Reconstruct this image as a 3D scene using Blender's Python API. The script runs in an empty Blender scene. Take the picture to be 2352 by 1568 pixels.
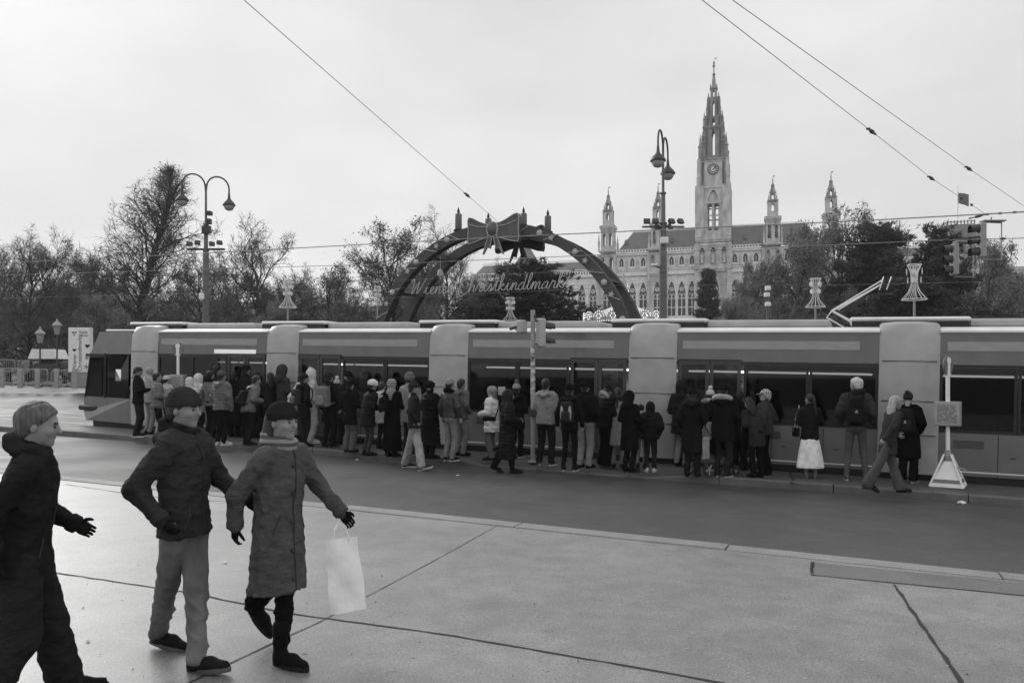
import bpy, bmesh, math, random
import numpy as np
from mathutils import Vector, Matrix, Euler

# ------------------------------------------------------------------ camera, sky, sun, exposure
S = bpy.context.scene
COL = S.collection
PI = math.pi
FPX, CX, HY, CAMZ = 1829.0, 1176.0, 862.0, 1.85

cam_d = bpy.data.cameras.new("camera")
cam = bpy.data.objects.new("camera", cam_d)
COL.objects.link(cam)
cam.location = (0, 0, CAMZ)
cam.rotation_euler = (PI / 2, 0, 0)
cam_d.sensor_width = 36.0
cam_d.lens = FPX / 2352 * 36.0
cam_d.shift_y = (HY - 784.0) / 2352.0
cam_d.clip_end = 3000
cam_d.clip_start = 0.1
S.camera = cam

SUN_EL, SUN_AZ = math.radians(30), math.radians(-42)     # azimuth measured from the view axis, left is negative
world = bpy.data.worlds.new("World")
S.world = world
world.use_nodes = True
wn, wl = world.node_tree.nodes, world.node_tree.links
wn.clear()
w_out = wn.new("ShaderNodeOutputWorld")
w_bg = wn.new("ShaderNodeBackground")
w_sky = wn.new("ShaderNodeTexSky")
w_sky.sky_type = 'NISHITA'
w_sky.sun_disc = False
w_sky.sun_elevation = SUN_EL
w_sky.sun_rotation = SUN_AZ
w_sky.air_density = 1.0
w_sky.dust_density = 3.0
w_bw = wn.new("ShaderNodeRGBToBW")
w_tc = wn.new("ShaderNodeTexCoord")
w_noise = wn.new("ShaderNodeTexNoise")                   # soft unevenness of the cloud sheet
w_noise.inputs["Scale"].default_value = 2.8
w_noise.inputs["Detail"].default_value = 5
w_noise.inputs["Roughness"].default_value = 0.45
w_map = wn.new("ShaderNodeMapping")
w_map.inputs["Scale"].default_value = (1, 1, 2.2)
w_rng = wn.new("ShaderNodeMapRange")
w_rng.inputs["From Min"].default_value = 0.25
w_rng.inputs["From Max"].default_value = 0.75
w_rng.inputs["To Min"].default_value = 6.9
w_rng.inputs["To Max"].default_value = 9.5
w_mix = wn.new("ShaderNodeMixRGB")
w_mix.inputs["Fac"].default_value = 0.97                 # an overcast sheet over the clear sky
wl.new(w_tc.outputs["Generated"], w_map.inputs["Vector"])
wl.new(w_map.outputs["Vector"], w_noise.inputs["Vector"])
wl.new(w_noise.outputs["Fac"], w_rng.inputs["Value"])
wl.new(w_sky.outputs["Color"], w_bw.inputs["Color"])
wl.new(w_bw.outputs["Val"], w_mix.inputs["Color1"])
wl.new(w_rng.outputs["Result"], w_mix.inputs["Color2"])
wl.new(w_mix.outputs["Color"], w_bg.inputs["Color"])
w_bg.inputs["Strength"].default_value = 0.093
wl.new(w_bg.outputs["Background"], w_out.inputs["Surface"])

sun_d = bpy.data.lights.new("sun", 'SUN')
sun_d.energy = 1.5
sun_d.angle = math.radians(34)
sun_d.color = (1, 0.995, 0.985)
sun = bpy.data.objects.new("sun", sun_d)
COL.objects.link(sun)
_sd = Vector((math.sin(SUN_AZ) * math.cos(SUN_EL), math.cos(SUN_AZ) * math.cos(SUN_EL), math.sin(SUN_EL)))
sun.rotation_euler = (-_sd).to_track_quat('-Z', 'Y').to_euler()
sun.location = _sd * 100

S.view_settings.view_transform = 'Standard'
S.view_settings.look = 'None'
S.view_settings.exposure = 0.12
S.view_settings.gamma = 1.0
S.view_settings.use_curve_mapping = False
S.render.engine = 'CYCLES'
S.cycles.max_bounces = 6
S.cycles.diffuse_bounces = 2
S.cycles.glossy_bounces = 2
S.cycles.transmission_bounces = 4
S.cycles.transparent_max_bounces = 12
S.cycles.volume_bounces = 0
S.cycles.caustics_reflective = False
S.cycles.caustics_refractive = False
S.cycles.use_denoising = True

# ------------------------------------------------------------------ helpers
RNG = random.Random(7)

def mat(name, v, rough=0.8, var=0.18, scale=6.0, bump=0.0, bscale=60.0, metallic=0.0, spec=0.5, coat=0.0, stretch=None, sheen=0.0):
    """Grey procedural material: albedo v with noise variation of colour and fine relief."""
    m = bpy.data.materials.new(name)
    m.use_nodes = True
    nt = m.node_tree
    b = nt.nodes["Principled BSDF"]
    b.inputs["Roughness"].default_value = rough
    b.inputs["Metallic"].default_value = metallic
    b.inputs["Specular IOR Level"].default_value = spec
    b.inputs["Coat Weight"].default_value = coat
    b.inputs["Sheen Weight"].default_value = sheen
    tc = nt.nodes.new("ShaderNodeTexCoord")
    src = tc.outputs["Object"]
    if stretch:
        mp = nt.nodes.new("ShaderNodeMapping")
        mp.inputs["Scale"].default_value = stretch
        nt.links.new(src, mp.inputs["Vector"])
        src = mp.outputs["Vector"]
    n = nt.nodes.new("ShaderNodeTexNoise")
    n.inputs["Scale"].default_value = scale
    n.inputs["Detail"].default_value = 5
    nt.links.new(src, n.inputs["Vector"])
    r = nt.nodes.new("ShaderNodeMapRange")
    r.inputs["From Min"].default_value = 0.3
    r.inputs["From Max"].default_value = 0.7
    r.inputs["To Min"].default_value = v * (1 - var)
    r.inputs["To Max"].default_value = v * (1 + var)
    nt.links.new(n.outputs["Fac"], r.inputs["Value"])
    nt.links.new(r.outputs["Result"], b.inputs["Base Color"])
    if bump > 0:
        n2 = nt.nodes.new("ShaderNodeTexNoise")
        n2.inputs["Scale"].default_value = bscale
        n2.inputs["Detail"].default_value = 3
        nt.links.new(src, n2.inputs["Vector"])
        bp = nt.nodes.new("ShaderNodeBump")
        bp.inputs["Strength"].default_value = bump
        bp.inputs["Distance"].default_value = 0.02
        nt.links.new(n2.outputs["Fac"], bp.inputs["Height"])
        nt.links.new(bp.outputs["Normal"], b.inputs["Normal"])
    return m

def emit_mat(name, v, strength):
    m = bpy.data.materials.new(name)
    m.use_nodes = True
    b = m.node_tree.nodes["Principled BSDF"]
    b.inputs["Base Color"].default_value = (v, v, v, 1)
    b.inputs["Emission Color"].default_value = (1, 1, 1, 1)
    b.inputs["Emission Strength"].default_value = strength
    return m

_cloth = {}
def cloth(v, rough=0.85, kind="cloth"):
    k = (round(v, 4), rough)
    if k not in _cloth:
        _cloth[k] = mat("cloth_%d" % len(_cloth), v * (0.8 if v < 0.06 else 1.0), rough, var=0.22, scale=9, bump=0.35, bscale=90, spec=0.03 if v < 0.06 else 0.2)
    return _cloth[k]

class MB:
    """Collects faces, builds ONE mesh object."""
    def __init__(s):
        s.v, s.f, s.m = [], [], []
        s.mi = 0
    def add(s, vs, fs):
        o = len(s.v)
        s.v.extend(vs)
        s.f.extend([tuple(i + o for i in f) for f in fs])
        s.m.extend([s.mi] * len(fs))
        return s
    def box(s, x0, x1, y0, y1, z0, z1, M=None):
        vs = [(x0,y0,z0),(x1,y0,z0),(x1,y1,z0),(x0,y1,z0),(x0,y0,z1),(x1,y0,z1),(x1,y1,z1),(x0,y1,z1)]
        if M is not None:
            vs = [tuple(M @ Vector(p)) for p in vs]
        return s.add(vs, [(0,3,2,1),(4,5,6,7),(0,1,5,4),(1,2,6,5),(2,3,7,6),(3,0,4,7)])
    def bbox(s, x0, x1, y0, y1, z0, z1, b=0.01, M=None):
        """box with its edges bevelled"""
        bm = bmesh.new()
        bmesh.ops.create_cube(bm, size=1)
        bmesh.ops.scale(bm, vec=(x1-x0, y1-y0, z1-z0), verts=bm.verts)
        bmesh.ops.translate(bm, vec=((x0+x1)/2, (y0+y1)/2, (z0+z1)/2), verts=bm.verts)
        bmesh.ops.bevel(bm, geom=bm.edges[:], offset=b, segments=1, affect='EDGES')
        if M is not None:
            bm.transform(M)
        bm.verts.index_update()
        s.add([tuple(v.co) for v in bm.verts], [tuple(v.index for v in f.verts) for f in bm.faces])
        bm.free()
        return s
    def tube(s, pts, r, n=8, cap=True):
        pts = [Vector(p) for p in pts]
        rs = r if isinstance(r, (list, tuple)) else [r] * len(pts)
        vs, fs = [], []
        up = None
        for i, p in enumerate(pts):
            d = (pts[min(i+1, len(pts)-1)] - pts[max(i-1, 0)])
            d = d.normalized() if d.length > 1e-9 else Vector((0, 0, 1))
            if up is None:
                up = Vector((0, 0, 1)) if abs(d.z) < 0.9 else Vector((1, 0, 0))
            u = d.cross(up)
            u = u.normalized() if u.length > 1e-6 else d.orthogonal().normalized()
            w = u.cross(d).normalized()
            up = w
            for k in range(n):
                a = 2 * PI * k / n
                vs.append(tuple(p + (u * math.cos(a) + w * math.sin(a)) * rs[i]))
        for i in range(len(pts) - 1):
            for k in range(n):
                a, b = i*n + k, i*n + (k+1) % n
                fs.append((a, b, b + n, a + n))
        if cap:
            fs.append(tuple(range(n))[::-1])
            fs.append(tuple(range((len(pts)-1)*n, len(pts)*n)))
        return s.add(vs, fs)
    def lathe(s, prof, n=12, c=(0, 0, 0), M=None, sx=1, sy=1, rot=0.0):
        vs, fs = [], []
        for r, z in prof:
            for k in range(n):
                a = 2 * PI * k / n + rot
                vs.append((c[0] + sx * r * math.cos(a), c[1] + sy * r * math.sin(a), c[2] + z))
        for i in range(len(prof) - 1):
            for k in range(n):
                a, b = i*n + k, i*n + (k+1) % n
                fs.append((a, b, b + n, a + n))
        fs.append(tuple(range(n))[::-1])
        fs.append(tuple(range((len(prof)-1)*n, len(prof)*n)))
        if M is not None:
            vs = [tuple(M @ Vector(p)) for p in vs]
        return s.add(vs, fs)
    def prism(s, poly, lo, hi, ax='y', M=None):
        """poly in the two remaining axes, extruded along ax"""
        def P(a, b, t):
            return (a, t, b) if ax == 'y' else ((t, a, b) if ax == 'x' else (a, b, t))
        n = len(poly)
        vs = [P(a, b, lo) for a, b in poly] + [P(a, b, hi) for a, b in poly]
        if M is not None:
            vs = [tuple(M @ Vector(p)) for p in vs]
        fs = [tuple(range(n)), tuple(range(2*n-1, n-1, -1))] + [(i, i+n, (i+1) % n + n, (i+1) % n) for i in range(n)]
        return s.add(vs, fs)
    def mesh(s, name, mats, smooth=False):
        me = bpy.data.meshes.new(name)
        me.from_pydata(s.v, [], s.f)
        for m in (mats if isinstance(mats, (list, tuple)) else [mats]):
            me.materials.append(m)
        if any(s.m):
            me.polygons.foreach_set("material_index", s.m)
        bm = bmesh.new(); bm.from_mesh(me)
        bmesh.ops.recalc_face_normals(bm, faces=bm.faces)
        bm.to_mesh(me); bm.free()
        if smooth:
            me.polygons.foreach_set("use_smooth", [True] * len(me.polygons))
            try:
                me.set_sharp_from_angle(angle=math.radians(smooth if smooth is not True else 50))
            except Exception:
                pass
        return me
    def build(s, name, mats, parent=None, smooth=False, loc=None, rot=None):
        return obj(name, s.mesh(name, mats, smooth), parent, loc, rot)

def obj(name, data, parent=None, loc=None, rot=None):
    o = bpy.data.objects.new(name, data)
    COL.objects.link(o)
    if parent is not None:
        o.parent = parent
    if loc is not None:
        o.location = loc
    if rot is not None:
        o.rotation_euler = rot
    return o

def tag(o, label=None, cat=None, group=None, kind=None):
    if label: o["label"] = label
    if cat: o["category"] = cat
    if group: o["group"] = group
    if kind: o["kind"] = kind
    return o

def thing(name, label, cat, loc=(0, 0, 0), rz=0.0, group=None):
    o = obj(name, None, None, loc, (0, 0, rz))
    o.empty_display_size = 0.3
    return tag(o, label, cat, group)

def copy_tree(o, parent=None):
    c = o.copy()
    COL.objects.link(c)
    if parent is not None:
        c.parent = parent
    for ch in o.children:
        copy_tree(ch, c)
    return c

# street frame: a runs along the kerb to the right, s away from the camera
T2 = Vector((0.9184, -0.3955))
N2 = Vector((0.3955, 0.9184))
STREET_RZ = math.atan2(-0.3955, 0.9184)
GA, GX, GY = -0.015, -0.025, -0.004
S_KERB, S_PLAT, S_TRAM = 9.1, 15.1, 16.95
def AS(a, s):
    return Vector((a * T2.x + s * N2.x, a * T2.y + s * N2.y))
def sm(x):
    x = min(1, max(0, x)); return x * x * (3 - 2 * x)
def g(x, y):
    """height of the road surface: the street falls gently to the right"""
    s = x * N2.x + y * N2.y
    xc, yc = max(-34, min(34, x)), max(-15, min(60, y))
    return GA + GX * xc + GY * yc + 0.71 * sm((s - 21) / 11.0)
def G(px, py, off=0.0):
    """the spot on the (raised by off) street plane seen at this place of the photograph"""
    ux = (px - CX) / FPX
    Y = (CAMZ - GA - off) / ((py - HY) / FPX + GX * ux + GY)
    return Vector((ux * Y, Y, GA + GX * ux * Y + GY * Y + off))
def W(px, py, Y):
    return Vector(((px - CX) / FPX * Y, Y, CAMZ - (py - HY) / FPX * Y))
def HZ(py, Y):
    return CAMZ - (py - HY) / FPX * Y
# ------------------------------------------------------------------ setting: ground, road, pavement, platform
def ground_material(name, v, speck, rough, var, wet=False):
    m = bpy.data.materials.new(name)
    m.use_nodes = True
    nt = m.node_tree; N = nt.nodes; L = nt.links
    b = N["Principled BSDF"]
    tc = N.new("ShaderNodeTexCoord")
    def noise(scale, detail=4, rg=0.6):
        n = N.new("ShaderNodeTexNoise")
        n.inputs["Scale"].default_value = scale; n.inputs["Detail"].default_value = detail
        n.inputs["Roughness"].default_value = rg
        L.new(tc.outputs["Object"], n.inputs["Vector"]); return n.outputs["Fac"]
    def mr(src, a, c, lo, hi):
        r = N.new("ShaderNodeMapRange")
        for k, q in zip(("From Min", "From Max", "To Min", "To Max"), (a, c, lo, hi)):
            r.inputs[k].default_value = q
        L.new(src, r.inputs["Value"]); return r.outputs["Result"]
    def math_(op, x, y):
        q = N.new("ShaderNodeMath"); q.operation = op
        for i, w in enumerate((x, y)):
            if isinstance(w, (int, float)): q.inputs[i].default_value = w
            else: L.new(w, q.inputs[i])
        return q.outputs[0]
    big = mr(noise(0.35, 6), 0.3, 0.7, 1 - var, 1 + var)
    mid = mr(noise(3.1, 6), 0.3, 0.7, 1 - var * 0.7, 1 + var * 0.7)
    fine = mr(noise(70, 2), 0.25, 0.75, 1 - speck, 1 + speck)
    grit = mr(noise(190, 1), 0.3, 0.7, 1 - speck, 1 + speck)
    col = math_('MULTIPLY', math_('MULTIPLY', big, mid), math_('MULTIPLY', fine, grit))
    col = math_('MULTIPLY', col, v)
    L.new(col, b.inputs["Base Color"])
    rg = mr(noise(0.5, 5), 0.3, 0.7, rough - 0.10, rough + 0.10)
    L.new(rg, b.inputs["Roughness"])
    b.inputs["Specular IOR Level"].default_value = 0.5
    bp = N.new("ShaderNodeBump")
    bp.inputs["Strength"].default_value = 0.35; bp.inputs["Distance"].default_value = 0.006
    L.new(noise(110, 3), bp.inputs["Height"])
    L.new(bp.outputs["Normal"], b.inputs["Normal"])
    if wet:      # a thin film of rain water, thicker on the left where the pavement is lower and drains
        sx = N.new("ShaderNodeSeparateXYZ"); L.new(tc.outputs["Object"], sx.inputs[0])
        film = mr(math_('ADD', sx.outputs["X"], math_('MULTIPLY', noise(0.45, 4), 3.0)), -0.6, 3.6, 0.8, 0.0)
        L.new(film, b.inputs["Coat Weight"])
        b.inputs["Coat Roughness"].default_value = 0.40
        b.inputs["Coat IOR"].default_value = 1.45
        bp2 = N.new("ShaderNodeBump")
        bp2.inputs["Strength"].default_value = 0.12; bp2.inputs["Distance"].default_value = 0.006
        L.new(noise(60, 3), bp2.inputs["Height"])
        L.new(bp2.outputs["Normal"], b.inputs["Coat Normal"])
    return m

M_road = ground_material("road_asphalt", 0.060, 0.38, 0.55, 0.26)
M_pave = ground_material("pavement_mastic", 0.225, 0.40, 0.50, 0.24, wet=True)
M_plat = ground_material("platform_asphalt", 0.075, 0.22, 0.6, 0.22)
M_patch = ground_material("patch_asphalt", 0.145, 0.2, 0.55, 0.15)
M_kerb = ground_material("granite_kerb", 0.25, 0.28, 0.6, 0.2)
M_kerb2 = ground_material("granite_kerb_dark", 0.12, 0.28, 0.65, 0.25)
M_earth = ground_material("park_ground", 0.06, 0.25, 0.9, 0.3)
M_crack = mat("joint_filler", 0.02, 0.7, 0.3, 20)
M_rail = mat("rail_steel", 0.35, 0.35, 0.2, 12, metallic=0.8)

def sheet(name, al, sl, off, m):
    """street-aligned grid following the fall of the street"""
    mb = MB()
    vs = []
    for s_ in sl:
        for a_ in al:
            p = AS(a_, s_)
            o_ = off(a_, s_) if callable(off) else off
            vs.append((p.x, p.y, g(p.x, p.y) + o_))
    n = len(al)
    fs = [(j*n+i, j*n+i+1, (j+1)*n+i+1, (j+1)*n+i) for j in range(len(sl)-1) for i in range(n-1)]
    mb.add(vs, fs)
    return tag(mb.build(name, m, smooth=True), kind="structure")

def lin(a, b, n):
    return [a + (b - a) * i / n for i in range(n + 1)]

# one wide sheet of ground out to the horizon
xs = [-1600, -700, -300, -150, -80, -50] + lin(-40, 40, 20) + [50, 80, 150, 300, 700, 1600]
ys = [-300, -60] + lin(-20, 70, 30) + [85, 110, 150, 220, 320, 500, 900, 1900]
mb = MB()
nx = len(xs)
mb.add([(x, y, g(x, y) - 0.06) for y in ys for x in xs],
       [(j*nx+i, j*nx+i+1, (j+1)*nx+i+1, (j+1)*nx+i) for j in range(len(ys)-1) for i in range(nx-1)])
tag(mb.build("ground", M_earth, smooth=True), kind="structure")

sheet("road", lin(-60, 40, 50), lin(S_KERB - 0.1, 32.2, 24), 0.0, M_road)
sheet("pavement", lin(-40, 30, 35), lin(-8, S_KERB - 0.33, 18), 0.078, M_pave)

A_OF = lambda px, py, off=0: (lambda p: p.x * T2.x + p.y * T2.y)(G(px, py, off))
# the platform edge is lowered between two spots (crossing)
DROP0, DROP1 = A_OF(1110, 1072), A_OF(1500, 1104)
def plat_off(a, s):
    d = sm((a - (DROP0 - 0.9)) / 0.9) * (1 - sm((a - DROP1) / 0.7))
    k = 1 - sm((s - S_PLAT) / 0.9)
    return 0.135 - 0.10 * d * k
pl = sheet("platform", lin(-45, 12, 114), [S_PLAT + 0.16 + q for q in (0, 0.25, 0.5, 0.8, 1.2, 1.66)], plat_off, M_plat)
# slab of the platform towards the track
mb = MB()
for a in lin(-45, 11.5, 113):
    p0, p1 = AS(a, S_PLAT + 1.82), AS(a + 0.5, S_PLAT + 1.82)
    z0, z1 = g(*p0) + 0.135, g(*p1) + 0.135
    mb.add([(p0.x, p0.y, z0), (p1.x, p1.y, z1), (p1.x, p1.y, z1 - 0.2), (p0.x, p0.y, z0 - 0.2)], [(0, 1, 2, 3)])
mb.build("platform_edge", M_kerb2, pl)

def kerb_run(name, s0, width, length, a0, a1, top, m, seed):
    root = tag(obj(name, None), kind="structure")
    r = random.Random(seed)
    a = a0
    while a < a1:
        le = length * r.uniform(0.85, 1.12)
        mb = MB()
        n = 4
        vs = []
        dz = r.uniform(-0.006, 0.006)
        for i in range(n + 1):
            aa = a + 0.008 + (le - 0.016) * i / n
            for (ds, fz, low) in ((0.012, 0, True), (0.0, -0.022, True), (0, None, True), (width, None, True), (width, -0.01, False), (width - 0.012, 0, False)):
                p = AS(aa, s0 + ds)
                t = top(aa, s0)
                z = g(*p) + (t + dz + fz if fz is not None else -0.12)
                vs.append((p.x, p.y, z))
        fs = []
        for i in range(n):
            for k in range(6):
                b_, c_ = i*6 + k, i*6 + (k+1) % 6
                fs.append((b_, c_, c_ + 6, b_ + 6))
        fs += [(0, 1, 2, 3, 4, 5), tuple(n*6 + k for k in (5, 4, 3, 2, 1, 0))]
        mb.add(vs, fs)
        mb.build("kerb_stone", m, root)
        a += le
    return root
kerb_run("pavement_kerb", S_KERB - 0.32, 0.31, 2.5, -26, 14, lambda a, s: 0.088, M_kerb, 3)
kerb_run("platform_kerb", S_PLAT, 0.155, 1.9, -38, 10, lambda a, s: plat_off(a, s) + 0.004, M_kerb2, 5)

# joints and cracks in the mastic, each a dark filled groove
def crack(pts, width, off, seed, jag=0.006, m=None, name="pavement_joint"):
    r = random.Random(seed)
    W3 = [G(px, py, off) for px, py in pts]
    P = []
    for p, q in zip(W3[:-1], W3[1:]):
        n = max(2, int((q - p).length / 0.12))
        P += [p.lerp(q, i / n) for i in range(n)]
    P.append(W3[-1])
    mb = MB(); vs = []
    for i, p in enumerate(P):
        d = (P[min(i+1, len(P)-1)] - P[max(i-1, 0)]).normalized()
        s_ = Vector((-d.y, d.x, 0))
        j = r.uniform(-jag, jag)
        w = width * r.uniform(0.6, 1.35) / 2
        for e in (-1, 1):
            q = p + s_ * (e * w + j)
            vs.append((q.x, q.y, g(q.x, q.y) + off + 0.004))
    mb.add(vs, [(2*i, 2*i+1, 2*i+3, 2*i+2) for i in range(len(P)-1)])
    return tag(mb.build(name, m or M_crack), kind="structure")
PV = 0.078
crack([(-40, 1290), (160, 1320), (430, 1360), (660, 1408), (1010, 1455), (1300, 1505), (1570, 1552), (1700, 1575)], 0.022, PV, 1)
crack([(360, 1610), (440, 1566), (590, 1494), (740, 1425)], 0.014, PV, 2)
crack([(740, 1425), (1000, 1286), (1144, 1206)], 0.008, PV, 3, 0.003)
crack([(2054, 1342), (2120, 1440), (2170, 1510), (2215, 1580)], 0.028, PV, 4)
crack([(1866, 1290), (1864, 1320)], 0.03, PV, 5)
crack([(150, 1112), (330, 1139), (520, 1152)], 0.016, PV, 9)
# patched strip along the kerb on the right
mb = MB()
q0, q1, q2, q3 = G(1866, 1291, PV), G(1864, 1320, PV), G(2480, 1380, PV), G(2480, 1352, PV)
vs = []
for i in range(13):
    for A_, B_ in ((q0, q3), (q1, q2)):
        p = A_.lerp(B_, i / 12); vs.append((p.x, p.y, g(p.x, p.y) + PV + 0.004))
mb.add(vs, [(2*i, 2*i+1, 2*i+3, 2*i+2) for i in range(12)])
tag(mb.build("pavement_patch", M_patch, smooth=True), kind="structure")
crack([(1864, 1320), (2054, 1338), (2352, 1367), (2480, 1379)], 0.012, PV + 0.004, 6)
crack([(1816, 1084), (1820, 1098), (1822, 1113)], 0.06, 0.135, 7, 0.03, name="platform_crack")
crack([(2140, 1128), (2180, 1145), (2200, 1163)], 0.012, 0.135, 8, 0.004, name="platform_crack")

# tram rails set in the road
for s_ in (17.45, 18.88, 21.0, 22.43):
    mb = MB()
    al = lin(-60, 14, 60)
    vs = []
    for a in al:
        for d in (-0.035, 0.035):
            p = AS(a, s_ + d); vs.append((p.x, p.y, g(p.x, p.y) + 0.004))
    mb.add(vs, [(2*i, 2*i+1, 2*i+3, 2*i+2) for i in range(len(al)-1)])
    tag(mb.build("tram_rail", M_rail, smooth=True), kind="structure")
# far pavement edge on the park side
kerb_run("park_kerb", 32.2, 0.3, 3.0, -62, 22, lambda a, s: 0.12, M_kerb2, 11)
sheet("park_pavement", lin(-66, 50, 40), lin(32.5, 40, 6), 0.11, M_plat)

# litter
M_paper = mat("litter_paper", 0.75, 0.7, 0.1, 30)
def litter(label, px, py, off, size, seed, m=M_paper, name="paper_scrap", cat="litter", lift=0.008):
    r = random.Random(seed)
    p = G(px, py, off)
    mb = MB(); n = 9
    base = [(size * r.uniform(0.6, 1.15) * math.cos(2*PI*i/n), 0.55 * size * r.uniform(0.6, 1.2) * math.sin(2*PI*i/n), r.uniform(0, lift)) for i in range(n)]
    top = [(x * 0.8, y * 0.8, z + lift * 0.5 + 0.004) for x, y, z in base]
    mb.add(base + top + [(0, 0, lift * 1.6)], [(i, (i+1) % n, (i+1) % n + n, i + n) for i in range(n)] + [(i + n, (i+1) % n + n, 2*n) for i in range(n)])
    o = mb.build(name, m, None, True, (p.x, p.y, p.z + 0.003), (0, 0, r.uniform(0, 3)))
    return tag(o, label, cat)
litter("crumpled white wrapper on the road below the kerb near the right sign", 2209, 1156, 0.0, 0.11, 1, lift=0.03)
litter("small white paper scrap on the road left of the walking man", 820, 1056, 0.0, 0.07, 2)
litter("small white paper scrap on the road in front of the leather jacket man", 1052, 1092, 0.0, 0.06, 3)
litter("pale crumpled tissue on the wet pavement between the foreground couple", 517, 1293, PV, 0.03, 4)
litter("tiny pale scrap on the wet pavement left of the striding man", 202, 1474, PV, 0.018, 5)
# trodden chewing gum: nobody would count it
r = random.Random(21)
mb = MB()
for (px, py) in [(1553, 1499), (1810, 1517), (1828, 1438), (1852, 1437), (1527, 1446), (1554, 1448), (1520, 1450), (1982, 1514), (2293, 1462), (2207, 1537), (1516, 1399), (1480, 1356),
                 (923, 1404), (1021, 1405), (1120, 1456), (1078, 1454), (850, 1499), (902, 1561), (1104, 1544), (380, 1456), (1588, 1367), (1617, 1463), (1868, 1332), (2023, 1330), (1719, 1546), (1240, 1520), (1330, 1480),
                 (700, 1500), (1300, 1390), (1400, 1310), (2260, 1420), (1950, 1400), (960, 1330), (1120, 1300)] + [(r.uniform(700, 2300), r.uniform(1280, 1560)) for _ in range(40)]:
    p = G(px, py, PV); n = 7; rad = r.uniform(0.006, 0.02)
    ring = [(p.x + rad * r.uniform(0.7, 1.2) * math.cos(2*PI*i/n), p.y + rad * r.uniform(0.7, 1.2) * math.sin(2*PI*i/n), p.z + 0.002) for i in range(n)]
    mb.add(ring + [(p.x, p.y, p.z + 0.006)], [(i, (i+1) % n, n) for i in range(n)])
tag(mb.build("gum_spots", mat("gum", 0.34, 0.8, 0.3, 9)), kind="stuff")
mb = MB()
for k in range(60):
    px, py = r.uniform(0, 2352), r.uniform(1230, 1567)
    p = G(px, py, PV); rad = r.uniform(0.004, 0.010); a0 = r.uniform(0, 6)
    pts = [(p.x + rad * math.cos(a0 + q) * f, p.y + rad * math.sin(a0 + q), p.z + h) for q, f, h in ((0, 1, 0.004), (1.5, 0.5, 0.012), (3.1, 1.1, 0.003), (4.5, 0.6, 0.009))]
    mb.add(pts, [(0, 1, 2, 3)])
tag(mb.build("fallen_leaf_bits", mat("dead_leaf", 0.04, 0.8, 0.4, 9)), kind="stuff")
# ------------------------------------------------------------------ the tram
M_red = mat("tram_red_paint", 0.15, 0.32, 0.12, 2.5, coat=0.4)
M_portal = mat("tram_pale_paint", 0.38, 0.4, 0.12, 2.5, coat=0.3)
M_roofw = mat("tram_roof_white", 0.75, 0.45, 0.08, 2)
M_black = mat("tram_black_trim", 0.012, 0.45, 0.2, 4)
M_rubber = mat("black_rubber", 0.02, 0.7, 0.2, 8)
M_advert = mat("advert_strip", 0.36, 0.5, 0.12, 3, stretch=(1, 1, 6))
M_inner = mat("tram_interior", 0.10, 0.7, 0.2, 4)
M_seat = mat("seat_shell", 0.08, 0.6, 0.2, 4)
M_doorf = mat("dark_door_frame", 0.05, 0.4, 0.1, 3)
M_steel = mat("brushed_steel", 0.5, 0.35, 0.1, 20, metallic=0.9)
M_lampstrip = emit_mat("interior_light", 0.8, 3.0)
M_taillight = mat("tail_light_lens", 0.06, 0.2, 0.1, 5, coat=0.5)

def glass_material(name, tint, gloss):
    m = bpy.data.materials.new(name); m.use_nodes = True
    nt = m.node_tree; N, L = nt.nodes, nt.links
    N.clear()
    out = N.new("ShaderNodeOutputMaterial")
    tr = N.new("ShaderNodeBsdfTransparent"); tr.inputs[0].default_value = (tint, tint, tint, 1)
    gl = N.new("ShaderNodeBsdfGlossy"); gl.inputs["Roughness"].default_value = 0.03
    gl.inputs["Color"].default_value = (gloss, gloss, gloss, 1)
    fr = N.new("ShaderNodeFresnel"); fr.inputs["IOR"].default_value = 1.45
    mx = N.new("ShaderNodeMixShader")
    L.new(fr.outputs[0], mx.inputs[0]); L.new(tr.outputs[0], mx.inputs[1]); L.new(gl.outputs[0], mx.inputs[2])
    L.new(mx.outputs[0], out.inputs[0])
    return m
M_glass = glass_material("tram_tinted_glass", 0.30, 0.8)

p0, p1 = AS(-21.2, S_TRAM), AS(8.4, S_TRAM)
_slope = (g(p1.x, p1.y) - g(p0.x, p0.y)) / 29.6
tp = AS(0, S_TRAM)
tram = thing("tram", "low-floor articulated tram with dark window band and pale portal columns behind the waiting crowd", "tram", (tp.x, tp.y, g(tp.x, tp.y)), 0)
tram.rotation_euler = (Matrix.Rotation(STREET_RZ, 3, 'Z') @ Matrix.Rotation(-math.atan(_slope), 3, 'Y')).to_euler()
PORT = [-18.9, -13.95, -9.0, -4.05, 0.9, 5.85]
END0, END1 = -21.9, 8.4
ZS, ZW0, ZW1, ZG, DEP = 0.27, 1.06, 2.28, 2.93, 2.4
HWP = 0.52            # half width of a portal column

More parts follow.
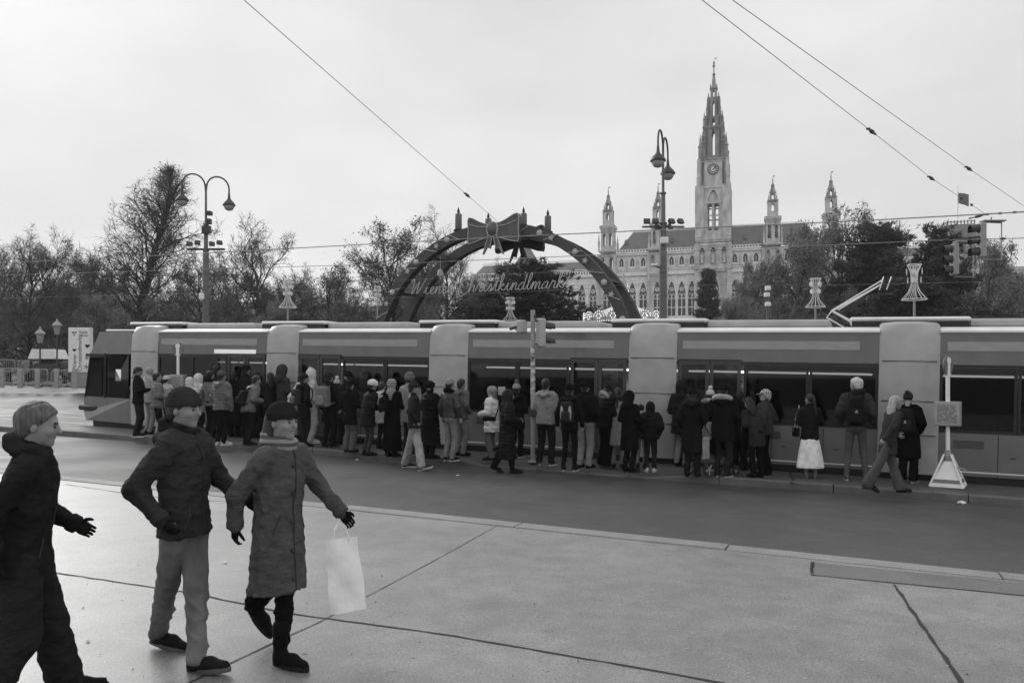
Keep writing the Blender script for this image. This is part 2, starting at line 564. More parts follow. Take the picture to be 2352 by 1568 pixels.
def tram_section(x0, x1, name):
    """a car body between two portals: side walls below and above the windows, floor, roof"""
    mb = MB()
    for y0, y1 in ((0.0, 0.06), (DEP - 0.06, DEP)):
        mb.box(x0, x1, y0, y1, ZS, ZW0)
        mb.box(x0, x1, y0, y1, ZW1, ZG)
    mb.box(x0, x1, 0.06, DEP - 0.06, ZS + 0.02, ZS + 0.08)
    sec = mb.build(name, M_red, tram)
    mb = MB()
    mb.prism([(-0.03, ZG), (DEP + 0.03, ZG), (DEP + 0.03, ZG + 0.035), (DEP - 0.25, ZG + 0.12), (0.25, ZG + 0.12), (-0.03, ZG + 0.035)], x0, x1, 'x')
    mb.build("roof", M_roofw, sec)
    mb = MB(); mb.box(x0 + 0.02, x1 - 0.02, 0.065, 0.075, 0.35, ZW0); mb.box(x0 + 0.02, x1 - 0.02, 0.065, 0.5, ZW1, ZW1 + 0.12)
    mb.box(x0 + 0.02, x1 - 0.02, 0.12, DEP - 0.12, ZG - 0.14, ZG - 0.06)
    mb.build("lining", M_inner, sec)
    return sec

secs = []
edges = [END0] + PORT + [END1]
for i in range(len(PORT) - 1):
    x0, x1 = PORT[i] + HWP, PORT[i+1] - HWP
    sec = tram_section(x0, x1, "car_body"); secs.append(sec)
    L_ = x1 - x0
    dw = 1.30                                    # double door beside the portal, alternately left and right
    if i % 2 == 0: d0, w0, w1 = x1 - dw - 0.04, x0, x1 - dw - 0.08
    else: d0, w0, w1 = x0 + 0.04, x0 + dw + 0.08, x1
    nwin = 2
    step = (w1 - w0) / nwin
    for yb, flip in ((0.0, 1), (DEP, -1)):
        for k in range(nwin):
            a, b = w0 + k * step, w0 + (k + 1) * step
            y = yb + flip * 0.022
            fr = MB()
            e, f_ = (0.055, 0.03)
            ylo, yhi = min(yb - flip * 0.006, y + flip * 0.02), max(yb - flip * 0.006, y + flip * 0.02)
            fr.box(a + .004, b - .004, ylo, yhi, ZW0 + .003, ZW0 + e); fr.box(a + .004, b - .004, ylo, yhi, ZW1 - e, ZW1 - .003)
            fr.box(a + .004, a + e, ylo, yhi, ZW0 + e, ZW1 - e); fr.box(b - e, b - .004, ylo, yhi, ZW0 + e, ZW1 - e)
            win = fr.build("window", M_black, sec)
            pn = MB(); pn.box(a + e, b - e, y - 0.004, y + 0.004, ZW0 + e, ZW1 - e)
            pn.build("pane", M_glass, win) if False else pn.build("window_pane", M_glass, sec)
        if flip == 1:
            for k in range(2):                   # door leaves, glazed nearly to the step
                a, b = d0 + k * dw / 2 + 0.012, d0 + (k + 1) * dw / 2 - 0.012
                dm = MB()
                y0, y1 = -0.03, 0.012
                zb, zt = ZS + 0.02, ZW1 + 0.06
                dm.box(a, b, y0, y1, zb, 0.62); dm.box(a, b, y0, y1, zt - 0.08, zt)
                dm.box(a, a + 0.07, y0, y1, 0.62, zt - 0.08); dm.box(b - 0.07, b, y0, y1, 0.62, zt - 0.08)
                dm.box(a + 0.07, b - 0.07, y0 + 0.01, y1, 1.0, 1.05)
                dr = dm.build("door", M_doorf, sec)
                pn = MB(); pn.box(a + 0.07, b - 0.07, -0.012, -0.004, 0.62, 1.0); pn.box(a + 0.07, b - 0.07, -0.012, -0.004, 1.05, zt - 0.08)
                pn.build("door_pane", M_glass, sec)
                sl = MB(); sl.box(a - 0.012, a - 0.002, -0.034, 0.0, zb, zt); sl.build("door_seal", M_rubber, sec)
            dk = MB(); dk.box(d0 - 0.012, d0 + dw + 0.012, -0.004, 0.008, ZW1 + 0.062, ZW1 + 0.09); dk.build("door_track", M_black, sec)
        else:
            pass
    ad = MB(); ad.box(x0 + 0.12, x1 - 0.35, -0.006, 0.002, ZG - 0.34, ZG - 0.17); ad.build("advert_panel", M_advert, sec)
    # gaps between the skirt panels, a reflector, a grab handle
    for q_ in range(1, 4):
        xx = x0 + L_ * q_ / 4
        if abs(xx - d0 - dw / 2) < dw / 2 + 0.05: continue
        gp = MB(); gp.box(xx - 0.006, xx + 0.006, -0.003, 0.003, ZS, ZW0 - 0.03); gp.build("panel_gap", M_black, sec)
        rf_ = MB(); rf_.bbox(xx + 0.2, xx + 0.28, -0.014, 0.0, 0.62, 0.65, 0.004); rf_.build("side_reflector", M_taillight, sec)
    vn = MB()
    for q_ in range(7): vn.box(w0 + 0.25, w0 + 0.75, -0.004, 0.004, 0.78 + q_ * 0.022, 0.79 + q_ * 0.022)
    tag(vn.build("vent_grille", M_black, sec), kind="stuff")
    # skirt seams and lower trim
    tr = MB(); tr.box(x0, x1, -0.008, 0.002, ZS + 0.06, ZS + 0.085); tr.build("skirt_trim", M_roofw, sec)
    bl = MB(); bl.box(x0, x1, -0.007, 0.002, ZW1 + .003, ZW1 + 0.05)
    bl.build("window_trim", M_black, sec)
    # inside: light strip, seats, poles
    ls = MB(); ls.box(x0 + 0.1, x1 - 0.1, 0.80, 0.86, 2.10, 2.14); ls.build("light_strip", M_lampstrip, sec)
    nb = 4
    for k in range(nb):
        xx = x0 + 0.45 + k * (L_ - 0.8) / nb
        for yy in (0.35, 1.7):
            if abs(xx - (d0 + dw / 2)) < 0.9 and yy < 1: continue
            st = MB(); st.bbox(xx, xx + 0.42, yy, yy + 0.42, 0.72, 0.78, 0.02); st.bbox(xx - 0.05, xx + 0.02, yy, yy + 0.42, 0.78, 1.32, 0.02)
            st.box(xx + 0.15, xx + 0.22, yy + 0.15, yy + 0.22, 0.34, 0.72)
            st.build("seat", M_seat, sec)
    for xx in (d0 - 0.08, d0 + dw + 0.06):
        if x0 + 0.1 < xx < x1 - 0.1:
            pb = MB(); pb.tube([(xx, 0.5, 0.35), (xx, 0.5, ZG - 0.1)], 0.018, 6); pb.build("grab_pole", M_steel, sec)
    hr = MB(); hr.tube([(x0 + 0.2, 0.9, 2.15), (x1 - 0.2, 0.9, 2.15)], 0.016, 6); hr.build("handrail", M_steel, sec)
    # bogie recess under the body
    ub = MB(); ub.box(x0 - 0.4, x1 + 0.4, 0.10, DEP - 0.10, 0.05, ZS + 0.02); ub.build("underframe", M_black, sec)
    rb = MB()
    rb.bbox(x0 + 0.5, x1 - 0.9, 0.5, DEP - 0.5, ZG + 0.121, ZG + 0.30, 0.05)
    rb.build("roof_unit", M_portal, sec)

def portal(x):
    """rounded pale column round the articulation with a pod on the roof"""
    mb = MB()
    prof = [(-0.035, ZS - 0.02), (-0.06, 1.0), (-0.06, 2.3), (-0.03, ZG - 0.05), (0.10, ZG + 0.16), (0.30, ZG + 0.21), (0.6, ZG + 0.225)]
    full = prof + [(DEP - y, z) for y, z in reversed(prof)]
    inner = [(0.10, ZS), (0.10, ZG - 0.12)]
    n = len(full)
    xs_ = [(-HWP, 0.03), (-HWP + 0.05, 0.0), (-0.2, -0.02), (0.2, -0.02), (HWP - 0.05, 0.0), (HWP, 0.03)]
    vs = []
    for dx, ins in xs_:
        for y, z in full:
            yy = y + ins * (1 if y < DEP / 2 else -1)
            vs.append((x + dx, yy, z - (ins if z > ZG else 0)))
    fs = []
    for i in range(len(xs_) - 1):
        for k in range(n - 1):
            fs.append((i*n + k, i*n + k + 1, (i+1)*n + k + 1, (i+1)*n + k))
    fs.append(tuple(range(n))); fs.append(tuple(range((len(xs_)-1)*n, len(xs_)*n))[::-1])
    mb.add(vs, fs)
    p = mb.build("portal", M_portal, tram, smooth=40)
    sl = MB()
    for z in (0.98, 1.62, 2.38):
        sl = MB(); sl.box(x - HWP + 0.05, x + HWP - 0.05, -0.084, -0.05, z, z + 0.012); sl.build("panel_seam", M_black, p)
    cap = MB(); cap.bbox(x - HWP - 0.55, x + HWP + 0.55, 0.35, DEP - 0.35, ZG + 0.241, ZG + 0.33, 0.04)
    cap.build("roof_pod", M_roofw, p, smooth=30)
    rm = MB(); rm.box(x - HWP - 0.5, x + HWP + 0.5, 0.36, DEP - 0.36, ZG + 0.12, ZG + 0.24); rm.build("pod_base", M_black, p)
for x in PORT:
    portal(x)

def nose(xa, xe, name, rear):
    """end of the tram: the side profile slopes back above the waist"""
    d = 1 if xe > xa else -1
    L_ = abs(xe - xa)
    P = lambda f: xa + d * L_ * f
    side = [(P(0), ZS), (P(0.94), ZS), (P(1.0), ZS + 0.25), (P(1.0), 1.0), (P(0.82), 2.3), (P(0.66), ZG), (P(0), ZG)]
    taper = {0: 0.0, 1: 0.35, 2: 0.42, 3: 0.40, 4: 0.22, 5: 0.16, 6: 0.0}
    mb = MB()
    # lower shell, waist to skirt; upper rim; pillars
    def ring(idx):
        return [(side[i][0], taper[i], side[i][1]) for i in idx] + [(side[i][0], DEP - taper[i], side[i][1]) for i in reversed(idx)]
    def shell(profile):
        n = len(profile)
        vs = [(x, t, z) for x, t, z in profile] + [(x, DEP - t, z) for x, t, z in profile]
        fs = [tuple(range(n)), tuple(range(2*n-1, n-1, -1))] + [(i, i+n, (i+1) % n + n, (i+1) % n) for i in range(n)]
        mb.add(vs, fs)
    shell([(P(0), 0, ZS), (P(0.90), 0.30, ZS), (P(1.0), 0.42, ZS + 0.25), (P(1.0), 0.42, 1.0), (P(0), 0, 1.0)])
    shell([(P(0), 0, 2.3), (P(0.80), 0.22, 2.3), (P(0.62), 0.17, ZG + 0.03), (P(0), 0, ZG + 0.03)])
    nz = mb.build(name, M_red, tram, smooth=25)
    pw = MB()
    def glasspoly(pts, m, nm):
        q = MB(); c = sum((Vector(p) for p in pts), Vector()) / len(pts)
        n_ = (Vector(pts[1]) - Vector(pts[0])).cross(Vector(pts[2]) - Vector(pts[0])).normalized() * 0.012
        q.add([tuple(Vector(p) + n_) for p in pts] + [tuple(Vector(p) - n_) for p in pts],
              [tuple(range(len(pts))), tuple(range(2*len(pts)-1, len(pts)-1, -1))] + [(i, (i+1) % len(pts), (i+1) % len(pts) + len(pts), i + len(pts)) for i in range(len(pts))])
        return q.build(nm, m, nz)
    for y, e in ((0, 1), (DEP, -1)):
        glasspoly([(P(0.06), y + e * 0.03, 1.0), (P(0.50), y + e * 0.22, 1.0), (P(0.46), y + e * 0.14, 2.3), (P(0.06), y + e * 0.03, 2.3)], M_glass, "side_pane")
        glasspoly([(P(0.60), y + e * 0.26, 1.0), (P(0.95), y + e * 0.41, 1.0), (P(0.77), y + e * 0.23, 2.3), (P(0.56), y + e * 0.17, 2.3)], M_glass, "side_pane")
        pl_ = MB(); pl_.tube([(P(0.545), y + e * 0.24, 0.98), (P(0.51), y + e * 0.16, 2.32)], 0.05, 6)
        pl_.tube([(P(0.97), y + e * 0.42, 0.98), (P(0.79), y + e * 0.235, 2.32)], 0.045, 6)
        pl_.build("window_post", M_black, nz)
    glasspoly([(P(0.985), 0.46, 1.0), (P(0.985), DEP - 0.46, 1.0), (P(0.80), DEP - 0.27, 2.3), (P(0.80), 0.27, 2.3)], M_glass, "windscreen")
    bp = MB(); bp.bbox(min(P(0.70), P(1.04)), max(P(0.70), P(1.04)), 0.28, DEP - 0.28, ZS + 0.30, ZS + 0.46, 0.04); bp.build("bumper", M_black, nz)
    hd = MB(); hd.box(min(P(0), P(0.85)), max(P(0), P(0.85)), 0.15, DEP - 0.15, 2.22, 2.299); hd.build("visor", M_black, nz)
    rf = MB(); rf.bbox(min(P(0), P(0.5)), max(P(0), P(0.5)), 0.1, DEP - 0.1, ZG + 0.031, ZG + 0.1, 0.03); rf.build("roof", M_roofw, nz)
    for e in (0.46, DEP - 0.46 - 0.22):
        lt = MB(); lt.lathe([(0.02, -0.03), (0.075, -0.02), (0.085, 0.01), (0.06, 0.03)], 12, M=Matrix.Translation((P(1.0) + d * 0.02, e + 0.11, 0.86)) @ Matrix.Rotation(PI / 2, 4, 'Y'))
        lt.build("tail_light" if rear else "headlight", M_taillight if rear else M_portal, nz)
    fl = MB(); fl.box(min(P(0), P(0.9)), max(P(0), P(0.9)), 0.35, DEP - 0.35, 0.3, 0.36); fl.build("floor", M_inner, nz)
    ub = MB(); ub.box(min(P(-0.3), P(0.8)), max(P(-0.3), P(0.8)), 0.35, DEP - 0.35, 0.05, ZS - 0.002); ub.build("underframe", M_black, nz)
nose(PORT[0] - HWP, END0, "rear_end", True)
nose(PORT[-1] + HWP, END1, "front_end", False)
# route display over the second window of the first full car
dp = MB(); dp.box(-16.3, -14.85, -0.012, 0.0, ZW1 + 0.08, ZW1 + 0.19); dp.build("route_display", emit_mat("lit_display", 0.7, 0.3), tram)
# pantograph, half raised, on the car between the fourth and fifth portal
pg = MB()
zr, cy = ZG + 0.12, DEP / 2
for e in (-0.22, 0.22):
    pg.tube([(0.14, cy + e, zr), (-0.52, cy + e * 0.5, zr + 0.40)], 0.020, 6)
    pg.tube([(-0.52, cy + e * 0.4, zr + 0.40), (0.42, cy + e * 1.8, zr + 0.98)], 0.014, 6)
pg.tube([(-0.20, cy, zr), (-0.62, cy, zr + 0.26), (-0.52, cy, zr + 0.40)], 0.018, 6)
pg.tube([(-0.40, cy, zr + 0.42), (0.36, cy, zr + 0.90)], 0.012, 5)
for e in (0.0, 0.14):
    pg.tube([(0.40 + e, cy - 0.72, zr + 0.90), (0.44 + e, cy - 0.5, zr + 1.03), (0.44 + e, cy + 0.5, zr + 1.03), (0.40 + e, cy + 0.72, zr + 0.90)], 0.012, 6)
pg.box(-0.3, 0.4, cy - 0.3, cy + 0.3, zr - 0.04, zr + 0.03)
pg.build("pantograph", M_roofw, tram)
# ------------------------------------------------------------------ the town hall behind the park
M_stone = mat("pale_limestone", 0.87, 0.85, 0.16, 0.8, bump=0.3, bscale=3)
M_stone2 = mat("weathered_limestone", 0.56, 0.88, 0.35, 0.7, bump=0.4, bscale=3, stretch=(1, 1, 0.4))
M_stone3 = mat("soot_stained_limestone", 0.27, 0.88, 0.45, 0.8, bump=0.4, bscale=3, stretch=(1, 1, 0.3))
M_slate = mat("slate_roof", 0.16, 0.7, 0.2, 1.2, bump=0.3, bscale=6, stretch=(1, 1, 4))
M_dark = mat("dark_glazing_and_recess_shade", 0.03, 0.25, 0.3, 1.0)  # window glass, also the painted recess shade on the tower
M_gold = mat("clock_dark", 0.03, 0.5, 0.2, 2)

def arch_curve(hw, zs, za, n=7):
    """pointed arch from (-hw, zs) over (0, za) to (hw, zs)"""
    L_ = []
    for i in range(n + 1):
        t = i / n
        x = -hw * (1 - t)
        z = zs + (za - zs) * math.sin(t * PI / 2) ** 0.85 if True else 0
        L_.append((x, z))
    return L_ + [(-x, z) for x, z in reversed(L_[:-1])]

def bay(mb, x, w, z0, z1, ow, zb, zs, za, v=0.0, depth=0.6, M=None):
    """wall panel of width w with one pointed opening, with its reveals"""
    hw = ow / 2
    c = arch_curve(hw, zs, za)
    half = len(c) // 2
    left = [(-w/2, z0), (-hw, z0), (-hw, zb), ] if zb > z0 else [(-w/2, z0), (-hw, z0)]
    T = (lambda p: tuple(M @ Vector(p))) if M is not None else (lambda p: p)
    if zb > z0:
        mb.add([T((x - hw, v, z0)), T((x + hw, v, z0)), T((x + hw, v, zb)), T((x - hw, v, zb))], [(0, 1, 2, 3)])
        mb.add([T((x - hw, v, zb)), T((x + hw, v, zb)), T((x + hw, v + depth, zb)), T((x - hw, v + depth, zb))], [(0, 1, 2, 3)])
    for sgn in (-1, 1):
        outer = [(sgn * w/2, z0), (sgn * hw, z0), (sgn * hw, zb)]
        cc = c[:half + 1] if sgn < 0 else list(reversed(c[half:]))
        poly = outer + cc + [(0, z1), (sgn * w/2, z1)]
        out = []
        for p in poly:
            if not out or (abs(p[0]-out[-1][0]) + abs(p[1]-out[-1][1])) > 1e-5: out.append(p)
        mb.add([T((x + a, v, b)) for a, b in out], [tuple(range(len(out)))])
    edge = [(-hw, zb)] + c + [(hw, zb)]
    n = len(edge)
    mb.add([T((x + a, v, b)) for a, b in edge] + [T((x + a, v + depth, b)) for a, b in edge], [(i, i+1, i+1+n, i+n) for i in range(n-1)])

def window_mesh(ow, zb, zs, za, tracery=True):
    mb = MB()
    hw = ow / 2
    c = arch_curve(hw, zs, za)
    mb.mi = 1
    mb.add([(a, 0.0, b) for a, b in [(-hw, zb)] + c + [(hw, zb)]], [tuple(range(len(c) + 2))])
    mb.mi = 0
    t = ow * 0.055
    mb.box(-t, t, -0.14, 0.02, zb, zs)
    if tracery:
        R_ = hw * 0.50
        zc = zs + (za - zs) * 0.36
        ring = [(R_ * math.cos(2*PI*i/12), -0.08, zc + R_ * math.sin(2*PI*i/12)) for i in range(13)]
        mb.tube(ring, t * 1.1, 4, False)
        for i in range(4):
            a = PI/4 + i * PI/2
            mb.tube([(0, -0.08, zc), (R_ * math.cos(a), -0.08, zc + R_ * math.sin(a))], t * 0.7, 4, False)
        zm = zb + (zs - zb) * 0.80
        for sgn in (-1, 1):
            sub = [(sgn * hw/2 + a * 0.5 * 0.94, -0.08, b) for a, b in arch_curve(hw, zm, zs + 0.1, 4)]
            mb.tube(sub, t * 0.8, 4, False)
        mb.box(-hw, hw, -0.1, 0.02, zm - 2*t, zm)
        mb.box(-hw, hw, -0.1, 0.02, zb + (zs-zb)*0.38 - t, zb + (zs-zb)*0.38 + t)
    return mb.mesh("window", [M_stone, M_dark])

hall = thing("city_hall", "pale gothic town hall with tall clock tower and pinnacled turrets behind the park trees", "town hall",
             (62.4, 247.0, 1.0), math.atan2(-0.291, 0.956))
DH0 = 1.0                                   # the base stands one metre above datum
h = lambda cy: 105.8 - 0.0577 * cy - DH0    # height from the enlarged view of the photograph

WM_main = window_mesh(2.3, 19.6, 26.6, 30.4)
WM_up = window_mesh(1.3, 35.6, 37.4, 38.3, False)
WM_low = window_mesh(2.3, 8.0, 13.0, 16.0, False)
wall = MB()
corn = MB()
wins, statues = [], []
def facade(u0, u1, nb, ztop=39.6):
    w = (u1 - u0) / nb
    for i in range(nb):
        x = u0 + w * (i + 0.5)
        bay(wall, x, w, 18.2, 33.0, 2.3, 19.6, 26.6, 30.4)
        bay(wall, x, w, -2.0, 18.2, 2.3, 8.0, 13.0, 16.0)
        if ztop > 36: bay(wall, x, w, 33.0, ztop, 1.3, 35.6, 37.4, 38.3)
        wins.append((WM_main, x, 0.45)); wins.append((WM_low, x, 0.45))
        if ztop > 36: wins.append((WM_up, x, 0.45))
        xb = u0 + w * i
        wall.box(xb - 0.28, xb + 0.28, -0.45, -0.002, -2, 32.4)
        if ztop > 36: statues.append(xb)
    for z, pr, t in ((32.6, 0.75, 0.9), (18.0, 0.5, 0.6), (34.9, 0.35, 0.3)):
        corn.box(u0, u1, -pr, 0.1, z, z + t)
    if ztop > 36: corn.box(u0, u1, -0.8, 0.3, ztop - 0.5, ztop + 0.5)
    for k in range(int((u1 - u0) / 0.9)):                         # balusters of the gallery
        corn.box(u0 + k * 0.9 + 0.2, u0 + k * 0.9 + 0.55, -0.62, -0.4, 33.5, 34.4)
        if ztop > 36: corn.box(u0 + k * 0.9 + 0.2, u0 + k * 0.9 + 0.55, -0.7, -0.5, ztop + 0.5, ztop + 1.1)
    corn.box(u0, u1, -0.68, -0.34, 34.4, 34.6)
    if ztop > 36: corn.box(u0, u1, -0.75, -0.45, ztop + 1.1, ztop + 1.3)
facade(-30.3, -19.9, 3); facade(-14.3, -4.9, 3); facade(4.9, 14.3, 3); facade(19.9, 31.0, 3)
facade(-80, -36.0, 12, 33.0); facade(37, 80, 12, 33.0)
# solid behind the front, ends and top
wall.box(-80, 80, 0.62, 18, -2, 32.9)
wall.box(-31, 32, 0.63, 18, 32.95, 39.4)
wall.build("facade_wall", [M_stone], hall)
tag(corn.build("cornice", [M_stone], hall), kind="stuff")
for me, x, v in wins:
    o = obj("window", me, hall, (x, v, 0))
st = MB(); st.lathe([(0.42, 0), (0.45, 0.5), (0.30, 0.6), (0.38, 1.2), (0.42, 1.9), (0.36, 2.3), (0.14, 2.45), (0.2, 2.65), (0.12, 2.9)], 7)
st_me = st.mesh("statue", M_stone2, True)
for x in statues:
    obj("statue", st_me, hall, (x, -0.5, 35.2))

def roof(u0, u1, v0, v1, ze, zr, hip, nm="roof"):
    mb = MB(); vm = (v0 + v1) / 2
    mb.add([(u0, v0, ze), (u1, v0, ze), (u1, v1, ze), (u0, v1, ze), (u0 + hip, vm - 1.2, zr), (u1 - hip, vm - 1.2, zr), (u1 - hip, vm + 1.2, zr), (u0 + hip, vm + 1.2, zr)],
           [(0, 1, 5, 4), (1, 2, 6, 5), (2, 3, 7, 6), (3, 0, 4, 7), (4, 5, 6, 7)])
    rf = mb.build(nm, M_slate, hall)
    cr = MB()
    k = u0 + hip
    while k < u1 - hip:
        cr.box(k, k + 0.22, vm - 1.25, vm - 1.1, zr, zr + 0.9); k += 0.75
    cr.box(u0 + hip, u1 - hip, vm - 1.3, vm - 1.05, zr, zr + 0.25); cr.box(u0 + hip, u1 - hip, vm - 1.22, vm - 1.13, zr + 0.6, zr + 0.75)
    cr.build("ridge_crest", M_stone, rf)
    return rf
mr_ = roof(-30.5, 31.5, 0.4, 16, 39.9, 47.6, 4.6)
for i in range(16):
    u = -27.5 + i * 3.7
    if abs(u) < 5.5: continue
    dm = MB(); dm.prism([(-0.5, 0), (0.5, 0), (0.5, 0.8), (0, 1.7), (-0.5, 0.8)], 0, 1.6, 'y')
    dm.build("dormer", M_slate, mr_, loc=(u, 1.15, 40.9 + (0.0 if i % 2 else 2.6)) if not i % 2 == 0 else (u, 2.6, 43.2))
roof(-80, -36.5, 0.6, 14, 33.6, 38.5, 2.5); roof(37.5, 80, 0.6, 14, 33.6, 38.5, 2.5)
# pavilion roof of the left wing
pv = MB(); pv.box(-66, -56, -0.8, 10, 30, 34.2)
pv.build("pavilion", M_stone, hall)
pv = MB(); pv.add([(-66.4, -1.2, 34.2), (-55.6, -1.2, 34.2), (-55.6, 10.4, 34.2), (-66.4, 10.4, 34.2), (-61.6, 4.2, 44.2), (-60.4, 4.2, 44.2), (-60.4, 5.0, 44.2), (-61.6, 5.0, 44.2)],
                  [(0, 1, 5, 4), (1, 2, 6, 5), (2, 3, 7, 6), (3, 0, 4, 7), (4, 5, 6, 7)]); pv.build("roof", M_slate, hall)

def square_stage(mb, z0, z1, half, op=None, n=1, vo=0.0, depth=0.5):
    """four walls, each with n pointed openings (see-through); op = (width, base, spring, apex)"""
    for k in range(4):
        M = Matrix.Translation((0, vo, 0)) @ Matrix.Rotation(k * PI / 2, 4, 'Z')
        if op is None:
            mb.add([tuple(M @ Vector(p)) for p in ((-half, -half, z0), (half, -half, z0), (half, -half, z1), (-half, -half, z1))], [(0, 1, 2, 3)])
        else:
            w = 2 * half / n
            for i in range(n):
                bay(mb, -half + w * (i + 0.5), w, z0, z1, op[0], op[1], op[2], op[3], -half, depth, M)
    mb.add([(a * half, vo + b * half, z) for z in (z0, z1) for a, b in ((-1, -1), (1, -1), (1, 1), (-1, 1))], [(3, 2, 1, 0), (4, 5, 6, 7)])
def cornice(mb, z, half, t=0.6, vo=0.0):
    mb.box(-half, half, vo - half, vo + half, z - t, z)
    mb.box(-half + 0.25, half - 0.25, vo - half + 0.25, vo + half - 0.25, z - t * 1.8, z - t)
def pinnacle(mb, x, y, z0, z1, w):
    zb = z0 + (z1 - z0) * 0.5
    mb.box(x - w, x + w, y - w, y + w, z0, zb)
    mb.box(x - w * 1.3, x + w * 1.3, y - w * 1.3, y + w * 1.3, zb - w * 0.4, zb)
    mb.lathe([(w * 1.15, zb), (w * 0.62, zb + (z1 - zb) * 0.45), (w * 0.75, zb + (z1 - zb) * 0.47), (w * 0.2, zb + (z1 - zb) * 0.88), (w * 0.4, zb + (z1 - zb) * 0.93), (0.02, z1)], 4, (x, y, 0), rot=PI / 4)

# ---- main tower: centre 4.3 m behind its own front face
TV = 4.0
tw = MB()
def corners(z0, z1, hf, w):
    for a in (-1, 1):
        for b in (-1, 1):
            pinnacle(tw, a * hf, TV + b * hf, z0, z1, w)
tw.box(-4.95, 4.95, TV - 4.95, TV + 4.95, -2, 18)
bayw = 9.9
square_stage(tw, 18, h(1240), 4.95, (3.4, h(1480), h(1330), h(1258)), 1, TV)
for a in (-1, 1):
    for b in (-1, 1):
        tw.box(a*4.95 - 0.75, a*4.95 + 0.75, TV + b*4.95 - 0.75, TV + b*4.95 + 0.75, -2, h(1240))
cornice(tw, h(1218), 5.7, 0.9, TV)
square_stage(tw, h(1218), h(1095), 4.9, (1.5, h(1205), h(1135), h(1115)), 3, TV)
for a in (-1, 1):
    for b in (-1, 1):
        tw.box(a*4.9 - 0.7, a*4.9 + 0.7, TV + b*4.9 - 0.7, TV + b*4.9 + 0.7, h(1218), h(1095))
        tw.box(a*4.1 - 1.3, a*4.1 + 1.3, TV + b*4.1 - 1.3, TV + b*4.1 + 1.3, h(1060), h(785))
        tw.box(a*4.35 - 0.5, a*4.35 + 0.5, TV + b*4.35 - 0.5, TV + b*4.35 + 0.5, h(785), h(640))
cornice(tw, h(1092), 5.3, 0.7, TV); cornice(tw, h(1062), 5.4, 0.8, TV)
square_stage(tw, h(1060), h(785), 4.75, (3.9, h(1032), h(885), h(808)), 1, TV, 1.1)
# twin lights inside the tall arch
for k in range(4):
    M = Matrix.Translation((0, TV, 0)) @ Matrix.Rotation(k * PI / 2, 4, 'Z')
    for sx in (-1, 1):
        bay(tw, sx * 0.98, 1.94, h(1040), h(868), 1.15, h(1022), h(872), h(852) - 0.05 if False else h(869), -4.0, 0.35, M)
    tw.box(-1.9, 1.9, -4.05, -3.7, h(868), h(815), M)
    tw.box(-0.14, 0.14, -4.12, -3.9, h(1030), h(868), M)
    tw.box(-4.9, 4.9, -4.9, -4.72, h(880), h(872), M)
    tw.box(-1.55, 1.55, -4.02, -3.7, h(945), h(938), M)
cornice(tw, h(785), 5.05, 0.7, TV)
square_stage(tw, h(785), h(640), 4.2, None, 1, TV)
corners(h(785), h(690), 4.55, 0.42)
cornice(tw, h(635), 4.6, 0.6, TV)
square_stage(tw, h(635), h(455), 2.75, (0.95, h(612), h(500), h(470)), 1, TV)
corners(h(635), h(500), 3.9, 0.55); corners(h(635), h(455), 3.0, 0.55); corners(h(560), h(420), 2.9, 0.42)
cornice(tw, h(455), 3.3, 0.45, TV)
square_stage(tw, h(455), h(400), 2.35, (0.8, h(450), h(420), h(408)), 1, TV)
corners(h(455), h(372), 2.75, 0.34)
cornice(tw, h(400), 2.45, 0.35, TV)
square_stage(tw, h(400), h(297), 1.75, (0.6, h(395), h(325), h(310)), 1, TV)
corners(h(400), h(312), 1.95, 0.3)
cornice(tw, h(292), 1.95, 0.4, TV)
corners(h(292), h(262), 1.55, 0.16)
square_stage(tw, h(292), h(240), 0.95, (0.5, h(288), h(258), h(250)), 1, TV)
cornice(tw, h(238), 1.2, 0.3, TV)
corners(h(238), h(213), 0.95, 0.15)
tw.lathe([(1.0, h(238)), (0.62, h(215)), (0.55, h(190)), (0.30, h(165)), (0.55, h(163)), (0.5, h(158)), (0.2, h(150)), (0.14, h(122)), (0.42, h(118)), (0.42, h(112)), (0.12, h(108))], 8, (0, TV, 0))
# figure on the tip with a flag
tw.lathe([(0.12, h(110)), (0.3, h(105)), (0.22, h(98)), (0.26, h(93)), (0.1, h(89))], 6, (0, TV, 0))
tw.tube([(0.25, TV, h(104)), (0.35, TV, h(70))], 0.05, 5)
tw.add([(0.35, TV, h(70)), (0.95, TV + 0.1, h(71)), (0.9, TV + 0.1, h(76)), (0.35, TV, h(76))], [(0, 1, 2, 3)])
# flat dark strips painting recess shade between spire buttresses and in clock-stage niches
for zz0, zz1, hf, xs_ in ((h(610), h(470), 2.76, (-2.0, 2.0)), (h(630), h(520), 3.35, (-2.95, 2.95)), (h(450), h(408), 2.36, (-1.75, 1.75)), (h(392), h(315), 1.76, (-1.25, 1.25)), (h(775), h(650), 4.21, (-3.1, 3.1)), (h(1030), h(900), 4.76, (-3.4, 3.4))):
    for k in range(4):
        M = Matrix.Translation((0, TV, 0)) @ Matrix.Rotation(k * PI / 2, 4, 'Z')
        for x in xs_:
            tw.mi = 1; tw.box(x - 0.22, x + 0.22, -hf - 0.02, -hf + 0.1, zz0, zz1, M); tw.mi = 2
            for e in (-0.34, 0.34): tw.box(x + e - 0.10, x + e + 0.10, -hf - 0.22, -hf + 0.1, zz0 - 0.3, zz1 + 0.5, M)
            tw.box(x - 0.5, x + 0.5, -hf - 0.26, -hf + 0.1, zz1 + 0.4, zz1 + 0.8, M)
tw.mi = 0
tw.m = [(2 if (m_ == 0 and min(tw.v[i][2] for i in f_) > h(640) - 0.5) else m_) for f_, m_ in zip(tw.f, tw.m)]
tower = tw.build("tower", [M_stone2, M_dark, M_stone3], hall)
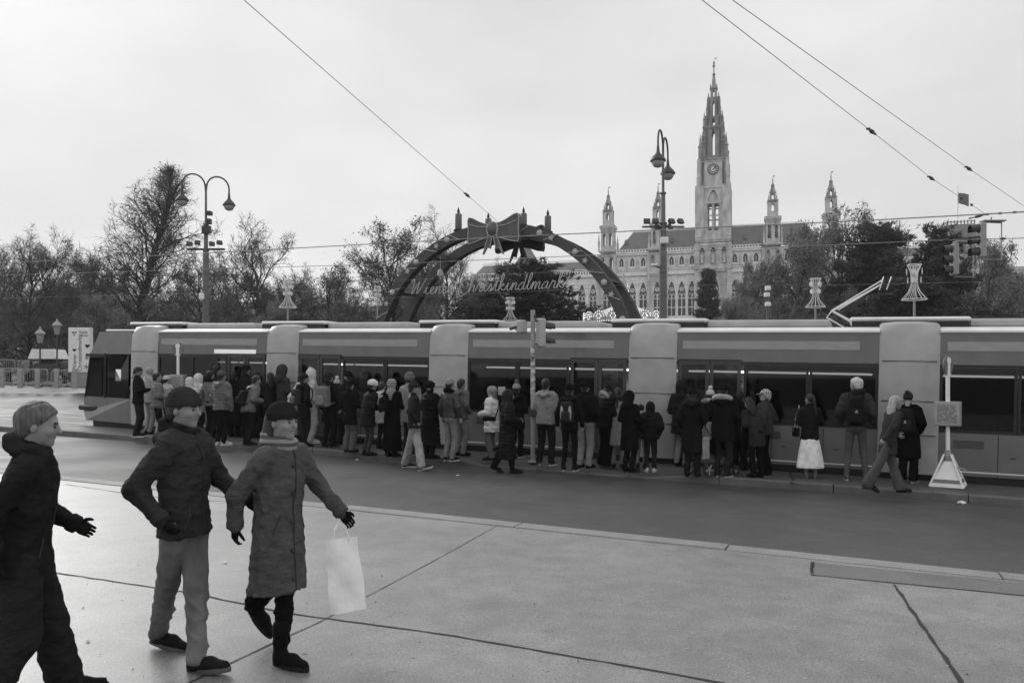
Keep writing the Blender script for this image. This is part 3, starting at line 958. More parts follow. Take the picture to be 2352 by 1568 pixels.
wo = obj("tower_window", window_mesh(3.4, h(1480), h(1330), h(1258)), tower, (0, -0.4, 0))
ck = MB()
zc_ = h(695)
ck.lathe([(1.72, 0), (1.72, 0.12), (1.5, 0.14)], 24, M=Matrix.Translation((0, TV - 4.2, zc_)) @ Matrix.Rotation(PI / 2, 4, 'X'))
ckf = ck.build("clock_face", M_stone, tower)
nm = MB()
for i in range(12):
    a = 2 * PI * i / 12
    nm.box(-0.17, 0.17, -0.03, 0.0, 0.92, 1.42, Matrix.Translation((0, TV - 4.36, zc_)) @ Matrix.Rotation(a, 4, 'Y'))
for R_, t in ((1.6, 0.14), (0.85, 0.07)):
    nm.tube([(R_ * math.cos(2*PI*i/24), TV - 4.37, zc_ + R_ * math.sin(2*PI*i/24)) for i in range(25)], t, 4, False)
nm.box(-0.13, 0.13, -0.06, -0.03, -0.25, 0.75, Matrix.Translation((0, TV - 4.36, zc_)) @ Matrix.Rotation(1.15, 4, 'Y'))
nm.box(-0.11, 0.11, -0.09, -0.06, -0.3, 1.2, Matrix.Translation((0, TV - 4.36, zc_)) @ Matrix.Rotation(0.9, 4, 'Y'))
nm.build("clock_hands", M_gold, tower)
st2 = [(x, z) for x in (-3.3, 0, 3.3) for z in (h(1200),)] + [(-4.9, h(1200)), (4.9, h(1200))]
for x, z in st2:
    obj("statue", st_me, tower, (x, -1.55, z))

# ---- turrets
def turret_mesh():
    mb = MB()
    H_ = lambda cy: h(cy)
    mb.box(-2.75, 2.75, -0.9, 4.6, -2, 18.2)
    square_stage(mb, 18.2, 33.0, 2.75, (2.2, 19.6, 26.6, 30.4), 1, 1.85)
    square_stage(mb, 33.0, H_(1130), 2.75, (1.1, 34.9, 38.0, 39.2), 2, 1.85)
    cornice(mb, 33.6, 3.2, 0.8, 1.85)
    cornice(mb, H_(1128), 3.1, 0.5, 1.85)
    cornice(mb, H_(1105), 2.8, 0.4, 1.85)
    for a in (-1, 1):
        for b in (-1, 1):
            mb.box(a*2.75 - 0.4, a*2.75 + 0.4, 1.85 + b*2.75 - 0.4, 1.85 + b*2.75 + 0.4, -2, H_(1130))
            pinnacle(mb, a * 2.6, 1.85 + b * 2.6, H_(1105), H_(1010), 0.3)
    square_stage(mb, H_(1105), H_(985), 2.05, (0.95, H_(1080), H_(1022), H_(1008)), 2, 1.85)
    cornice(mb, H_(965), 2.5, 0.9, 1.85)
    square_stage(mb, H_(965), H_(880), 1.4, (0.8, H_(935), H_(905), H_(893)), 1, 1.85)
    for a in (-1, 1):
        for b in (-1, 1):
            mb.box(a*1.4 - 0.2, a*1.4 + 0.2, 1.85 + b*1.4 - 0.2, 1.85 + b*1.4 + 0.2, H_(965), H_(878))
    cornice(mb, H_(876), 1.65, 0.4, 1.85)
    square_stage(mb, H_(876), H_(835), 0.85, (0.7, H_(870), H_(850), H_(843)), 1, 1.85)
    for a in (-1, 1):
        for b in (-1, 1):
            pinnacle(mb, a * 1.15, 1.85 + b * 1.15, H_(876), H_(840), 0.15)
    mb.lathe([(1.15, H_(835)), (0.85, H_(826)), (0.42, H_(800)), (0.6, H_(798)), (0.55, H_(793)), (0.2, H_(786)), (0.12, H_(770)), (0.25, H_(768)), (0.08, H_(762)), (0.05, H_(745))], 8, (0, 1.85, 0))
    mb.add([(0, 1.85, H_(750)), (0.7, 1.9, H_(748)), (0.6, 1.9, H_(742)), (0, 1.85, H_(744))], [(0, 1, 2, 3)])
    mb.m = [1 if min(mb.v[i][2] for i in f_) > H_(880) - 0.5 else 0 for f_ in mb.f]
    return mb.mesh("turret", [M_stone2, M_stone3])
tm = turret_mesh()
for i, u in enumerate((-33.1, -17.1, 17.6, 34.2)):
    t_ = obj("turret", tm, hall, (u, 0, 0))
    obj("turret_window", WM_main, t_, (0, -0.5, 0))

# far building with a flag, right of the hall
bld = thing("palace", "far stone roof pavilion with a flagpole above the pines on the right", "building", (135.0, 235.0, 0.5), -0.3)
mb = MB(); mb.box(-18, 30, 0, 20, -2, 33); mb.box(-8.5, 5, -1, 12, 33, 40.5); mb.box(-9, 5.5, -1.5, 12.5, 39.6, 40.6)
mb.build("wall", M_stone2, bld)
mb = MB(); mb.add([(-8.5, -1, 40.6), (5, -1, 40.6), (5, 12, 40.6), (-8.5, 12, 40.6), (-5.5, 2.5, 46.5), (2, 2.5, 46.5), (2, 8, 46.5), (-5.5, 8, 46.5)], [(0, 1, 5, 4), (1, 2, 6, 5), (2, 3, 7, 6), (3, 0, 4, 7), (4, 5, 6, 7)])
rf = mb.build("roof", M_slate, bld)
mb = MB()
for k in range(9): mb.box(-5.4 + k * 0.9, -5.1 + k * 0.9, 2.5, 2.7, 46.5, 47.7)
mb.box(-5.5, 2, 2.45, 2.75, 47.2, 47.4); mb.build("ridge_crest", M_slate, rf)
for x in (-6.5, -2.0, 2.5):
    wm = MB(); wm.box(x - 0.8, x + 0.8, -1.03, -1.001, 35, 38.5); wm.build("window", M_dark, bld)
mb = MB(); mb.tube([(-2, 5, 46.5), (-2, 5, 58.5)], 0.13, 6); fp = mb.build("flagpole", M_stone, bld)
mb = MB(); vs = []
for i in range(7):
    for z in (56.5 - i * 0.12, 53.4 - i * 0.22): vs.append((-2 + i * 0.5, 5 + 0.25 * math.sin(i * 1.4), z))
mb.add(vs, [(2*i, 2*i+2, 2*i+3, 2*i+1) for i in range(6)]); mb.build("flag", mat("flag_cloth", 0.12, 0.8), fp)
# far blocks seen between the trunks on the left
for i, (px, Y, w_, hh) in enumerate(((60, 190, 40, 15), (430, 210, 46, 17), (730, 200, 40, 15))):
    p = W(px, 862, Y)
    b_ = thing("apartment_building", "%s far block half hidden by the bare trees" % ("leftmost pale", "central dull", "low pale")[i] + (" at the edge", " behind the conical tree", " left of the arch")[i], "building", (p.x, p.y, 1.0), 0.1)
    mb = MB(); mb.box(-w_/2, w_/2, 0, 14, -1, hh); mb.build("wall", M_stone2, b_)
    mb = MB(); mb.prism([(0 - 0.5, hh), (14.5, hh), (7, hh + 4)], -w_/2 - 0.4, w_/2 + 0.4, 'x'); mb.build("roof", M_slate, b_)
    wme = MB(); wme.box(-0.6, 0.6, -0.04, -0.001, 0, 1.9); wme = wme.mesh("window", M_dark)
    for kx in range(int(w_ / 3.2)):
        for kz in range(4):
            obj("window", wme, b_, (-w_/2 + 1.6 + kx * 3.2, 0, 1.5 + kz * 3.6))
# ------------------------------------------------------------------ trees
M_bark = mat("dark_bark", 0.032, 0.9, 0.3, 3, bump=0.5, bscale=12, stretch=(1, 1, 0.25))
M_twig = mat("bare_twigs", 0.085, 0.9, 0.3, 0.5)
M_leafd = mat("withered_leaves", 0.12, 0.8, 0.35, 0.4)
M_leafl = mat("pale_leaves", 0.22, 0.8, 0.35, 0.4)
M_needle = mat("dark_needles", 0.06, 0.8, 0.4, 0.4)

def seg_mesh(segs, n):
    """tapered prisms for arrays of segments (p0, p1, r0, r1)"""
    P0 = np.array([s[0] for s in segs]); P1 = np.array([s[1] for s in segs])
    R0 = np.array([s[2] for s in segs]); R1 = np.array([s[3] for s in segs])
    D = P1 - P0; D /= np.linalg.norm(D, axis=1, keepdims=True) + 1e-9
    ref = np.where(np.abs(D[:, 2:3]) < 0.9, np.array([[0, 0, 1.0]]), np.array([[1.0, 0, 0]]))
    U = np.cross(D, ref); U /= np.linalg.norm(U, axis=1, keepdims=True) + 1e-9
    V = np.cross(D, U)
    ang = 2 * np.pi * np.arange(n) / n
    ring = U[:, None, :] * np.cos(ang)[None, :, None] + V[:, None, :] * np.sin(ang)[None, :, None]
    A = P0[:, None, :] + ring * R0[:, None, None]; B = P1[:, None, :] + ring * R1[:, None, None]
    verts = np.concatenate([A, B], axis=1).reshape(-1, 3)
    k = np.arange(n); q = np.stack([k, (k+1) % n, (k+1) % n + n, k + n], 1)
    faces = (q[None] + (np.arange(len(segs)) * 2 * n)[:, None, None]).reshape(-1, 4)
    return verts, faces

def np_mesh(name, verts, quads=None, tris=None, mats=(), mi=None, smooth=False):
    me = bpy.data.meshes.new(name)
    verts = np.asarray(verts, dtype=np.float32)
    nq = 0 if quads is None else len(quads); nt = 0 if tris is None else len(tris)
    me.vertices.add(len(verts)); me.vertices.foreach_set("co", verts.ravel())
    loops = np.concatenate([np.asarray(quads).ravel() if nq else np.zeros(0, int), np.asarray(tris).ravel() if nt else np.zeros(0, int)]).astype(np.int32)
    me.loops.add(len(loops)); me.loops.foreach_set("vertex_index", loops)
    starts = np.concatenate([np.arange(nq) * 4, nq * 4 + np.arange(nt) * 3]).astype(np.int32)
    me.polygons.add(nq + nt)
    me.polygons.foreach_set("loop_start", starts)
    try:
        me.polygons.foreach_set("loop_total", np.concatenate([np.full(nq, 4), np.full(nt, 3)]).astype(np.int32))
    except Exception:
        pass
    for m in mats: me.materials.append(m)
    if mi is not None: me.polygons.foreach_set("material_index", np.asarray(mi, dtype=np.int32))
    if smooth: me.polygons.foreach_set("use_smooth", np.ones(nq + nt, dtype=bool))
    me.update(calc_edges=True)
    me.validate()
    return me

def slivers(P, D, L_, w, rs):
    """thin triangles (twigs): base point, direction, length, width"""
    n = len(P)
    side = np.cross(D, rs.normal(size=(n, 3))); side /= np.linalg.norm(side, axis=1, keepdims=True) + 1e-9
    V = np.stack([P - side * w[:, None] / 2, P + side * w[:, None] / 2, P + D * L_[:, None]], 1).reshape(-1, 3)
    return V, np.arange(3 * n).reshape(-1, 3)
def leaves(P, size, rs):
    n = len(P)
    a = rs.normal(size=(n, 3)); a /= np.linalg.norm(a, axis=1, keepdims=True)
    b = np.cross(a, rs.normal(size=(n, 3))); b /= np.linalg.norm(b, axis=1, keepdims=True)
    s = size[:, None]
    V = np.stack([P - a * s, P + b * s * 0.55, P + a * s, P - b * s * 0.55], 1).reshape(-1, 3)
    return V, np.arange(4 * n).reshape(-1, 4)

def grow(seed, H, crown_r, first=0.28, style="broad", nl1=13, nl2=6, nl3=5, trunk_r=0.28, leafn=2500, leaf_m=None, leaf_s=0.09, twign=3.0, up=0.35):
    """returns (trunk mesh, crown mesh): trunk with limbs, crown of fine twigs and the last leaves"""
    r = random.Random(seed); rs = np.random.RandomState(seed)
    segs5, segs3 = [], []
    tips = []
    def branch(p, d, L_, r0, level, n):
        pts = [p]; step = L_ / n
        rr = r0
        for i in range(n):
            bend = 0.10 if level == 0 else 0.24
            d = (d + Vector((r.gauss(0, bend), r.gauss(0, bend), r.gauss(0, bend) + (0.06 if level else 0.02)))).normalized()
            q = p + d * step
            r1 = max(0.008, r0 * (1 - 0.80 * (i + 1) / n))
            (segs5 if level < 2 else segs3).append((p, q, rr, r1))
            p, rr = q, r1
            pts.append(q)
        return pts, d
    tp_, _ = branch(Vector((0, 0, -0.3)), Vector((r.gauss(0, .03), r.gauss(0, .03), 1)).normalized(), H * (0.90 if style == "cone" else 0.8), trunk_r, 0, 12)
    for i in range(nl1):
        f = first + (1 - first) * ((i + r.random() * 0.6) / nl1)
        k = min(11, int(f * 12)); base = tp_[k].lerp(tp_[k + 1], f * 12 - k if f * 12 - k < 1 else 1)
        az = i * 2.4 + r.uniform(-0.4, 0.4)
        if style == "cone":
            ff = (f - first) / (1 - first)
            L1 = crown_r * (0.98 * (1 - ff ** 2.2) ** 0.8 + 0.10) * r.uniform(0.8, 1.15) * (0.8 + 0.2 * min(1, ff * 5))
            el = 0.66 + 0.42 * ff + r.uniform(-0.1, 0.1)
        else:
            ff = (f - first) / (1 - first)
            L1 = crown_r * (0.75 + 0.55 * math.sin(PI * min(1, 0.25 + 0.65 * ff))) * r.uniform(0.75, 1.15)
            el = up + 0.75 * ff
        d1 = Vector((math.cos(az) * math.cos(el), math.sin(az) * math.cos(el), math.sin(el)))
        r1 = trunk_r * (0.42 if style == "broad" else 0.2) * (1 - 0.5 * f)
        p1, dd = branch(base, d1, L1, r1, 1, 7)
        for j in range(nl2 if style == 'broad' else max(2, int(round(nl2 * min(1.2, L1 / crown_r + 0.1))))):
            g1 = 0.25 + 0.75 * (j + r.random()) / nl2
            k1 = min(6, int(g1 * 7)); b1 = p1[k1].lerp(p1[k1 + 1], g1 * 7 - k1 if g1 * 7 - k1 < 1 else 1)
            dl = (p1[k1 + 1] - p1[k1]).normalized()
            sd = dl.cross(Vector((r.gauss(0, 1), r.gauss(0, 1), r.gauss(0, 1)))).normalized()
            d2 = (dl * 0.75 + sd * 0.75 + Vector((0, 0, 0.15))).normalized()
            L2 = L1 * 0.42 * r.uniform(0.7, 1.2) * (1.1 - 0.5 * g1)
            p2, d2e = branch(b1, d2, L2, max(0.014, r1 * 0.38), 2, 4)
            for q in range(nl3):
                g2 = 0.2 + 0.8 * (q + r.random()) / nl3
                k2 = min(3, int(g2 * 4)); b2 = p2[k2].lerp(p2[k2 + 1], g2 * 4 - k2 if g2 * 4 - k2 < 1 else 1)
                dl2 = (p2[k2 + 1] - p2[k2]).normalized()
                sd2 = dl2.cross(Vector((r.gauss(0, 1), r.gauss(0, 1), r.gauss(0, 1)))).normalized()
                d3 = (dl2 * 0.7 + sd2 * 0.8 + Vector((0, 0, 0.1))).normalized()
                L3 = L2 * 0.5 * r.uniform(0.6, 1.2)
                p3, d3e = branch(b2, d3, L3, 0.012, 3, 2)
                tips.append((p3[0], p3[-1]))
    v5, f5 = seg_mesh(segs5, 6)
    trunk = np_mesh("trunk", v5, f5, None, [M_bark], smooth=True)
    v3, f3 = seg_mesh([(a, b, max(c, 0.013), max(e, 0.009)) for a, b, c, e in segs3], 3)
    A = np.array([t[0] for t in tips]); B = np.array([t[1] for t in tips])
    m = int(len(tips) * twign)
    idx = rs.randint(0, len(tips), m); t = rs.uniform(0.1, 1.0, m)[:, None]
    P = A[idx] * (1 - t) + B[idx] * t
    D = B[idx] - A[idx]; D /= np.linalg.norm(D, axis=1, keepdims=True) + 1e-9
    D = D * 0.6 + rs.normal(size=D.shape) * 0.5 + np.array([0, 0, 0.15]); D /= np.linalg.norm(D, axis=1, keepdims=True)
    sv, sf = slivers(P, D, rs.uniform(0.35, 1.05, m), rs.uniform(0.020, 0.040, m), rs)
    # remaining leaves hang in clumps near some twig ends
    cl = rs.choice(len(tips), max(1, leafn // 14)); idx = rs.choice(cl, leafn)
    P = B[idx] * 0.8 + A[idx] * 0.2 + rs.normal(size=(leafn, 3)) * np.array([0.32, 0.32, 0.26])
    lv, lf = leaves(P, rs.uniform(0.6, 1.3, leafn) * leaf_s, rs)
    verts = np.concatenate([v3, lv, sv]); o1 = len(v3); o2 = o1 + len(lv)
    quads = np.concatenate([f3, lf + o1]); tris = sf + o2
    mi = np.concatenate([np.zeros(len(f3)), np.ones(len(lf)), np.zeros(len(sf))])
    crown = np_mesh("crown", verts, quads, tris, [M_twig, leaf_m or M_leafd], mi)
    return trunk, crown

def conifer(seed, H, R0, layers, per, style="pine", trunk_r=0.25):
    r = random.Random(seed); rs = np.random.RandomState(seed)
    segs = []; PP = []; DD = []
    p = Vector((0, 0, -0.3)); N_ = 12
    pts = [p]
    for i in range(N_):
        q = p + Vector((r.gauss(0, 0.05), r.gauss(0, 0.05), (H + 0.3) / N_)); segs.append((p, q, trunk_r * (1 - i / N_ * 0.92), trunk_r * (1 - (i+1) / N_ * 0.92))); p = q; pts.append(q)
    for i in range(layers):
        f = (i + 0.3) / layers
        z0 = H * ((0.12 if style == "pine" else 0.06) + (0.86 if style == "pine" else 0.92) * f)
        k = min(N_ - 1, int(z0 / H * N_)); base = pts[k].lerp(pts[k+1], 0.5)
        for j in range(per):
            az = j * 2 * PI / per + i * 1.1 + r.uniform(-0.5, 0.5)
            if style == "pine":
                L_ = R0 * (1.0 - 0.72 * f ** 1.5) * r.uniform(0.55, 1.15) * (0.6 + 0.4 * min(1, f * 3)); el = -0.02 + 0.35 * f + r.uniform(-0.1, 0.15)
            else:
                L_ = R0 * (1.02 - f) * r.uniform(0.55, 1.15) + 0.08; el = -0.30 + 0.75 * f + r.uniform(-0.12, 0.12)
            d = Vector((math.cos(az) * math.cos(el), math.sin(az) * math.cos(el), math.sin(el)))
            q = base + Vector((0, 0, r.uniform(-0.5, 0.5) * H / layers)); nseg = 5
            for s_ in range(nseg):
                d = (d + Vector((r.gauss(0, .1), r.gauss(0, .1), r.gauss(0, .06) + (0.05 if style == "pine" else 0.07)))).normalized()
                q2 = q + d * L_ / nseg
                segs.append((q, q2, 0.05 * (1 - s_/nseg) + 0.012, 0.05 * (1 - (s_+1)/nseg) + 0.01))
                if s_ >= (1 if style == "pine" else 0):
                    nc = max(4, int(7 * L_ / nseg * (3.4 if style == "pine" else 4.5)))
                    for _ in range(nc):
                        c = q.lerp(q2, r.random()) + Vector((r.gauss(0, 1), r.gauss(0, 1), r.gauss(0, .5))) * (0.30 if style == "pine" else 0.14)
                        PP.append(c); DD.append((d + Vector((r.gauss(0, .5), r.gauss(0, .5), 0.45 if style == "pine" else 0.0))).normalized())
                q = q2
    v, f_ = seg_mesh(segs, 5)
    trunk = np_mesh("trunk", v, f_, None, [M_bark], smooth=True)
    P = np.array(PP); D = np.array(DD)
    rep = 9
    P = np.repeat(P, rep, 0); D = np.repeat(D, rep, 0)
    D = D + rs.normal(size=D.shape) * 0.65; D /= np.linalg.norm(D, axis=1, keepdims=True)
    P = P + rs.normal(size=P.shape) * 0.05
    n = len(P)
    sv, sf = slivers(P, D, rs.uniform(0.2, 0.42, n) * (1 if style == "pine" else 0.8), rs.uniform(0.05, 0.10, n), rs)
    return trunk, np_mesh("crown", sv, None, sf, [M_needle])

PROTO = {
    "bare1": grow(11, 15, 5.2, 0.20, nl1=20, nl2=10, nl3=7, leafn=1800, twign=6, trunk_r=0.36),
    "bare2": grow(12, 15, 5.8, 0.17, nl1=21, nl2=10, nl3=7, leafn=2600, trunk_r=0.42, twign=6),
    "bare3": grow(13, 15, 5.0, 0.20, nl1=19, nl2=10, nl3=7, leafn=5500, leaf_s=0.12, twign=5, trunk_r=0.38),
    "cone": grow(14, 21, 5.0, 0.12, "cone", nl1=96, nl2=9, nl3=4, leafn=2200, leaf_s=0.08, trunk_r=0.45, twign=3.2),
    "leafy": grow(15, 14, 5.0, 0.10, nl1=19, nl2=9, nl3=6, leafn=34000, leaf_m=M_leafl, leaf_s=0.12, twign=4, up=0.15),
    "leafy2": grow(16, 14, 5.0, 0.08, nl1=19, nl2=9, nl3=6, leafn=26000, leaf_s=0.13, twign=4, up=0.1),
    "pine": conifer(21, 12, 5.2, 14, 9, "pine"),
    "pine2": conifer(22, 14, 5.2, 17, 9, "pine"),
    "fir": conifer(23, 9, 1.9, 30, 10, "fir", 0.14),
}
PH = {"bare1": 15, "bare2": 15, "bare3": 15, "cone": 21, "leafy": 14, "leafy2": 14, "pine": 12.2, "pine2": 14.2, "fir": 9}
def crown_top(me):
    n = len(me.vertices); a = np.empty(n * 3, dtype=np.float32); me.vertices.foreach_get("co", a); a = a.reshape(-1, 3)
    return float(np.percentile(a[:, 2], 99.8)), float(np.percentile(np.abs(a[:, 0]), 98))
PT = {k: crown_top(v[1]) for k, v in PROTO.items()}
def tree(kind, px, Y, top_py, half_w_px, label, rz, group=None, name=None, cat="tree"):
    """crown top at top_py, crown half width half_w_px, standing at depth Y"""
    p = W(px, 862, Y); z0 = g(p.x, min(p.y, 60))
    Ht = HZ(top_py, Y) - z0; sz = Ht / PT[kind][0]
    sx = half_w_px / FPX * Y / PT[kind][1]
    nm = name or {"pine": "pine_tree", "pine2": "pine_tree", "fir": "fir_tree", "cone": "conical_tree"}.get(kind, "bare_tree")
    t = thing(nm, label, cat, (p.x, p.y, z0), rz, group)
    t.scale = (sx, sx, sz)
    obj("trunk", PROTO[kind][0], t)
    c = obj("crown", PROTO[kind][1], t)
    return t
GT = "trees of the park"
tree("cone", 335, 74, 388, 128, "tall conical tree with upswept bare branches, left of the double street lamp", 0.4, GT)
tree("bare1", 66, 62, 515, 95, "bare tree with a forked crown at the left edge of the photo", 1.0, GT)
tree("bare2", 128, 70, 530, 80, "bare tree just left of the tall conical tree", 2.2, GT)
tree("bare2", 600, 78, 500, 118, "round broad bare tree between the left street lamp and the arch", 0.2, GT)
tree("bare3", 890, 70, 503, 118, "dense bare tree behind the left half of the arch", 0.7, GT)
tree("bare1", 1025, 80, 486, 92, "tall leaf-flecked tree behind the arch, left of its bow", 2.9, GT)
tree("bare3", 740, 84, 600, 90, "low bare tree in the gap left of the arch", 1.7, GT)
tree("bare1", 460, 90, 560, 85, "bare tree standing behind the left double street lamp", 3.7, GT)
tree("bare3", 215, 92, 560, 85, "bare tree in the second row behind the conical tree", 4.4, GT)
tree("bare2", -20, 80, 545, 80, "bare tree cut by the left edge of the photo", 5.2, GT)
tree("bare1", 1110, 95, 600, 75, "thin bare tree seen through the arch below the bow", 5.0, GT)
tree("pine", 1215, 62, 604, 150, "wide dark pine spreading under the arch behind the script sign", 0.5, GT)
tree("fir", 1625, 120, 622, 46, "small slender fir in front of the clock tower", 0.0, GT)
tree("leafy", 1800, 72, 520, 125, "pale leafy tree right of the clock tower", 0.9, GT, "leafy_tree")
tree("bare3", 1905, 86, 466, 110, "tall bare tree in front of the right turrets", 1.5, GT)
tree("bare1", 2035, 84, 472, 100, "thin-topped bare tree between the two right pines", 2.0, GT)
tree("pine2", 2010, 68, 512, 110, "large dark pine behind the pantograph", 1.2, GT)
tree("pine2", 2165, 64, 520, 88, "dark pine behind the hanging traffic lights", 2.6, GT)
tree("pine", 2090, 60, 640, 130, "low spreading dark pine behind the biggest white ornament", 3.3, GT)
tree("leafy", 2330, 70, 560, 105, "pale leafy tree at the right edge of the photo", 4.0, GT, "leafy_tree")
tree("bare2", 2225, 95, 540, 80, "bare tree behind the hanging traffic lights", 0.3, GT)
tree("leafy", 1735, 78, 610, 70, "small pale leafy tree at the foot of the clock tower", 5.0, GT, "leafy_tree")
# understorey: shrubs along the park fence
GS = "shrubs at the edge of the park"
SH = [(-30, 60, 700, 70), (60, 66, 690, 75), (160, 64, 712, 70), (260, 66, 680, 75), (380, 66, 690, 75), (500, 68, 680, 80), (610, 66, 690, 75), (710, 68, 670, 80), (820, 66, 690, 70), (960, 66, 650, 60),
      (1070, 70, 690, 60), (1500, 150, 735, 40), (1720, 66, 680, 70), (1830, 64, 690, 75), (1940, 64, 670, 80), (2060, 66, 690, 80), (2190, 64, 680, 80), (2300, 62, 690, 80), (2400, 62, 680, 80)]
sl_ = ["leftmost", "broad", "loose", "dark", "tall", "thick", "rounded", "spreading", "low", "upright"]
for i, (px, Y, top, hw) in enumerate(SH):
    near = ["beside the left park lantern", "under the forked bare tree", "behind the white market banner", "left of the conical trunk", "right of the conical trunk", "right of the left lamp post", "below the round bare tree",
            "left of the first ornament", "by the left foot of the arch", "inside the left leg of the arch", "below the script sign", "by the merry-go-round", "below the clock tower", "behind the camera post", "behind the left pantograph arm",
            "behind the pantograph head", "right of the biggest ornament", "under the right leafy tree", "at the right edge"][i]
    tree("leafy2" if i % 3 else "leafy", px, Y, top, hw, "leafy shrub %s" % near, i * 1.3, GS, "shrub", "shrub")
# a second row of trunks deep in the park, too far and dim to tell apart
rr_ = random.Random(5)
FAR = ["distant bare tree in the far row deep in the park"]
GB = "far row of park trees"
for i in range(26):
    px = -60 + i * 96 + rr_.uniform(-20, 20)
    if 1290 < px < 1760: continue
    tree(("bare1", "bare2", "bare3", "leafy2")[i % 4], px, 108 + rr_.uniform(-8, 14), 612 + rr_.uniform(-25, 25), 75, FAR[0], rr_.uniform(0, 6), GB)

_tri = sum(sum(len(p.vertices) - 2 for p in m.polygons) for v in PROTO.values() for m in v)
print("TREE TRIS", _tri)
# ------------------------------------------------------------------ the market arch
M_archf = mat("arch_front_cloth", 0.06, 0.6, 0.12, 2)
M_archd = mat("arch_dark_frame", 0.018, 0.7, 0.2, 3)
M_bow = mat("bow_panel", 0.10, 0.6, 0.18, 3, bump=0.2, bscale=20)
M_tubel = mat("pale_light_tube", 0.52, 0.4, 0.1, 10)
M_ballp = mat("pale_disc_lamp", 0.45, 0.35, 0.06, 4)
M_candle = mat("candle_wax_grey", 0.13, 0.5, 0.1, 2)
M_galv = mat("galvanised_steel", 0.32, 0.5, 0.15, 6)
M_dpost = mat("dark_painted_steel", 0.045, 0.45, 0.2, 5)
M_mpost = mat("grey_painted_steel", 0.12, 0.5, 0.15, 5)
M_white = mat("white_paint", 0.85, 0.5, 0.08, 4)
M_wire = mat("wire_steel", 0.26, 0.6, 0.2, 10)
M_bulb = emit_mat("lit_bulb", 0.9, 1.0)

arch = thing("market_arch", "big round market entrance arch with bow, candles and script lettering, behind the tram", "arch", (-1.03, 42.0, 0.55), STREET_RZ)
ZC, RO, RI, VD = 1.64, 7.72, 7.20, 3.05
def arc_pts(R, n=40):
    pts = [(R + 0.25, -ZC), (R + 0.08, -0.6)]
    pts += [(R * math.cos(PI * i / n), R * math.sin(PI * i / n)) for i in range(n + 1)]
    pts += [(-R - 0.08, -0.6), (-R - 0.25, -ZC)]
    return pts
def arch_frame(v0, v1):
    O_, I_ = arc_pts(RO), arc_pts(RI)
    n = len(O_)
    mb = MB()
    vs = []
    for (uo, zo), (ui, zi) in zip(O_, I_):
        vs += [(uo, v0, zo + ZC), (uo, v1, zo + ZC), (ui, v1, zi + ZC), (ui, v0, zi + ZC)]
    for i in range(n - 1):
        a = 4 * i
        mb.mi = 0; mb.add([vs[a], vs[a+4], vs[a+7], vs[a+3]], [(0, 1, 2, 3)])
        mb.mi = 1
        mb.add([vs[a], vs[a+1], vs[a+5], vs[a+4]], [(0, 1, 2, 3)]); mb.add([vs[a+1], vs[a+2], vs[a+6], vs[a+5]], [(0, 1, 2, 3)]); mb.add([vs[a+2], vs[a+3], vs[a+7], vs[a+6]], [(0, 1, 2, 3)])
    mb.mi = 1; mb.add(vs[:4], [(0, 1, 2, 3)]); mb.add(vs[-4:], [(0, 1, 2, 3)])
    return mb.build("arch_rib", [M_archf, M_archd], arch)
arch_frame(0, 0.55); arch_frame(VD - 0.5, VD)
for ad in (14, 36, 58, 82, 98, 122, 144, 166):
    a = math.radians(ad); R_ = (RO + RI) / 2
    mb = MB(); mb.box(-0.09, 0.09, 0.55, VD - 0.5, -0.22, 0.22, Matrix.Translation((R_ * math.cos(a), 0, ZC + R_ * math.sin(a))) @ Matrix.Rotation(-a + PI / 2, 4, 'Y'))
    mb.build("cross_brace", M_archd, arch)
for k, ad in enumerate(range(8, 174, 6)):                     # diagonal pale stripes across the front
    if 74 < ad < 106: continue
    a, b = math.radians(ad), math.radians(ad + (4.5 if ad < 90 else -4.5))
    mb = MB(); mb.tube([(RO * math.cos(a), -0.03, ZC + RO * math.sin(a)), (RI * math.cos(b), -0.03, ZC + RI * math.sin(b))], 0.022, 5)
    if k % 2: mb.build("light_tube", M_tubel, arch)
def star_poly(R, n=6, rin=0.5):
    return [((R if i % 2 == 0 else R * rin) * math.cos(PI / 2 + PI * i / n), (R if i % 2 == 0 else R * rin) * math.sin(PI / 2 + PI * i / n)) for i in range(2 * n)]
sb = MB(); sb.prism(star_poly(0.18, 5, 0.45), -0.10, -0.03, 'y'); star_me = sb.mesh("star", M_ballp)
bb = MB(); bb.lathe([(0.02, -0.09), (0.10, -0.08), (0.15, -0.04), (0.165, 0.0), (0.15, 0.03)], 16, M=Matrix.Rotation(-PI / 2, 4, 'X') @ Matrix.Diagonal((1, 1, 1, 1))); ball_me = bb.mesh("round_lamp", M_ballp, True)
Rm = (RO + RI) / 2
for ad in (111, 128, 145, 161, 69, 52, 35, 19):
    a = math.radians(ad)
    obj("round_lamp", ball_me, arch, (Rm * math.cos(a), -0.05, ZC + Rm * math.sin(a)))
    a2 = math.radians(ad + (5.5 if ad > 90 else -5.5))
    obj("star", star_me, arch, (Rm * math.cos(a2), 0, ZC + Rm * math.sin(a2)), (0, 0.3, 0))
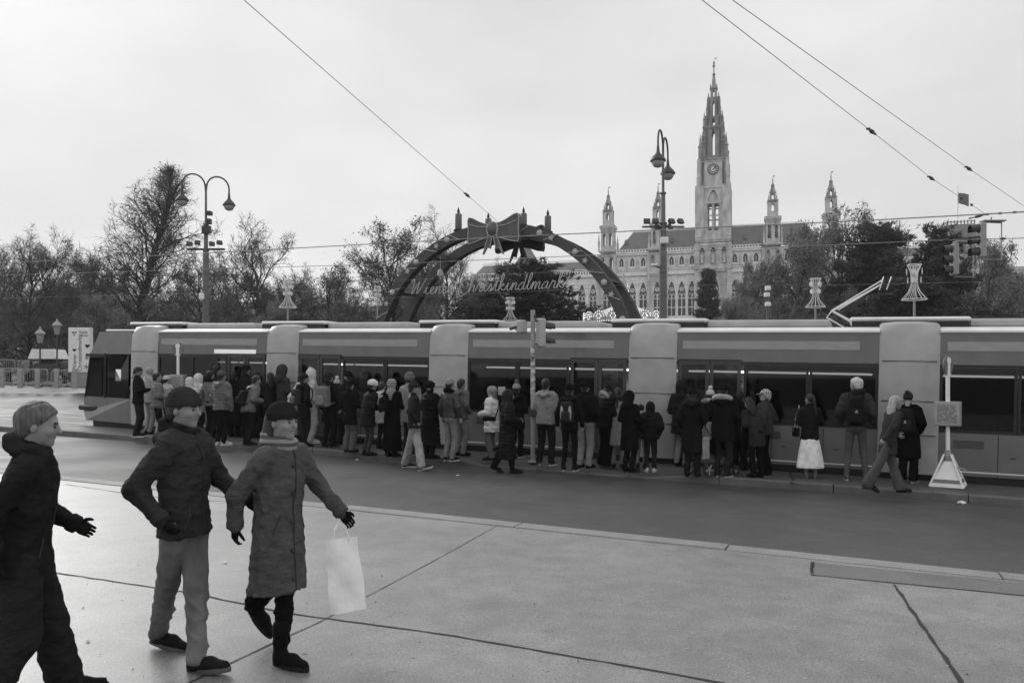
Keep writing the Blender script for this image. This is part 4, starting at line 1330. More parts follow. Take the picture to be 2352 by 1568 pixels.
def bow(u, v, z, back):
    mb = MB()
    loopL = [(-0.25, 0.24), (-0.7, 0.40), (-1.15, 0.64), (-1.36, 0.68), (-1.43, 0.5), (-1.39, 0.0), (-1.43, -0.5), (-1.38, -0.70), (-1.0, -0.64), (-0.6, -0.50), (-0.25, -0.44)]
    loopR = [(-x * 1.06, y * 1.06) for x, y in loopL]
    tl = [(-0.22, -0.30), (-0.02, -0.34), (-0.18, -1.0), (-0.36, -0.92), (-0.58, -1.28), (-0.40, -0.75)]
    tr = [(-x * 1.0, y * 1.05) for x, y in tl]
    sh = [loopL, loopR, tl, tr]
    root = None
    for nm, poly, th in (("bow_loop", loopL, 0.34), ("bow_loop", loopR, 0.34), ("bow_tail", tl, 0.2), ("bow_tail", tr, 0.2)):
        q = MB(); q.prism([(x + u, y + z) for x, y in poly], v - th / 2, v + th / 2, 'y')
        o = q.build(nm, M_bow if not back else M_archd, arch)
        if not back:
            t = MB(); t.tube([(x + u, v - th / 2 - 0.012, y + z) for x, y in poly + poly[:1]], 0.022, 5, False); t.build("light_tube", M_tubel, o)
    for sgn in (-1, 1):
        if not back:
            t = MB(); t.tube([(u + sgn * 0.25, v - 0.2, z + 0.12), (u + sgn * 0.8, v - 0.2, z + 0.16), (u + sgn * 1.36, v - 0.2, z + 0.34)], 0.022, 5); t.build("light_tube", M_tubel, arch)
    k = MB(); k.lathe([(0.02, -0.28), (0.25, -0.25), (0.34, -0.12), (0.36, 0.05), (0.30, 0.22)], 18, M=Matrix.Translation((u, v, z)) @ Matrix.Rotation(-PI / 2, 4, 'X'), sx=0.92, sy=1.08)
    ko = k.build("bow_knot", M_bow if not back else M_archd, arch, smooth=True)
    if not back:
        t = MB(); t.tube([(u + 0.33 * math.cos(2*PI*i/20), v - 0.17, z + 0.39 * math.sin(2*PI*i/20)) for i in range(21)], 0.022, 5, False); t.build("light_tube", M_tubel, ko)
bow(0.15, -0.2, 8.95, False)
bow(0.15, VD + 0.2, 8.95, True)
cm = MB(); cm.lathe([(0.17, 0), (0.185, 0.03), (0.185, 0.80), (0.16, 0.84), (0.03, 0.85)], 14); candle_me = cm.mesh("candle", M_candle, 40)
fm = MB(); fm.lathe([(0.03, 0.85), (0.085, 0.93), (0.07, 1.02), (0.01, 1.20)], 8); flame_me = fm.mesh("flame", M_archd, True)
dm = MB(); dm.lathe([(0.20, -0.14), (0.27, -0.08), (0.27, -0.02), (0.05, -0.015)], 14); dish_me = dm.mesh("candle_dish", M_archd, 40)
for u, v in ((-2.15, 0.27), (-1.55, VD - 0.25), (0.62, VD - 0.25), (2.06, VD - 0.25)):
    z = ZC + math.sqrt(RO * RO - u * u) + 0.14
    c = obj("candle", candle_me, arch, (u, v, z)); obj("flame", flame_me, c); obj("candle_dish", dish_me, c)

GLY = {
 'W': (2.2, [[(0,1.9),(.2,2.25),(.45,2.2),(.47,1.3),(.42,.1),(.8,.9),(1.2,1.9),(1.17,.9),(1.17,.1),(1.6,.9),(1.95,1.9),(2.2,2.3)]]),
 'i': (.72, [[(0,.1),(.28,.9),(.33,1),(.28,.3),(.42,0),(.72,.15)], [(.40,1.45),(.44,1.55)]]),
 'e': (.82, [[(0,.15),(.4,.5),(.6,.85),(.4,1),(.2,.6),(.3,.1),(.55,0),(.82,.2)]]),
 'n': (1.0, [[(0,.1),(.2,.9),(.25,1),(.2,0),(.3,.5),(.55,1),(.7,.9),(.68,.2),(.8,0),(1,.15)]]),
 'r': (.9, [[(0,.1),(.25,1),(.3,1.12),(.4,.95),(.65,.95),(.6,.3),(.7,0),(.9,.15)]]),
 'C': (1.35, [[(1.3,1.9),(1.1,2.3),(.6,2.1),(.1,1.2),(0,.2),(.3,-.5),(.8,-.4),(1.35,.15)]]),
 'h': (1.0, [[(0,.1),(.4,1.5),(.45,2.2),(.3,2.3),(.2,1.8),(.15,0),(.3,.6),(.6,1),(.75,.85),(.7,.2),(.82,0),(1,.15)]]),
 's': (.75, [[(0,.1),(.3,.8),(.4,1.1),(.5,.7),(.6,.3),(.45,0),(.2,.1)], [(.45,0),(.75,.15)]]),
 't': (.75, [[(0,.1),(.4,1.4),(.45,1.9),(.35,.4),(.5,0),(.75,.15)], [(.1,1.35),(.7,1.4)]]),
 'k': (.92, [[(0,.1),(.4,1.5),(.45,2.2),(.3,2.3),(.2,1.8),(.15,0)], [(.15,.4),(.6,1),(.6,.7),(.25,.55),(.6,.1),(.92,.12)]]),
 'd': (1.05, [[(0,.12),(.1,.3)], [(.75,.9),(.45,1),(.1,.6),(.15,.05),(.45,.05),(.7,.6),(.88,2.2)], [(.76,1),(.72,.2),(.85,0),(1.05,.15)]]),
 'l': (.6, [[(0,.1),(.4,1.3),(.5,2.1),(.35,2.3),(.22,1.7),(.2,.4),(.35,0),(.6,.15)]]),
 'm': (1.45, [[(0,.1),(.2,.9),(.25,1),(.2,0),(.3,.5),(.52,1),(.65,.9),(.63,0),(.75,.5),(.98,1),(1.12,.9),(1.1,.2),(1.22,0),(1.45,.15)]]),
 'a': (1.0, [[(0,.12),(.1,.3)], [(.7,.85),(.45,1),(.1,.6),(.12,.1),(.4,.05),(.65,.6),(.72,1),(.68,.25),(.8,0),(1,.15)]]),
}
def smooth_line(pts, n=4):
    out = []
    P = [pts[0]] + list(pts) + [pts[-1]]
    for i in range(1, len(P) - 2):
        for k in range(n):
            t = k / n
            out.append(tuple(0.5 * ((2*P[i][c]) + (-P[i-1][c] + P[i+1][c]) * t + (2*P[i-1][c] - 5*P[i][c] + 4*P[i+1][c] - P[i+2][c]) * t*t + (-P[i-1][c] + 3*P[i][c] - 3*P[i+1][c] + P[i+2][c]) * t**3) for c in (0, 1)))
    out.append(tuple(pts[-1]))
    return out
words_ = "Wiener Christkindlmarkt"
tot = sum(0.75 if c == ' ' else GLY[c][0] for c in words_)
sc_ = 9.3 / tot
ux_ = -4.95
for c in words_:
    if c == ' ':
        ux_ += 0.75 * sc_; continue
    wd, strokes = GLY[c]
    mb = MB()
    for s_ in strokes:
        mb.tube([(ux_ + (x + 0.22 * y) * sc_, -0.25, 5.72 + y * sc_ * 0.86) for x, y in smooth_line(s_)], 0.022, 5)
    mb.build("letter", M_tubel, arch)
    ux_ += wd * sc_
mb = MB()
for z, ua in ((6.55, 6.1), (5.62, 6.6)):
    mb.tube([(-ua, -0.2, z), (ua, -0.2, z)], 0.008, 4)
mb.build("carrier_wire", M_wire, arch)
# hanging lantern inside the arch
hl = MB(); hl.tube([(-3.6, 0.9, 7.9), (-3.6, 0.9, 7.2)], 0.015, 5); hl.lathe([(0.05, 7.2), (0.14, 7.1), (0.18, 6.85), (0.08, 6.72)], 10, (-3.6, 0.9, 0)); hl.build("hanging_lantern", M_ballp, arch)

# ------------------------------------------------------------------ double street lamps
bl = MB(); bl.lathe([(0.035, 0.46), (0.05, 0.30), (0.06, 0.22), (0.10, 0.16), (0.20, 0.06), (0.25, -0.02), (0.26, -0.06), (0.24, -0.08), (0.24, -0.06)], 16); shade_me = bl.mesh("lamp_shade", M_dpost, True)
bg = MB(); bg.lathe([(0.21, -0.07), (0.20, -0.14), (0.14, -0.24), (0.03, -0.28)], 14); bowl_me = bg.mesh("lamp_glass", mat("milky_glass", 0.38, 0.25, 0.05, 3), True)
def street_lamp(px, Y, top_py, dirv, label):
    p = W(px, 862, Y); z0 = g(p.x, p.y); Ht = HZ(top_py, Y) - z0
    t = thing("street_lamp", label, "street lamp", (p.x, p.y, z0), 0, "double street lamps")
    mb = MB()
    mb.lathe([(0.2, 0), (0.2, 0.5), (0.14, 0.7), (0.125, Ht - 4.6), (0.115, Ht - 3.0), (0.085, Ht - 2.95), (0.075, Ht - 2.0), (0.05, Ht - 1.95), (0.04, Ht - 0.35)], 12)
    for zz in (Ht - 4.6, Ht - 5.4, Ht - 2.98, Ht - 1.97):
        mb.lathe([(0.13 - 0.03 * (zz > Ht - 2.5), zz - 0.03), (0.14 - 0.03 * (zz > Ht - 2.5), zz), (0.13 - 0.03 * (zz > Ht - 2.5), zz + 0.03)], 12)
    mb.build("pole", M_mpost, t, smooth=40)
    d = Vector(dirv).normalized()
    for sg in (-1, 1):
        am = MB()
        pts = [(0, 0, Ht - 0.75)]
        for k in range(13):
            a = PI - PI * k / 12
            rr = 0.43
            x = 0.46 + rr * math.cos(a)
            pts.append((sg * d.x * x, sg * d.y * x, Ht - 0.45 + 0.45 * math.sin(a)))
        e = sg * 0.89
        pts.append((d.x * e, d.y * e, Ht - 0.62))
        am.tube(pts, 0.033, 8)
        arm = am.build("arm", M_dpost, t, smooth=True)
        lp = (d.x * e, d.y * e, Ht - 1.05)
        sh = obj("lamp_shade", shade_me, t, lp); obj("lamp_glass", bowl_me, sh)
    return t, Ht
def floodlight(t, x, y, z, yaw, s=1.0):
    M = Matrix.Translation((x, y, z)) @ Matrix.Rotation(yaw, 4, 'Z') @ Matrix.Rotation(-0.5, 4, 'X')
    mb = MB(); mb.prism([(-0.10 * s, -0.14 * s), (0.08 * s, -0.10 * s), (0.08 * s, 0.10 * s), (-0.10 * s, 0.14 * s)], -0.17 * s, 0.17 * s, 'x', M)
    mb.build("floodlight", M_dpost, t)
tA, HA = street_lamp(473, 32, 403, (0.86, 0.5), "double-armed street lamp with floodlights right of the tall conical tree")
for k, dx in enumerate((-0.62, -0.30, 0.28, 0.58)):
    floodlight(tA, dx, -0.1, HA - 2.78 + 0.05 * (k % 2), 0.25 * k, 0.62)
mb = MB(); mb.box(-0.75, 0.75, -0.06, 0.06, HA - 3.0, HA - 2.93); mb.box(-0.1, 0.22, -0.2, 0.0, HA - 2.35, HA - 2.05); mb.box(0.06, 0.24, -0.16, 0.1, HA - 1.6, HA - 1.45); mb.box(0.07, 0.2, -0.12, 0.12, HA - 1.95, HA - 1.75); tag(mb.build("bracket", M_dpost, tA), kind="stuff")
mb = MB(); mb.bbox(-0.20, 0.0, -0.26, -0.13, HA - 5.0, HA - 4.75, 0.03); mb.build("junction_box", M_white, tA)
tB, HB = street_lamp(1523, 26.7, 309, (0.36, 0.93), "double-armed street lamp with floodlights in front of the town hall")
for k, (dx, dz) in enumerate(((-0.56, 0), (-0.28, 0), (0.26, 0), (0.56, 0), (-0.22, -0.2), (0.2, -0.18))):
    floodlight(tB, dx, -0.1, HB - 2.94 + dz, 0.2 * k, 0.62)
mb = MB(); mb.box(-0.7, 0.7, -0.06, 0.06, HB - 3.12, HB - 3.07); mb.tube([(-0.36, -0.1, HB - 4.38), (0, 0, HB - 4.5)], 0.035, 6); tag(mb.build("bracket", M_mpost, tB), kind="stuff")
mb = MB(); mb.bbox(-0.13, 0.13, -0.3, -0.16, HB - 3.70, HB - 3.48, 0.03); mb.build("junction_box", M_white, tB)
mb = MB(); mb.bbox(-0.42, -0.2, -0.14, -0.06, HB - 4.42, HB - 4.34, 0.02); mb.build("camera_arm", M_white, tB)

# ------------------------------------------------------------------ white trumpet ornaments on poles
def trumpet(px, Y, top_py, bot_py, label):
    p = W(px, 862, Y); z0 = g(p.x, min(p.y, 60)); zt, zb = HZ(top_py, Y) - z0, HZ(bot_py, Y) - z0
    L_ = zt - zb
    t = thing("light_ornament", label, "ornament", (p.x, p.y, z0), px * 0.01, "white light ornaments on poles")
    mb = MB(); mb.tube([(0, 0, 0), (0, 0, zb)], 0.055, 8); mb.tube([(0, 0, zb), (0, 0, zt - 0.1)], 0.03, 6); mb.build("pole", M_galv, t)
    prof = [(0.20, 1.0), (0.15, 0.9), (0.10, 0.75), (0.085, 0.55), (0.10, 0.40), (0.17, 0.22), (0.36, 0.0)]
    n = 14
    mb = MB()
    for k in range(n):
        a = 2 * PI * k / n
        mb.tube([(r_ * L_ * 0.95 * math.cos(a), r_ * L_ * 0.95 * math.sin(a), zb + f * L_) for r_, f in prof], 0.011, 4)
    for r_, f in (prof[0], prof[3], prof[-1]):
        mb.tube([(r_ * L_ * 0.95 * math.cos(2*PI*i/16), r_ * L_ * 0.95 * math.sin(2*PI*i/16), zb + f * L_) for i in range(17)], 0.018, 4, False)
    tag(mb.build("trumpet_frame", M_white, t), kind="stuff")
    for f, R_ in ((0.80, 0.2), (0.55, 0.17)):
        for k in range(4):
            a = PI / 2 * k + 0.4
            sm_ = MB(); sm_.prism([(x * L_ * 0.1, z * L_ * 0.1) for x, z in star_poly(1.0, 6, 0.5)], -0.012, 0.012, 'y', Matrix.Translation((R_ * L_ * math.cos(a), R_ * L_ * math.sin(a), zb + f * L_)) @ Matrix.Rotation(a + PI / 2, 4, 'Z'))
            sm_.build("star", M_white, t)
trumpet(2100, 36.6, 608, 688, "largest white trumpet ornament with stars, in front of the right pines")
trumpet(1873, 45, 640, 705, "white trumpet ornament left of the pantograph")
trumpet(661, 51, 648, 706, "white trumpet ornament between the left street lamp and the arch")
trumpet(1172, 54, 684, 737, "small white trumpet ornament under the arch, left of the traffic light")
trumpet(867, 58, 658, 700, "faint white trumpet ornament beside the left leg of the arch")
# camera post
p = W(1763, 862, 40); z0 = g(p.x, p.y)
t = thing("camera_post", "slim post carrying white boxes between the pale leafy tree and an ornament", "post", (p.x, p.y, z0))
zt = HZ(655, 40) - z0
mb = MB(); mb.tube([(0, 0, 0), (0, 0, zt)], 0.06, 8); mb.build("pole", M_mpost, t)
for dz, dx in ((0.05, 0), (0.38, -0.05), (0.85, 0)):
    mb = MB(); mb.bbox(dx - 0.12, dx + 0.12, -0.18, 0.1, zt - dz - 0.22, zt - dz, 0.03); mb.build("white_box", M_white, t)
mb = MB(); mb.tube([(0, 0, 2.1), (-0.2, -0.1, 2.15)], 0.03, 6); mb.bbox(-0.36, -0.16, -0.16, -0.04, 2.1, 2.2, 0.02); mb.build("side_camera", M_white, t)

# ------------------------------------------------------------------ merry-go-round
p = W(1432, 862, 60); z0 = g(p.x, 60)
mg = thing("merry_go_round", "lit merry-go-round with pale tent roof and glowing scalloped rim by the arch's right foot", "carousel", (p.x, p.y, z0))
zr = HZ(735, 60) - z0; RR = 2.9
mb = MB(); mb.lathe([(RR, zr + 0.1), (RR * 0.55, zr + 0.75), (0.2, zr + 1.25), (0.05, zr + 1.5)], 16); mb.build("tent_roof", M_white, mg)
mb = MB(); mb.lathe([(0.10, zr + 1.4), (0.10, zr + 2.2), (0.34, zr + 2.35), (0.22, zr + 3.0), (0.10, zr + 3.05), (0.06, zr + 3.5)], 10); mb.build("finial", M_ballp, mg)
mb = MB(); mb.lathe([(RR + 0.2, 0), (RR + 0.2, 0.35), (0.4, 0.36), (0.4, zr)], 20); mb.build("platform", M_galv, mg)
nb = 16
for k in range(nb):
    a = 2 * PI * k / nb
    M = Matrix.Rotation(a, 4, 'Z') @ Matrix.Translation((RR, 0, zr))
    mb = MB()
    sc = [(-0.56, -0.25), (0.56, -0.25), (0.56, 0.15)] + [(0.52 * math.cos(q), 0.15 + 0.42 * math.sin(q)) for q in lin(0.1, PI - 0.1, 6)] + [(-0.56, 0.15)]
    mb.prism(sc, -0.05, 0.05, 'x', M)
    sh = mb.build("rim_board", M_ballp, mg)
    lb = MB()
    for q in lin(0.0, PI, 7):
        lb.lathe([(0.02, -0.04), (0.035, 0), (0.02, 0.03)], 5, (0.09, 0.46 * math.cos(q), 0.15 + 0.38 * math.sin(q)), M)
    for q in lin(-0.5, 0.5, 5): lb.lathe([(0.02, -0.04), (0.035, 0), (0.02, 0.03)], 5, (0.09, q, -0.2), M)
    for q in lin(0, 2*PI, 6): lb.lathe([(0.02, -0.04), (0.045, 0), (0.02, 0.04)], 5, (0.09, 0.2 * math.cos(q), 0.15 + 0.18 * math.sin(q)), M)
    tag(lb.build("light_bulbs", M_bulb, sh), kind="stuff")
    if k % 2 == 0:
        pb = MB(); pb.tube([(RR * 0.8 * math.cos(a), RR * 0.8 * math.sin(a), 0.35), (RR * 0.8 * math.cos(a), RR * 0.8 * math.sin(a), zr)], 0.035, 6); pb.build("pole", M_ballp, mg)
mb = MB()
for k in range(26):
    f = k / 26; a = 7 * PI * f
    mb.lathe([(0.02, -0.05), (0.055, 0), (0.02, 0.05)], 5, (0.25 + 0.3 * math.cos(a) * (1 - f), 0.3 * math.sin(a) * (1 - f), zr + 1.3 + 1.5 * f))
tag(mb.build("light_bulbs", M_bulb, mg), kind="stuff")

# ------------------------------------------------------------------ tram stop signs on the platform
M_sign = mat("sign_grey", 0.16, 0.5, 0.1, 4)
M_notice = mat("timetable_paper", 0.42, 0.6, 0.1, 6)
M_print = mat("print_ink", 0.08, 0.7, 0.1, 8)
def stop_sign(px, py, top_py, yaw, label, base, disc_yaw=0.0):
    p = G(px, py, 0.135); Ht = HZ(top_py, p.y) - p.z
    t = thing("stop_sign", label, "tram stop sign", (p.x, p.y, p.z), yaw, "tram stop signs on the platform")
    k = Ht / 2.75
    mb = MB(); mb.tube([(0, 0, 0.1), (0, 0, Ht - 0.12)], 0.042 * k, 10); mb.build("pole", M_white, t, smooth=40)
    mb = MB(); mb.lathe([(0.17, -0.015), (0.18, 0), (0.17, 0.015)], 24, M=Matrix.Translation((0, 0, Ht - 0.18)) @ Matrix.Rotation(PI / 2, 4, 'X')); d = mb.build("sign_disc", M_sign, t)
    mb = MB()
    for s_ in (-1, 1):
        mb.lathe([(0.07, -0.004), (0.07, 0.004)], 16, M=Matrix.Translation((0, s_ * 0.02, Ht - 0.10)) @ Matrix.Rotation(PI / 2, 4, 'X'))
        mb.box(-0.045, 0.045, s_ * 0.02 - 0.004, s_ * 0.02 + 0.004, Ht - 0.33, Ht - 0.16); mb.box(-0.075, 0.075, s_ * 0.02 - 0.005, s_ * 0.02 + 0.005, Ht - 0.35, Ht - 0.33)
    tag(mb.build("sign_symbol", M_white, d), kind="stuff")
    mb = MB(); mb.bbox(-0.21, 0.21, -0.10, 0.10, Ht * 0.465, Ht * 0.65, 0.012); b = mb.build("timetable_case", M_galv, t)
    mb = MB(); mb.box(-0.185, 0.185, -0.104, -0.101, Ht * 0.465 + 0.03, Ht * 0.65 - 0.03); pp = mb.build("timetable", M_notice, b)
    r = random.Random(3); mb = MB()
    z = Ht * 0.65 - 0.06
    while z > Ht * 0.465 + 0.05:
        x = -0.16
        while x < 0.12:
            w = r.uniform(0.03, 0.12)
            mb.box(x, min(0.165, x + w), -0.1065, -0.1045, z - 0.009, z); x += w + r.uniform(0.008, 0.03)
        z -= 0.022
    tag(mb.build("printed_lines", M_print, b), kind="stuff")
    d.rotation_euler = (0, 0, disc_yaw)
    if base == "pyramid":
        mb = MB(); hb, ht, hh = 0.25, 0.055, 0.46
        c = [(-1, -1), (1, -1), (1, 1), (-1, 1)]
        mb.add([(a * hb, b_ * hb, 0.05) for a, b_ in c] + [(a * ht, b_ * ht, hh) for a, b_ in c], [(0, 1, 5, 4), (1, 2, 6, 5), (2, 3, 7, 6), (3, 0, 4, 7), (4, 5, 6, 7), (3, 2, 1, 0)])
        pb = mb.build("pyramid_base", M_white, t)
        mb = MB()
        for a, b_ in c:
            mb.tube([(a * hb * 1.04, b_ * hb * 1.04, 0.03), (a * ht, b_ * ht, hh + 0.12)], 0.018, 6)
        for i in range(4):
            (a, b_), (a2, b2) = c[i], c[(i + 1) % 4]
            mb.tube([(a * hb * 1.04, b_ * hb * 1.04, 0.03), (a2 * hb * 1.04, b2 * hb * 1.04, 0.03)], 0.018, 6)
        tag(mb.build("base_frame", M_white, pb), kind="stuff")
        mb = MB()
        for i in range(4):
            (a, b_), (a2, b2) = c[i], c[(i + 1) % 4]
            f0, f1 = 0.241, 0.216
            mb.add([(a * f0, b_ * f0, 0.10), (a2 * f0, b2 * f0, 0.10), (a2 * f1, b2 * f1, 0.155), (a * f1, b_ * f1, 0.155)], [(0, 1, 2, 3)])
            mb.v[-4:] = [(x * 1.025, y * 1.025, z) for x, y, z in mb.v[-4:]]
        mb.build("base_stripe", M_sign, pb)
        mb = MB()
        for sg in (-1, 1): mb.tube([(sg * 0.13, 0.05, 0.36), (sg * 0.27, 0.05, 0.32), (sg * 0.28, 0.05, 0.29)], 0.014, 5)
        mb.build("carry_handle", M_galv, pb)
        mb = MB(); mb.lathe([(0.05, hh), (0.06, hh + 0.1), (0.05, hh + 0.2)], 10); mb.build("pole_socket", M_galv, t)
    else:
        mb = MB(); mb.bbox(-0.24, 0.24, -0.24, 0.24, 0, 0.2, 0.03); mb.lathe([(0.10, 0.2), (0.08, 0.28)], 12); mb.build("foot_block", M_notice, t)
stop_sign(2177, 1118, 816, -0.95 + 0.35, "tram stop sign with white pyramid foot and timetable at the right", "pyramid", 1.25)
stop_sign(409, 997, 786, -0.15, "tram stop sign with timetable near the left end of the queue", "block")

# ------------------------------------------------------------------ traffic light on the platform, seen from behind
M_sticker = mat("stickers", 0.35, 0.6, 0.95, 7, stretch=(1, 1, 2.2))
p = G(1224, 1060, 0.13); Ht = HZ(712, p.y) - p.z
tl = thing("traffic_light", "traffic light seen from behind on a stickered post in the middle of the queue", "traffic light", (p.x, p.y, p.z))
ppm = FPX / p.y
mb = MB(); mb.tube([(0, 0, 0), (0, 0, Ht)], 0.047, 12); mb.lathe([(0.11, 0), (0.10, 0.02), (0.05, 0.025)], 12); mb.build("pole", M_galv, tl, smooth=40)
mb = MB(); mb.lathe([(0.0485, Ht - 1.75), (0.0485, Ht - 0.78)], 14); mb.build("sticker_wrap", M_sticker, tl)
def sig_head(parent, x, z0, z1, n, yaw, y=0.06, w=0.13):
    M = Matrix.Translation((x, y, 0)) @ Matrix.Rotation(yaw, 4, 'Z')
    mb = MB(); mb.bbox(-w, w, -0.07, 0.07, z0, z1, 0.025, M); hd = mb.build("signal_head", M_notice, parent)
    for k in range(n):
        zc = z1 - (k + 0.5) * (z1 - z0) / n
        mb = MB()
        R_ = min(w * 0.8, (z1 - z0) / n * 0.42)
        pts = [(R_ * math.cos(q), R_ * math.sin(q)) for q in lin(-0.5, PI + 0.5, 10)]
        vs = [(a, 0.07, zc + b) for a, b in pts] + [(a, 0.30, zc + b - 0.03) for a, b in pts]
        m_ = len(pts)
        mb.add([tuple(M @ Vector(v)) for v in vs], [(i, i+1, i+1+m_, i+m_) for i in range(m_-1)])
        mb.build("visor", M_dpost, hd)
        mb = MB(); mb.lathe([(R_ * 0.95, 0), (R_ * 0.8, 0.02), (0.02, 0.03)], 14, M=M @ Matrix.Translation((0, 0.072, zc)) @ Matrix.Rotation(-PI / 2, 4, 'X')); mb.build("lens", M_taillight, hd)
    return hd
mz = lambda py: Ht - (py - 712) / ppm
sig_head(tl, 18 / ppm, mz(797), mz(731), 2, -1.15, 0.0, 0.12)
sig_head(tl, -25 / ppm, mz(765), mz(735), 1, 0.75, 0.0, 0.11)
mb = MB(); mb.tube([(-0.22, 0, mz(737)), (0.16, 0, mz(737))], 0.018, 6); mb.tube([(0, 0, mz(790)), (0.14, 0, mz(790))], 0.018, 6); mb.build("bracket", M_dpost, tl)
mb = MB(); mb.prism([(0.02, mz(722)), (0.09, mz(730)), (0.02, mz(732))], -0.05, 0.05, 'y'); mb.build("top_cap", M_dpost, tl)
mb = MB(); mb.bbox(-0.09, 0.09, -0.12, -0.04, mz(955), mz(935), 0.01); mb.build("push_button", M_dpost, tl)

# ------------------------------------------------------------------ hanging traffic lights over the road
M_fr = mat("pale_grey_housing", 0.34, 0.5, 0.1, 5)
def hanging_signal(px, top, bot, Y, label):
    p = W(px, 0, Y); zt, zb = HZ(top, Y), HZ(bot, Y)
    t = thing("hanging_traffic_light", label, "traffic light", (p.x, p.y, zb), 0, "traffic lights hung over the road")
    Hh = zt - zb
    hd = sig_head(t, 0, 0, Hh, 3, 1.45, 0.0, 0.17)
    hd.data.materials[0] = M_fr
    w = 0.62
    mb = MB(); mb.tube([(0.02, 0, Hh + 0.02), (w, 0.12, Hh + 0.02), (w, 0.12, -0.04), (0.02, 0, -0.04)], 0.018, 6); mb.build("hanger_frame", M_galv, t)
    mb = MB(); mb.bbox(0.0, w, -0.12, 0.12, Hh + 0.03, Hh + 0.07, 0.015); mb.build("cover_plate", M_fr, t)
    mb = MB(); mb.tube([(0.3, 0.05, Hh + 0.07), (0.3, 0.05, HZ(502 if px > 2220 else 548, Y) - zb + 0.05)], 0.015, 5); mb.build("suspension_rod", M_dpost, t)
hanging_signal(2192, 560, 632, 23.0, "lower hanging traffic light, the left one of the pair over the road")
hanging_signal(2254, 512, 592, 21.5, "upper hanging traffic light, the right one of the pair over the road")

# ------------------------------------------------------------------ overhead wires
def wire(name, label, pts, r=0.012, sag=0.0, fit=()):
    P = []
    for a, b in zip(pts[:-1], pts[1:]):
        for i in range(10):
            q = a.lerp(b, i / 10); q.z -= sag * 4 * (i / 10) * (1 - i / 10); P.append(q)
    P.append(pts[-1])
    mb = MB(); mb.tube(P, r, 5); o = mb.build(name, M_wire)
    tag(o, label, "wire", "overhead wires")
    for kind, f in fit:
        i = min(len(pts) - 2, int(f)); q = pts[i].lerp(pts[i + 1], f - i); d = (pts[i + 1] - pts[i]).normalized()
        m = MB(); M = Matrix.Translation(q) @ d.to_track_quat('Z', 'Y').to_matrix().to_4x4()
        if kind == "ins":
            m.lathe([(0.008, -0.20), (0.018, -0.16), (0.012, -0.10), (0.032, -0.07), (0.036, 0), (0.03, 0.06), (0.012, 0.10), (0.02, 0.17), (0.008, 0.21)], 8, M=M)
            m.box(-0.03, 0.03, -0.012, 0.012, -0.23, -0.18, M)
        else:
            m.lathe([(0.012, -0.07), (0.035, 0), (0.012, 0.07)], 8, M=M)
        m.build("insulator", M_dpost, o)
def ZW(px, py, z):
    return W(px, py, (z - CAMZ) * FPX / (HY - py))
wire("span_wire", "span wire slanting down from the top left to the arch's bow", [ZW(400, -140, 6.2), ZW(560, 0, 6.1), ZW(1075, 450, 6.0), ZW(1150, 515, 6.0)], 0.005, fit=[("ins", 1.995)])
wire("span_wire", "lower of the two slanting span wires at the top right", [ZW(1480, -100, 6.2), ZW(1612, 0, 6.1), ZW(2006, 305, 6.0), ZW(2140, 410, 6.0), ZW(2264, 492, 6.0)], 0.005, fit=[("ins", 1.99), ("ins", 3.0), ("clamp", 3.5), ("clamp", 3.7)])
wire("span_wire", "upper of the two slanting span wires at the top right", [ZW(1520, -110, 6.2), ZW(1682, 0, 6.1), ZW(2226, 388, 6.0), ZW(2480, 560, 6.0)], 0.005, fit=[("ins", 2.0)])
def SW(px, py, s_):
    ux = (px - CX) / FPX
    return W(px, py, s_ / (N2.x * ux + N2.y))
wire("contact_wire", "long tram contact wire running across the whole view above the tram", [SW(-500, 628, 18.1), SW(400, 585, 18.1), SW(1140, 545, 18.1), SW(2000, 506, 18.1), SW(2700, 468, 18.1)], 0.013)
wire("contact_wire", "second contact wire crossing behind the hanging traffic lights", [SW(-500, 646, 21.7), SW(900, 606, 21.7), SW(2150, 552, 21.7), SW(2700, 538, 21.7)], 0.010, fit=[("clamp", 2.05), ("clamp", 2.3)])
wire("feeder_wire", "feeder wire with droppers close above the contact wire at the right edge", [ZW(2234, 500, 6.0), ZW(2268, 492, 6.05), ZW(2352, 486, 6.05), ZW(2700, 465, 6.0)], 0.012, fit=[("ins", 0.4), ("clamp", 1.0), ("clamp", 1.35), ("clamp", 1.75)])
wire("span_wire", "faint thin wire strung through the lettering of the arch", [SW(-200, 690, 30), SW(1200, 655, 30), SW(1900, 655, 30), SW(2600, 640, 30)], 0.006)

# ------------------------------------------------------------------ left edge: banner, barriers, lanterns, bicycle
def text_obj(txt, size, M, m, name, parent, ext=0.003):
    cu = bpy.data.curves.new("t", 'FONT'); cu.body = txt; cu.size = size; cu.extrude = ext; cu.resolution_u = 3
    tmp = bpy.data.objects.new("t", cu); COL.objects.link(tmp)
    dg = bpy.context.evaluated_depsgraph_get()
    me = bpy.data.meshes.new_from_object(tmp.evaluated_get(dg))
    bpy.data.objects.remove(tmp); bpy.data.curves.remove(cu)
    me.transform(M); me.name = name; me.materials.clear(); me.materials.append(m)
    return obj(name, me, parent)
YB = 41.0
p = W(181, 862, YB); zb = HZ(888, YB)
bn = thing("market_banner", "tall white market banner box with vertical lettering at the left end of the tram", "banner", (p.x, p.y, zb), 0.12)
k = YB / FPX
wB, z0b, z1b = 46 * k, (888 - 855) * k, (888 - 752) * k
mb = MB(); mb.bbox(-wB/2, wB/2, 0, 0.5, z0b, z1b, 0.02); mb.build("banner_box", M_white, bn)
mb = MB(); mb.box(-wB/2 + 0.12, wB/2 - 0.08, 0.05, 0.45, 0, z0b); mb.build("base", M_fr, bn)
M_ink = mat("dark_print", 0.03, 0.6, 0.1, 4)
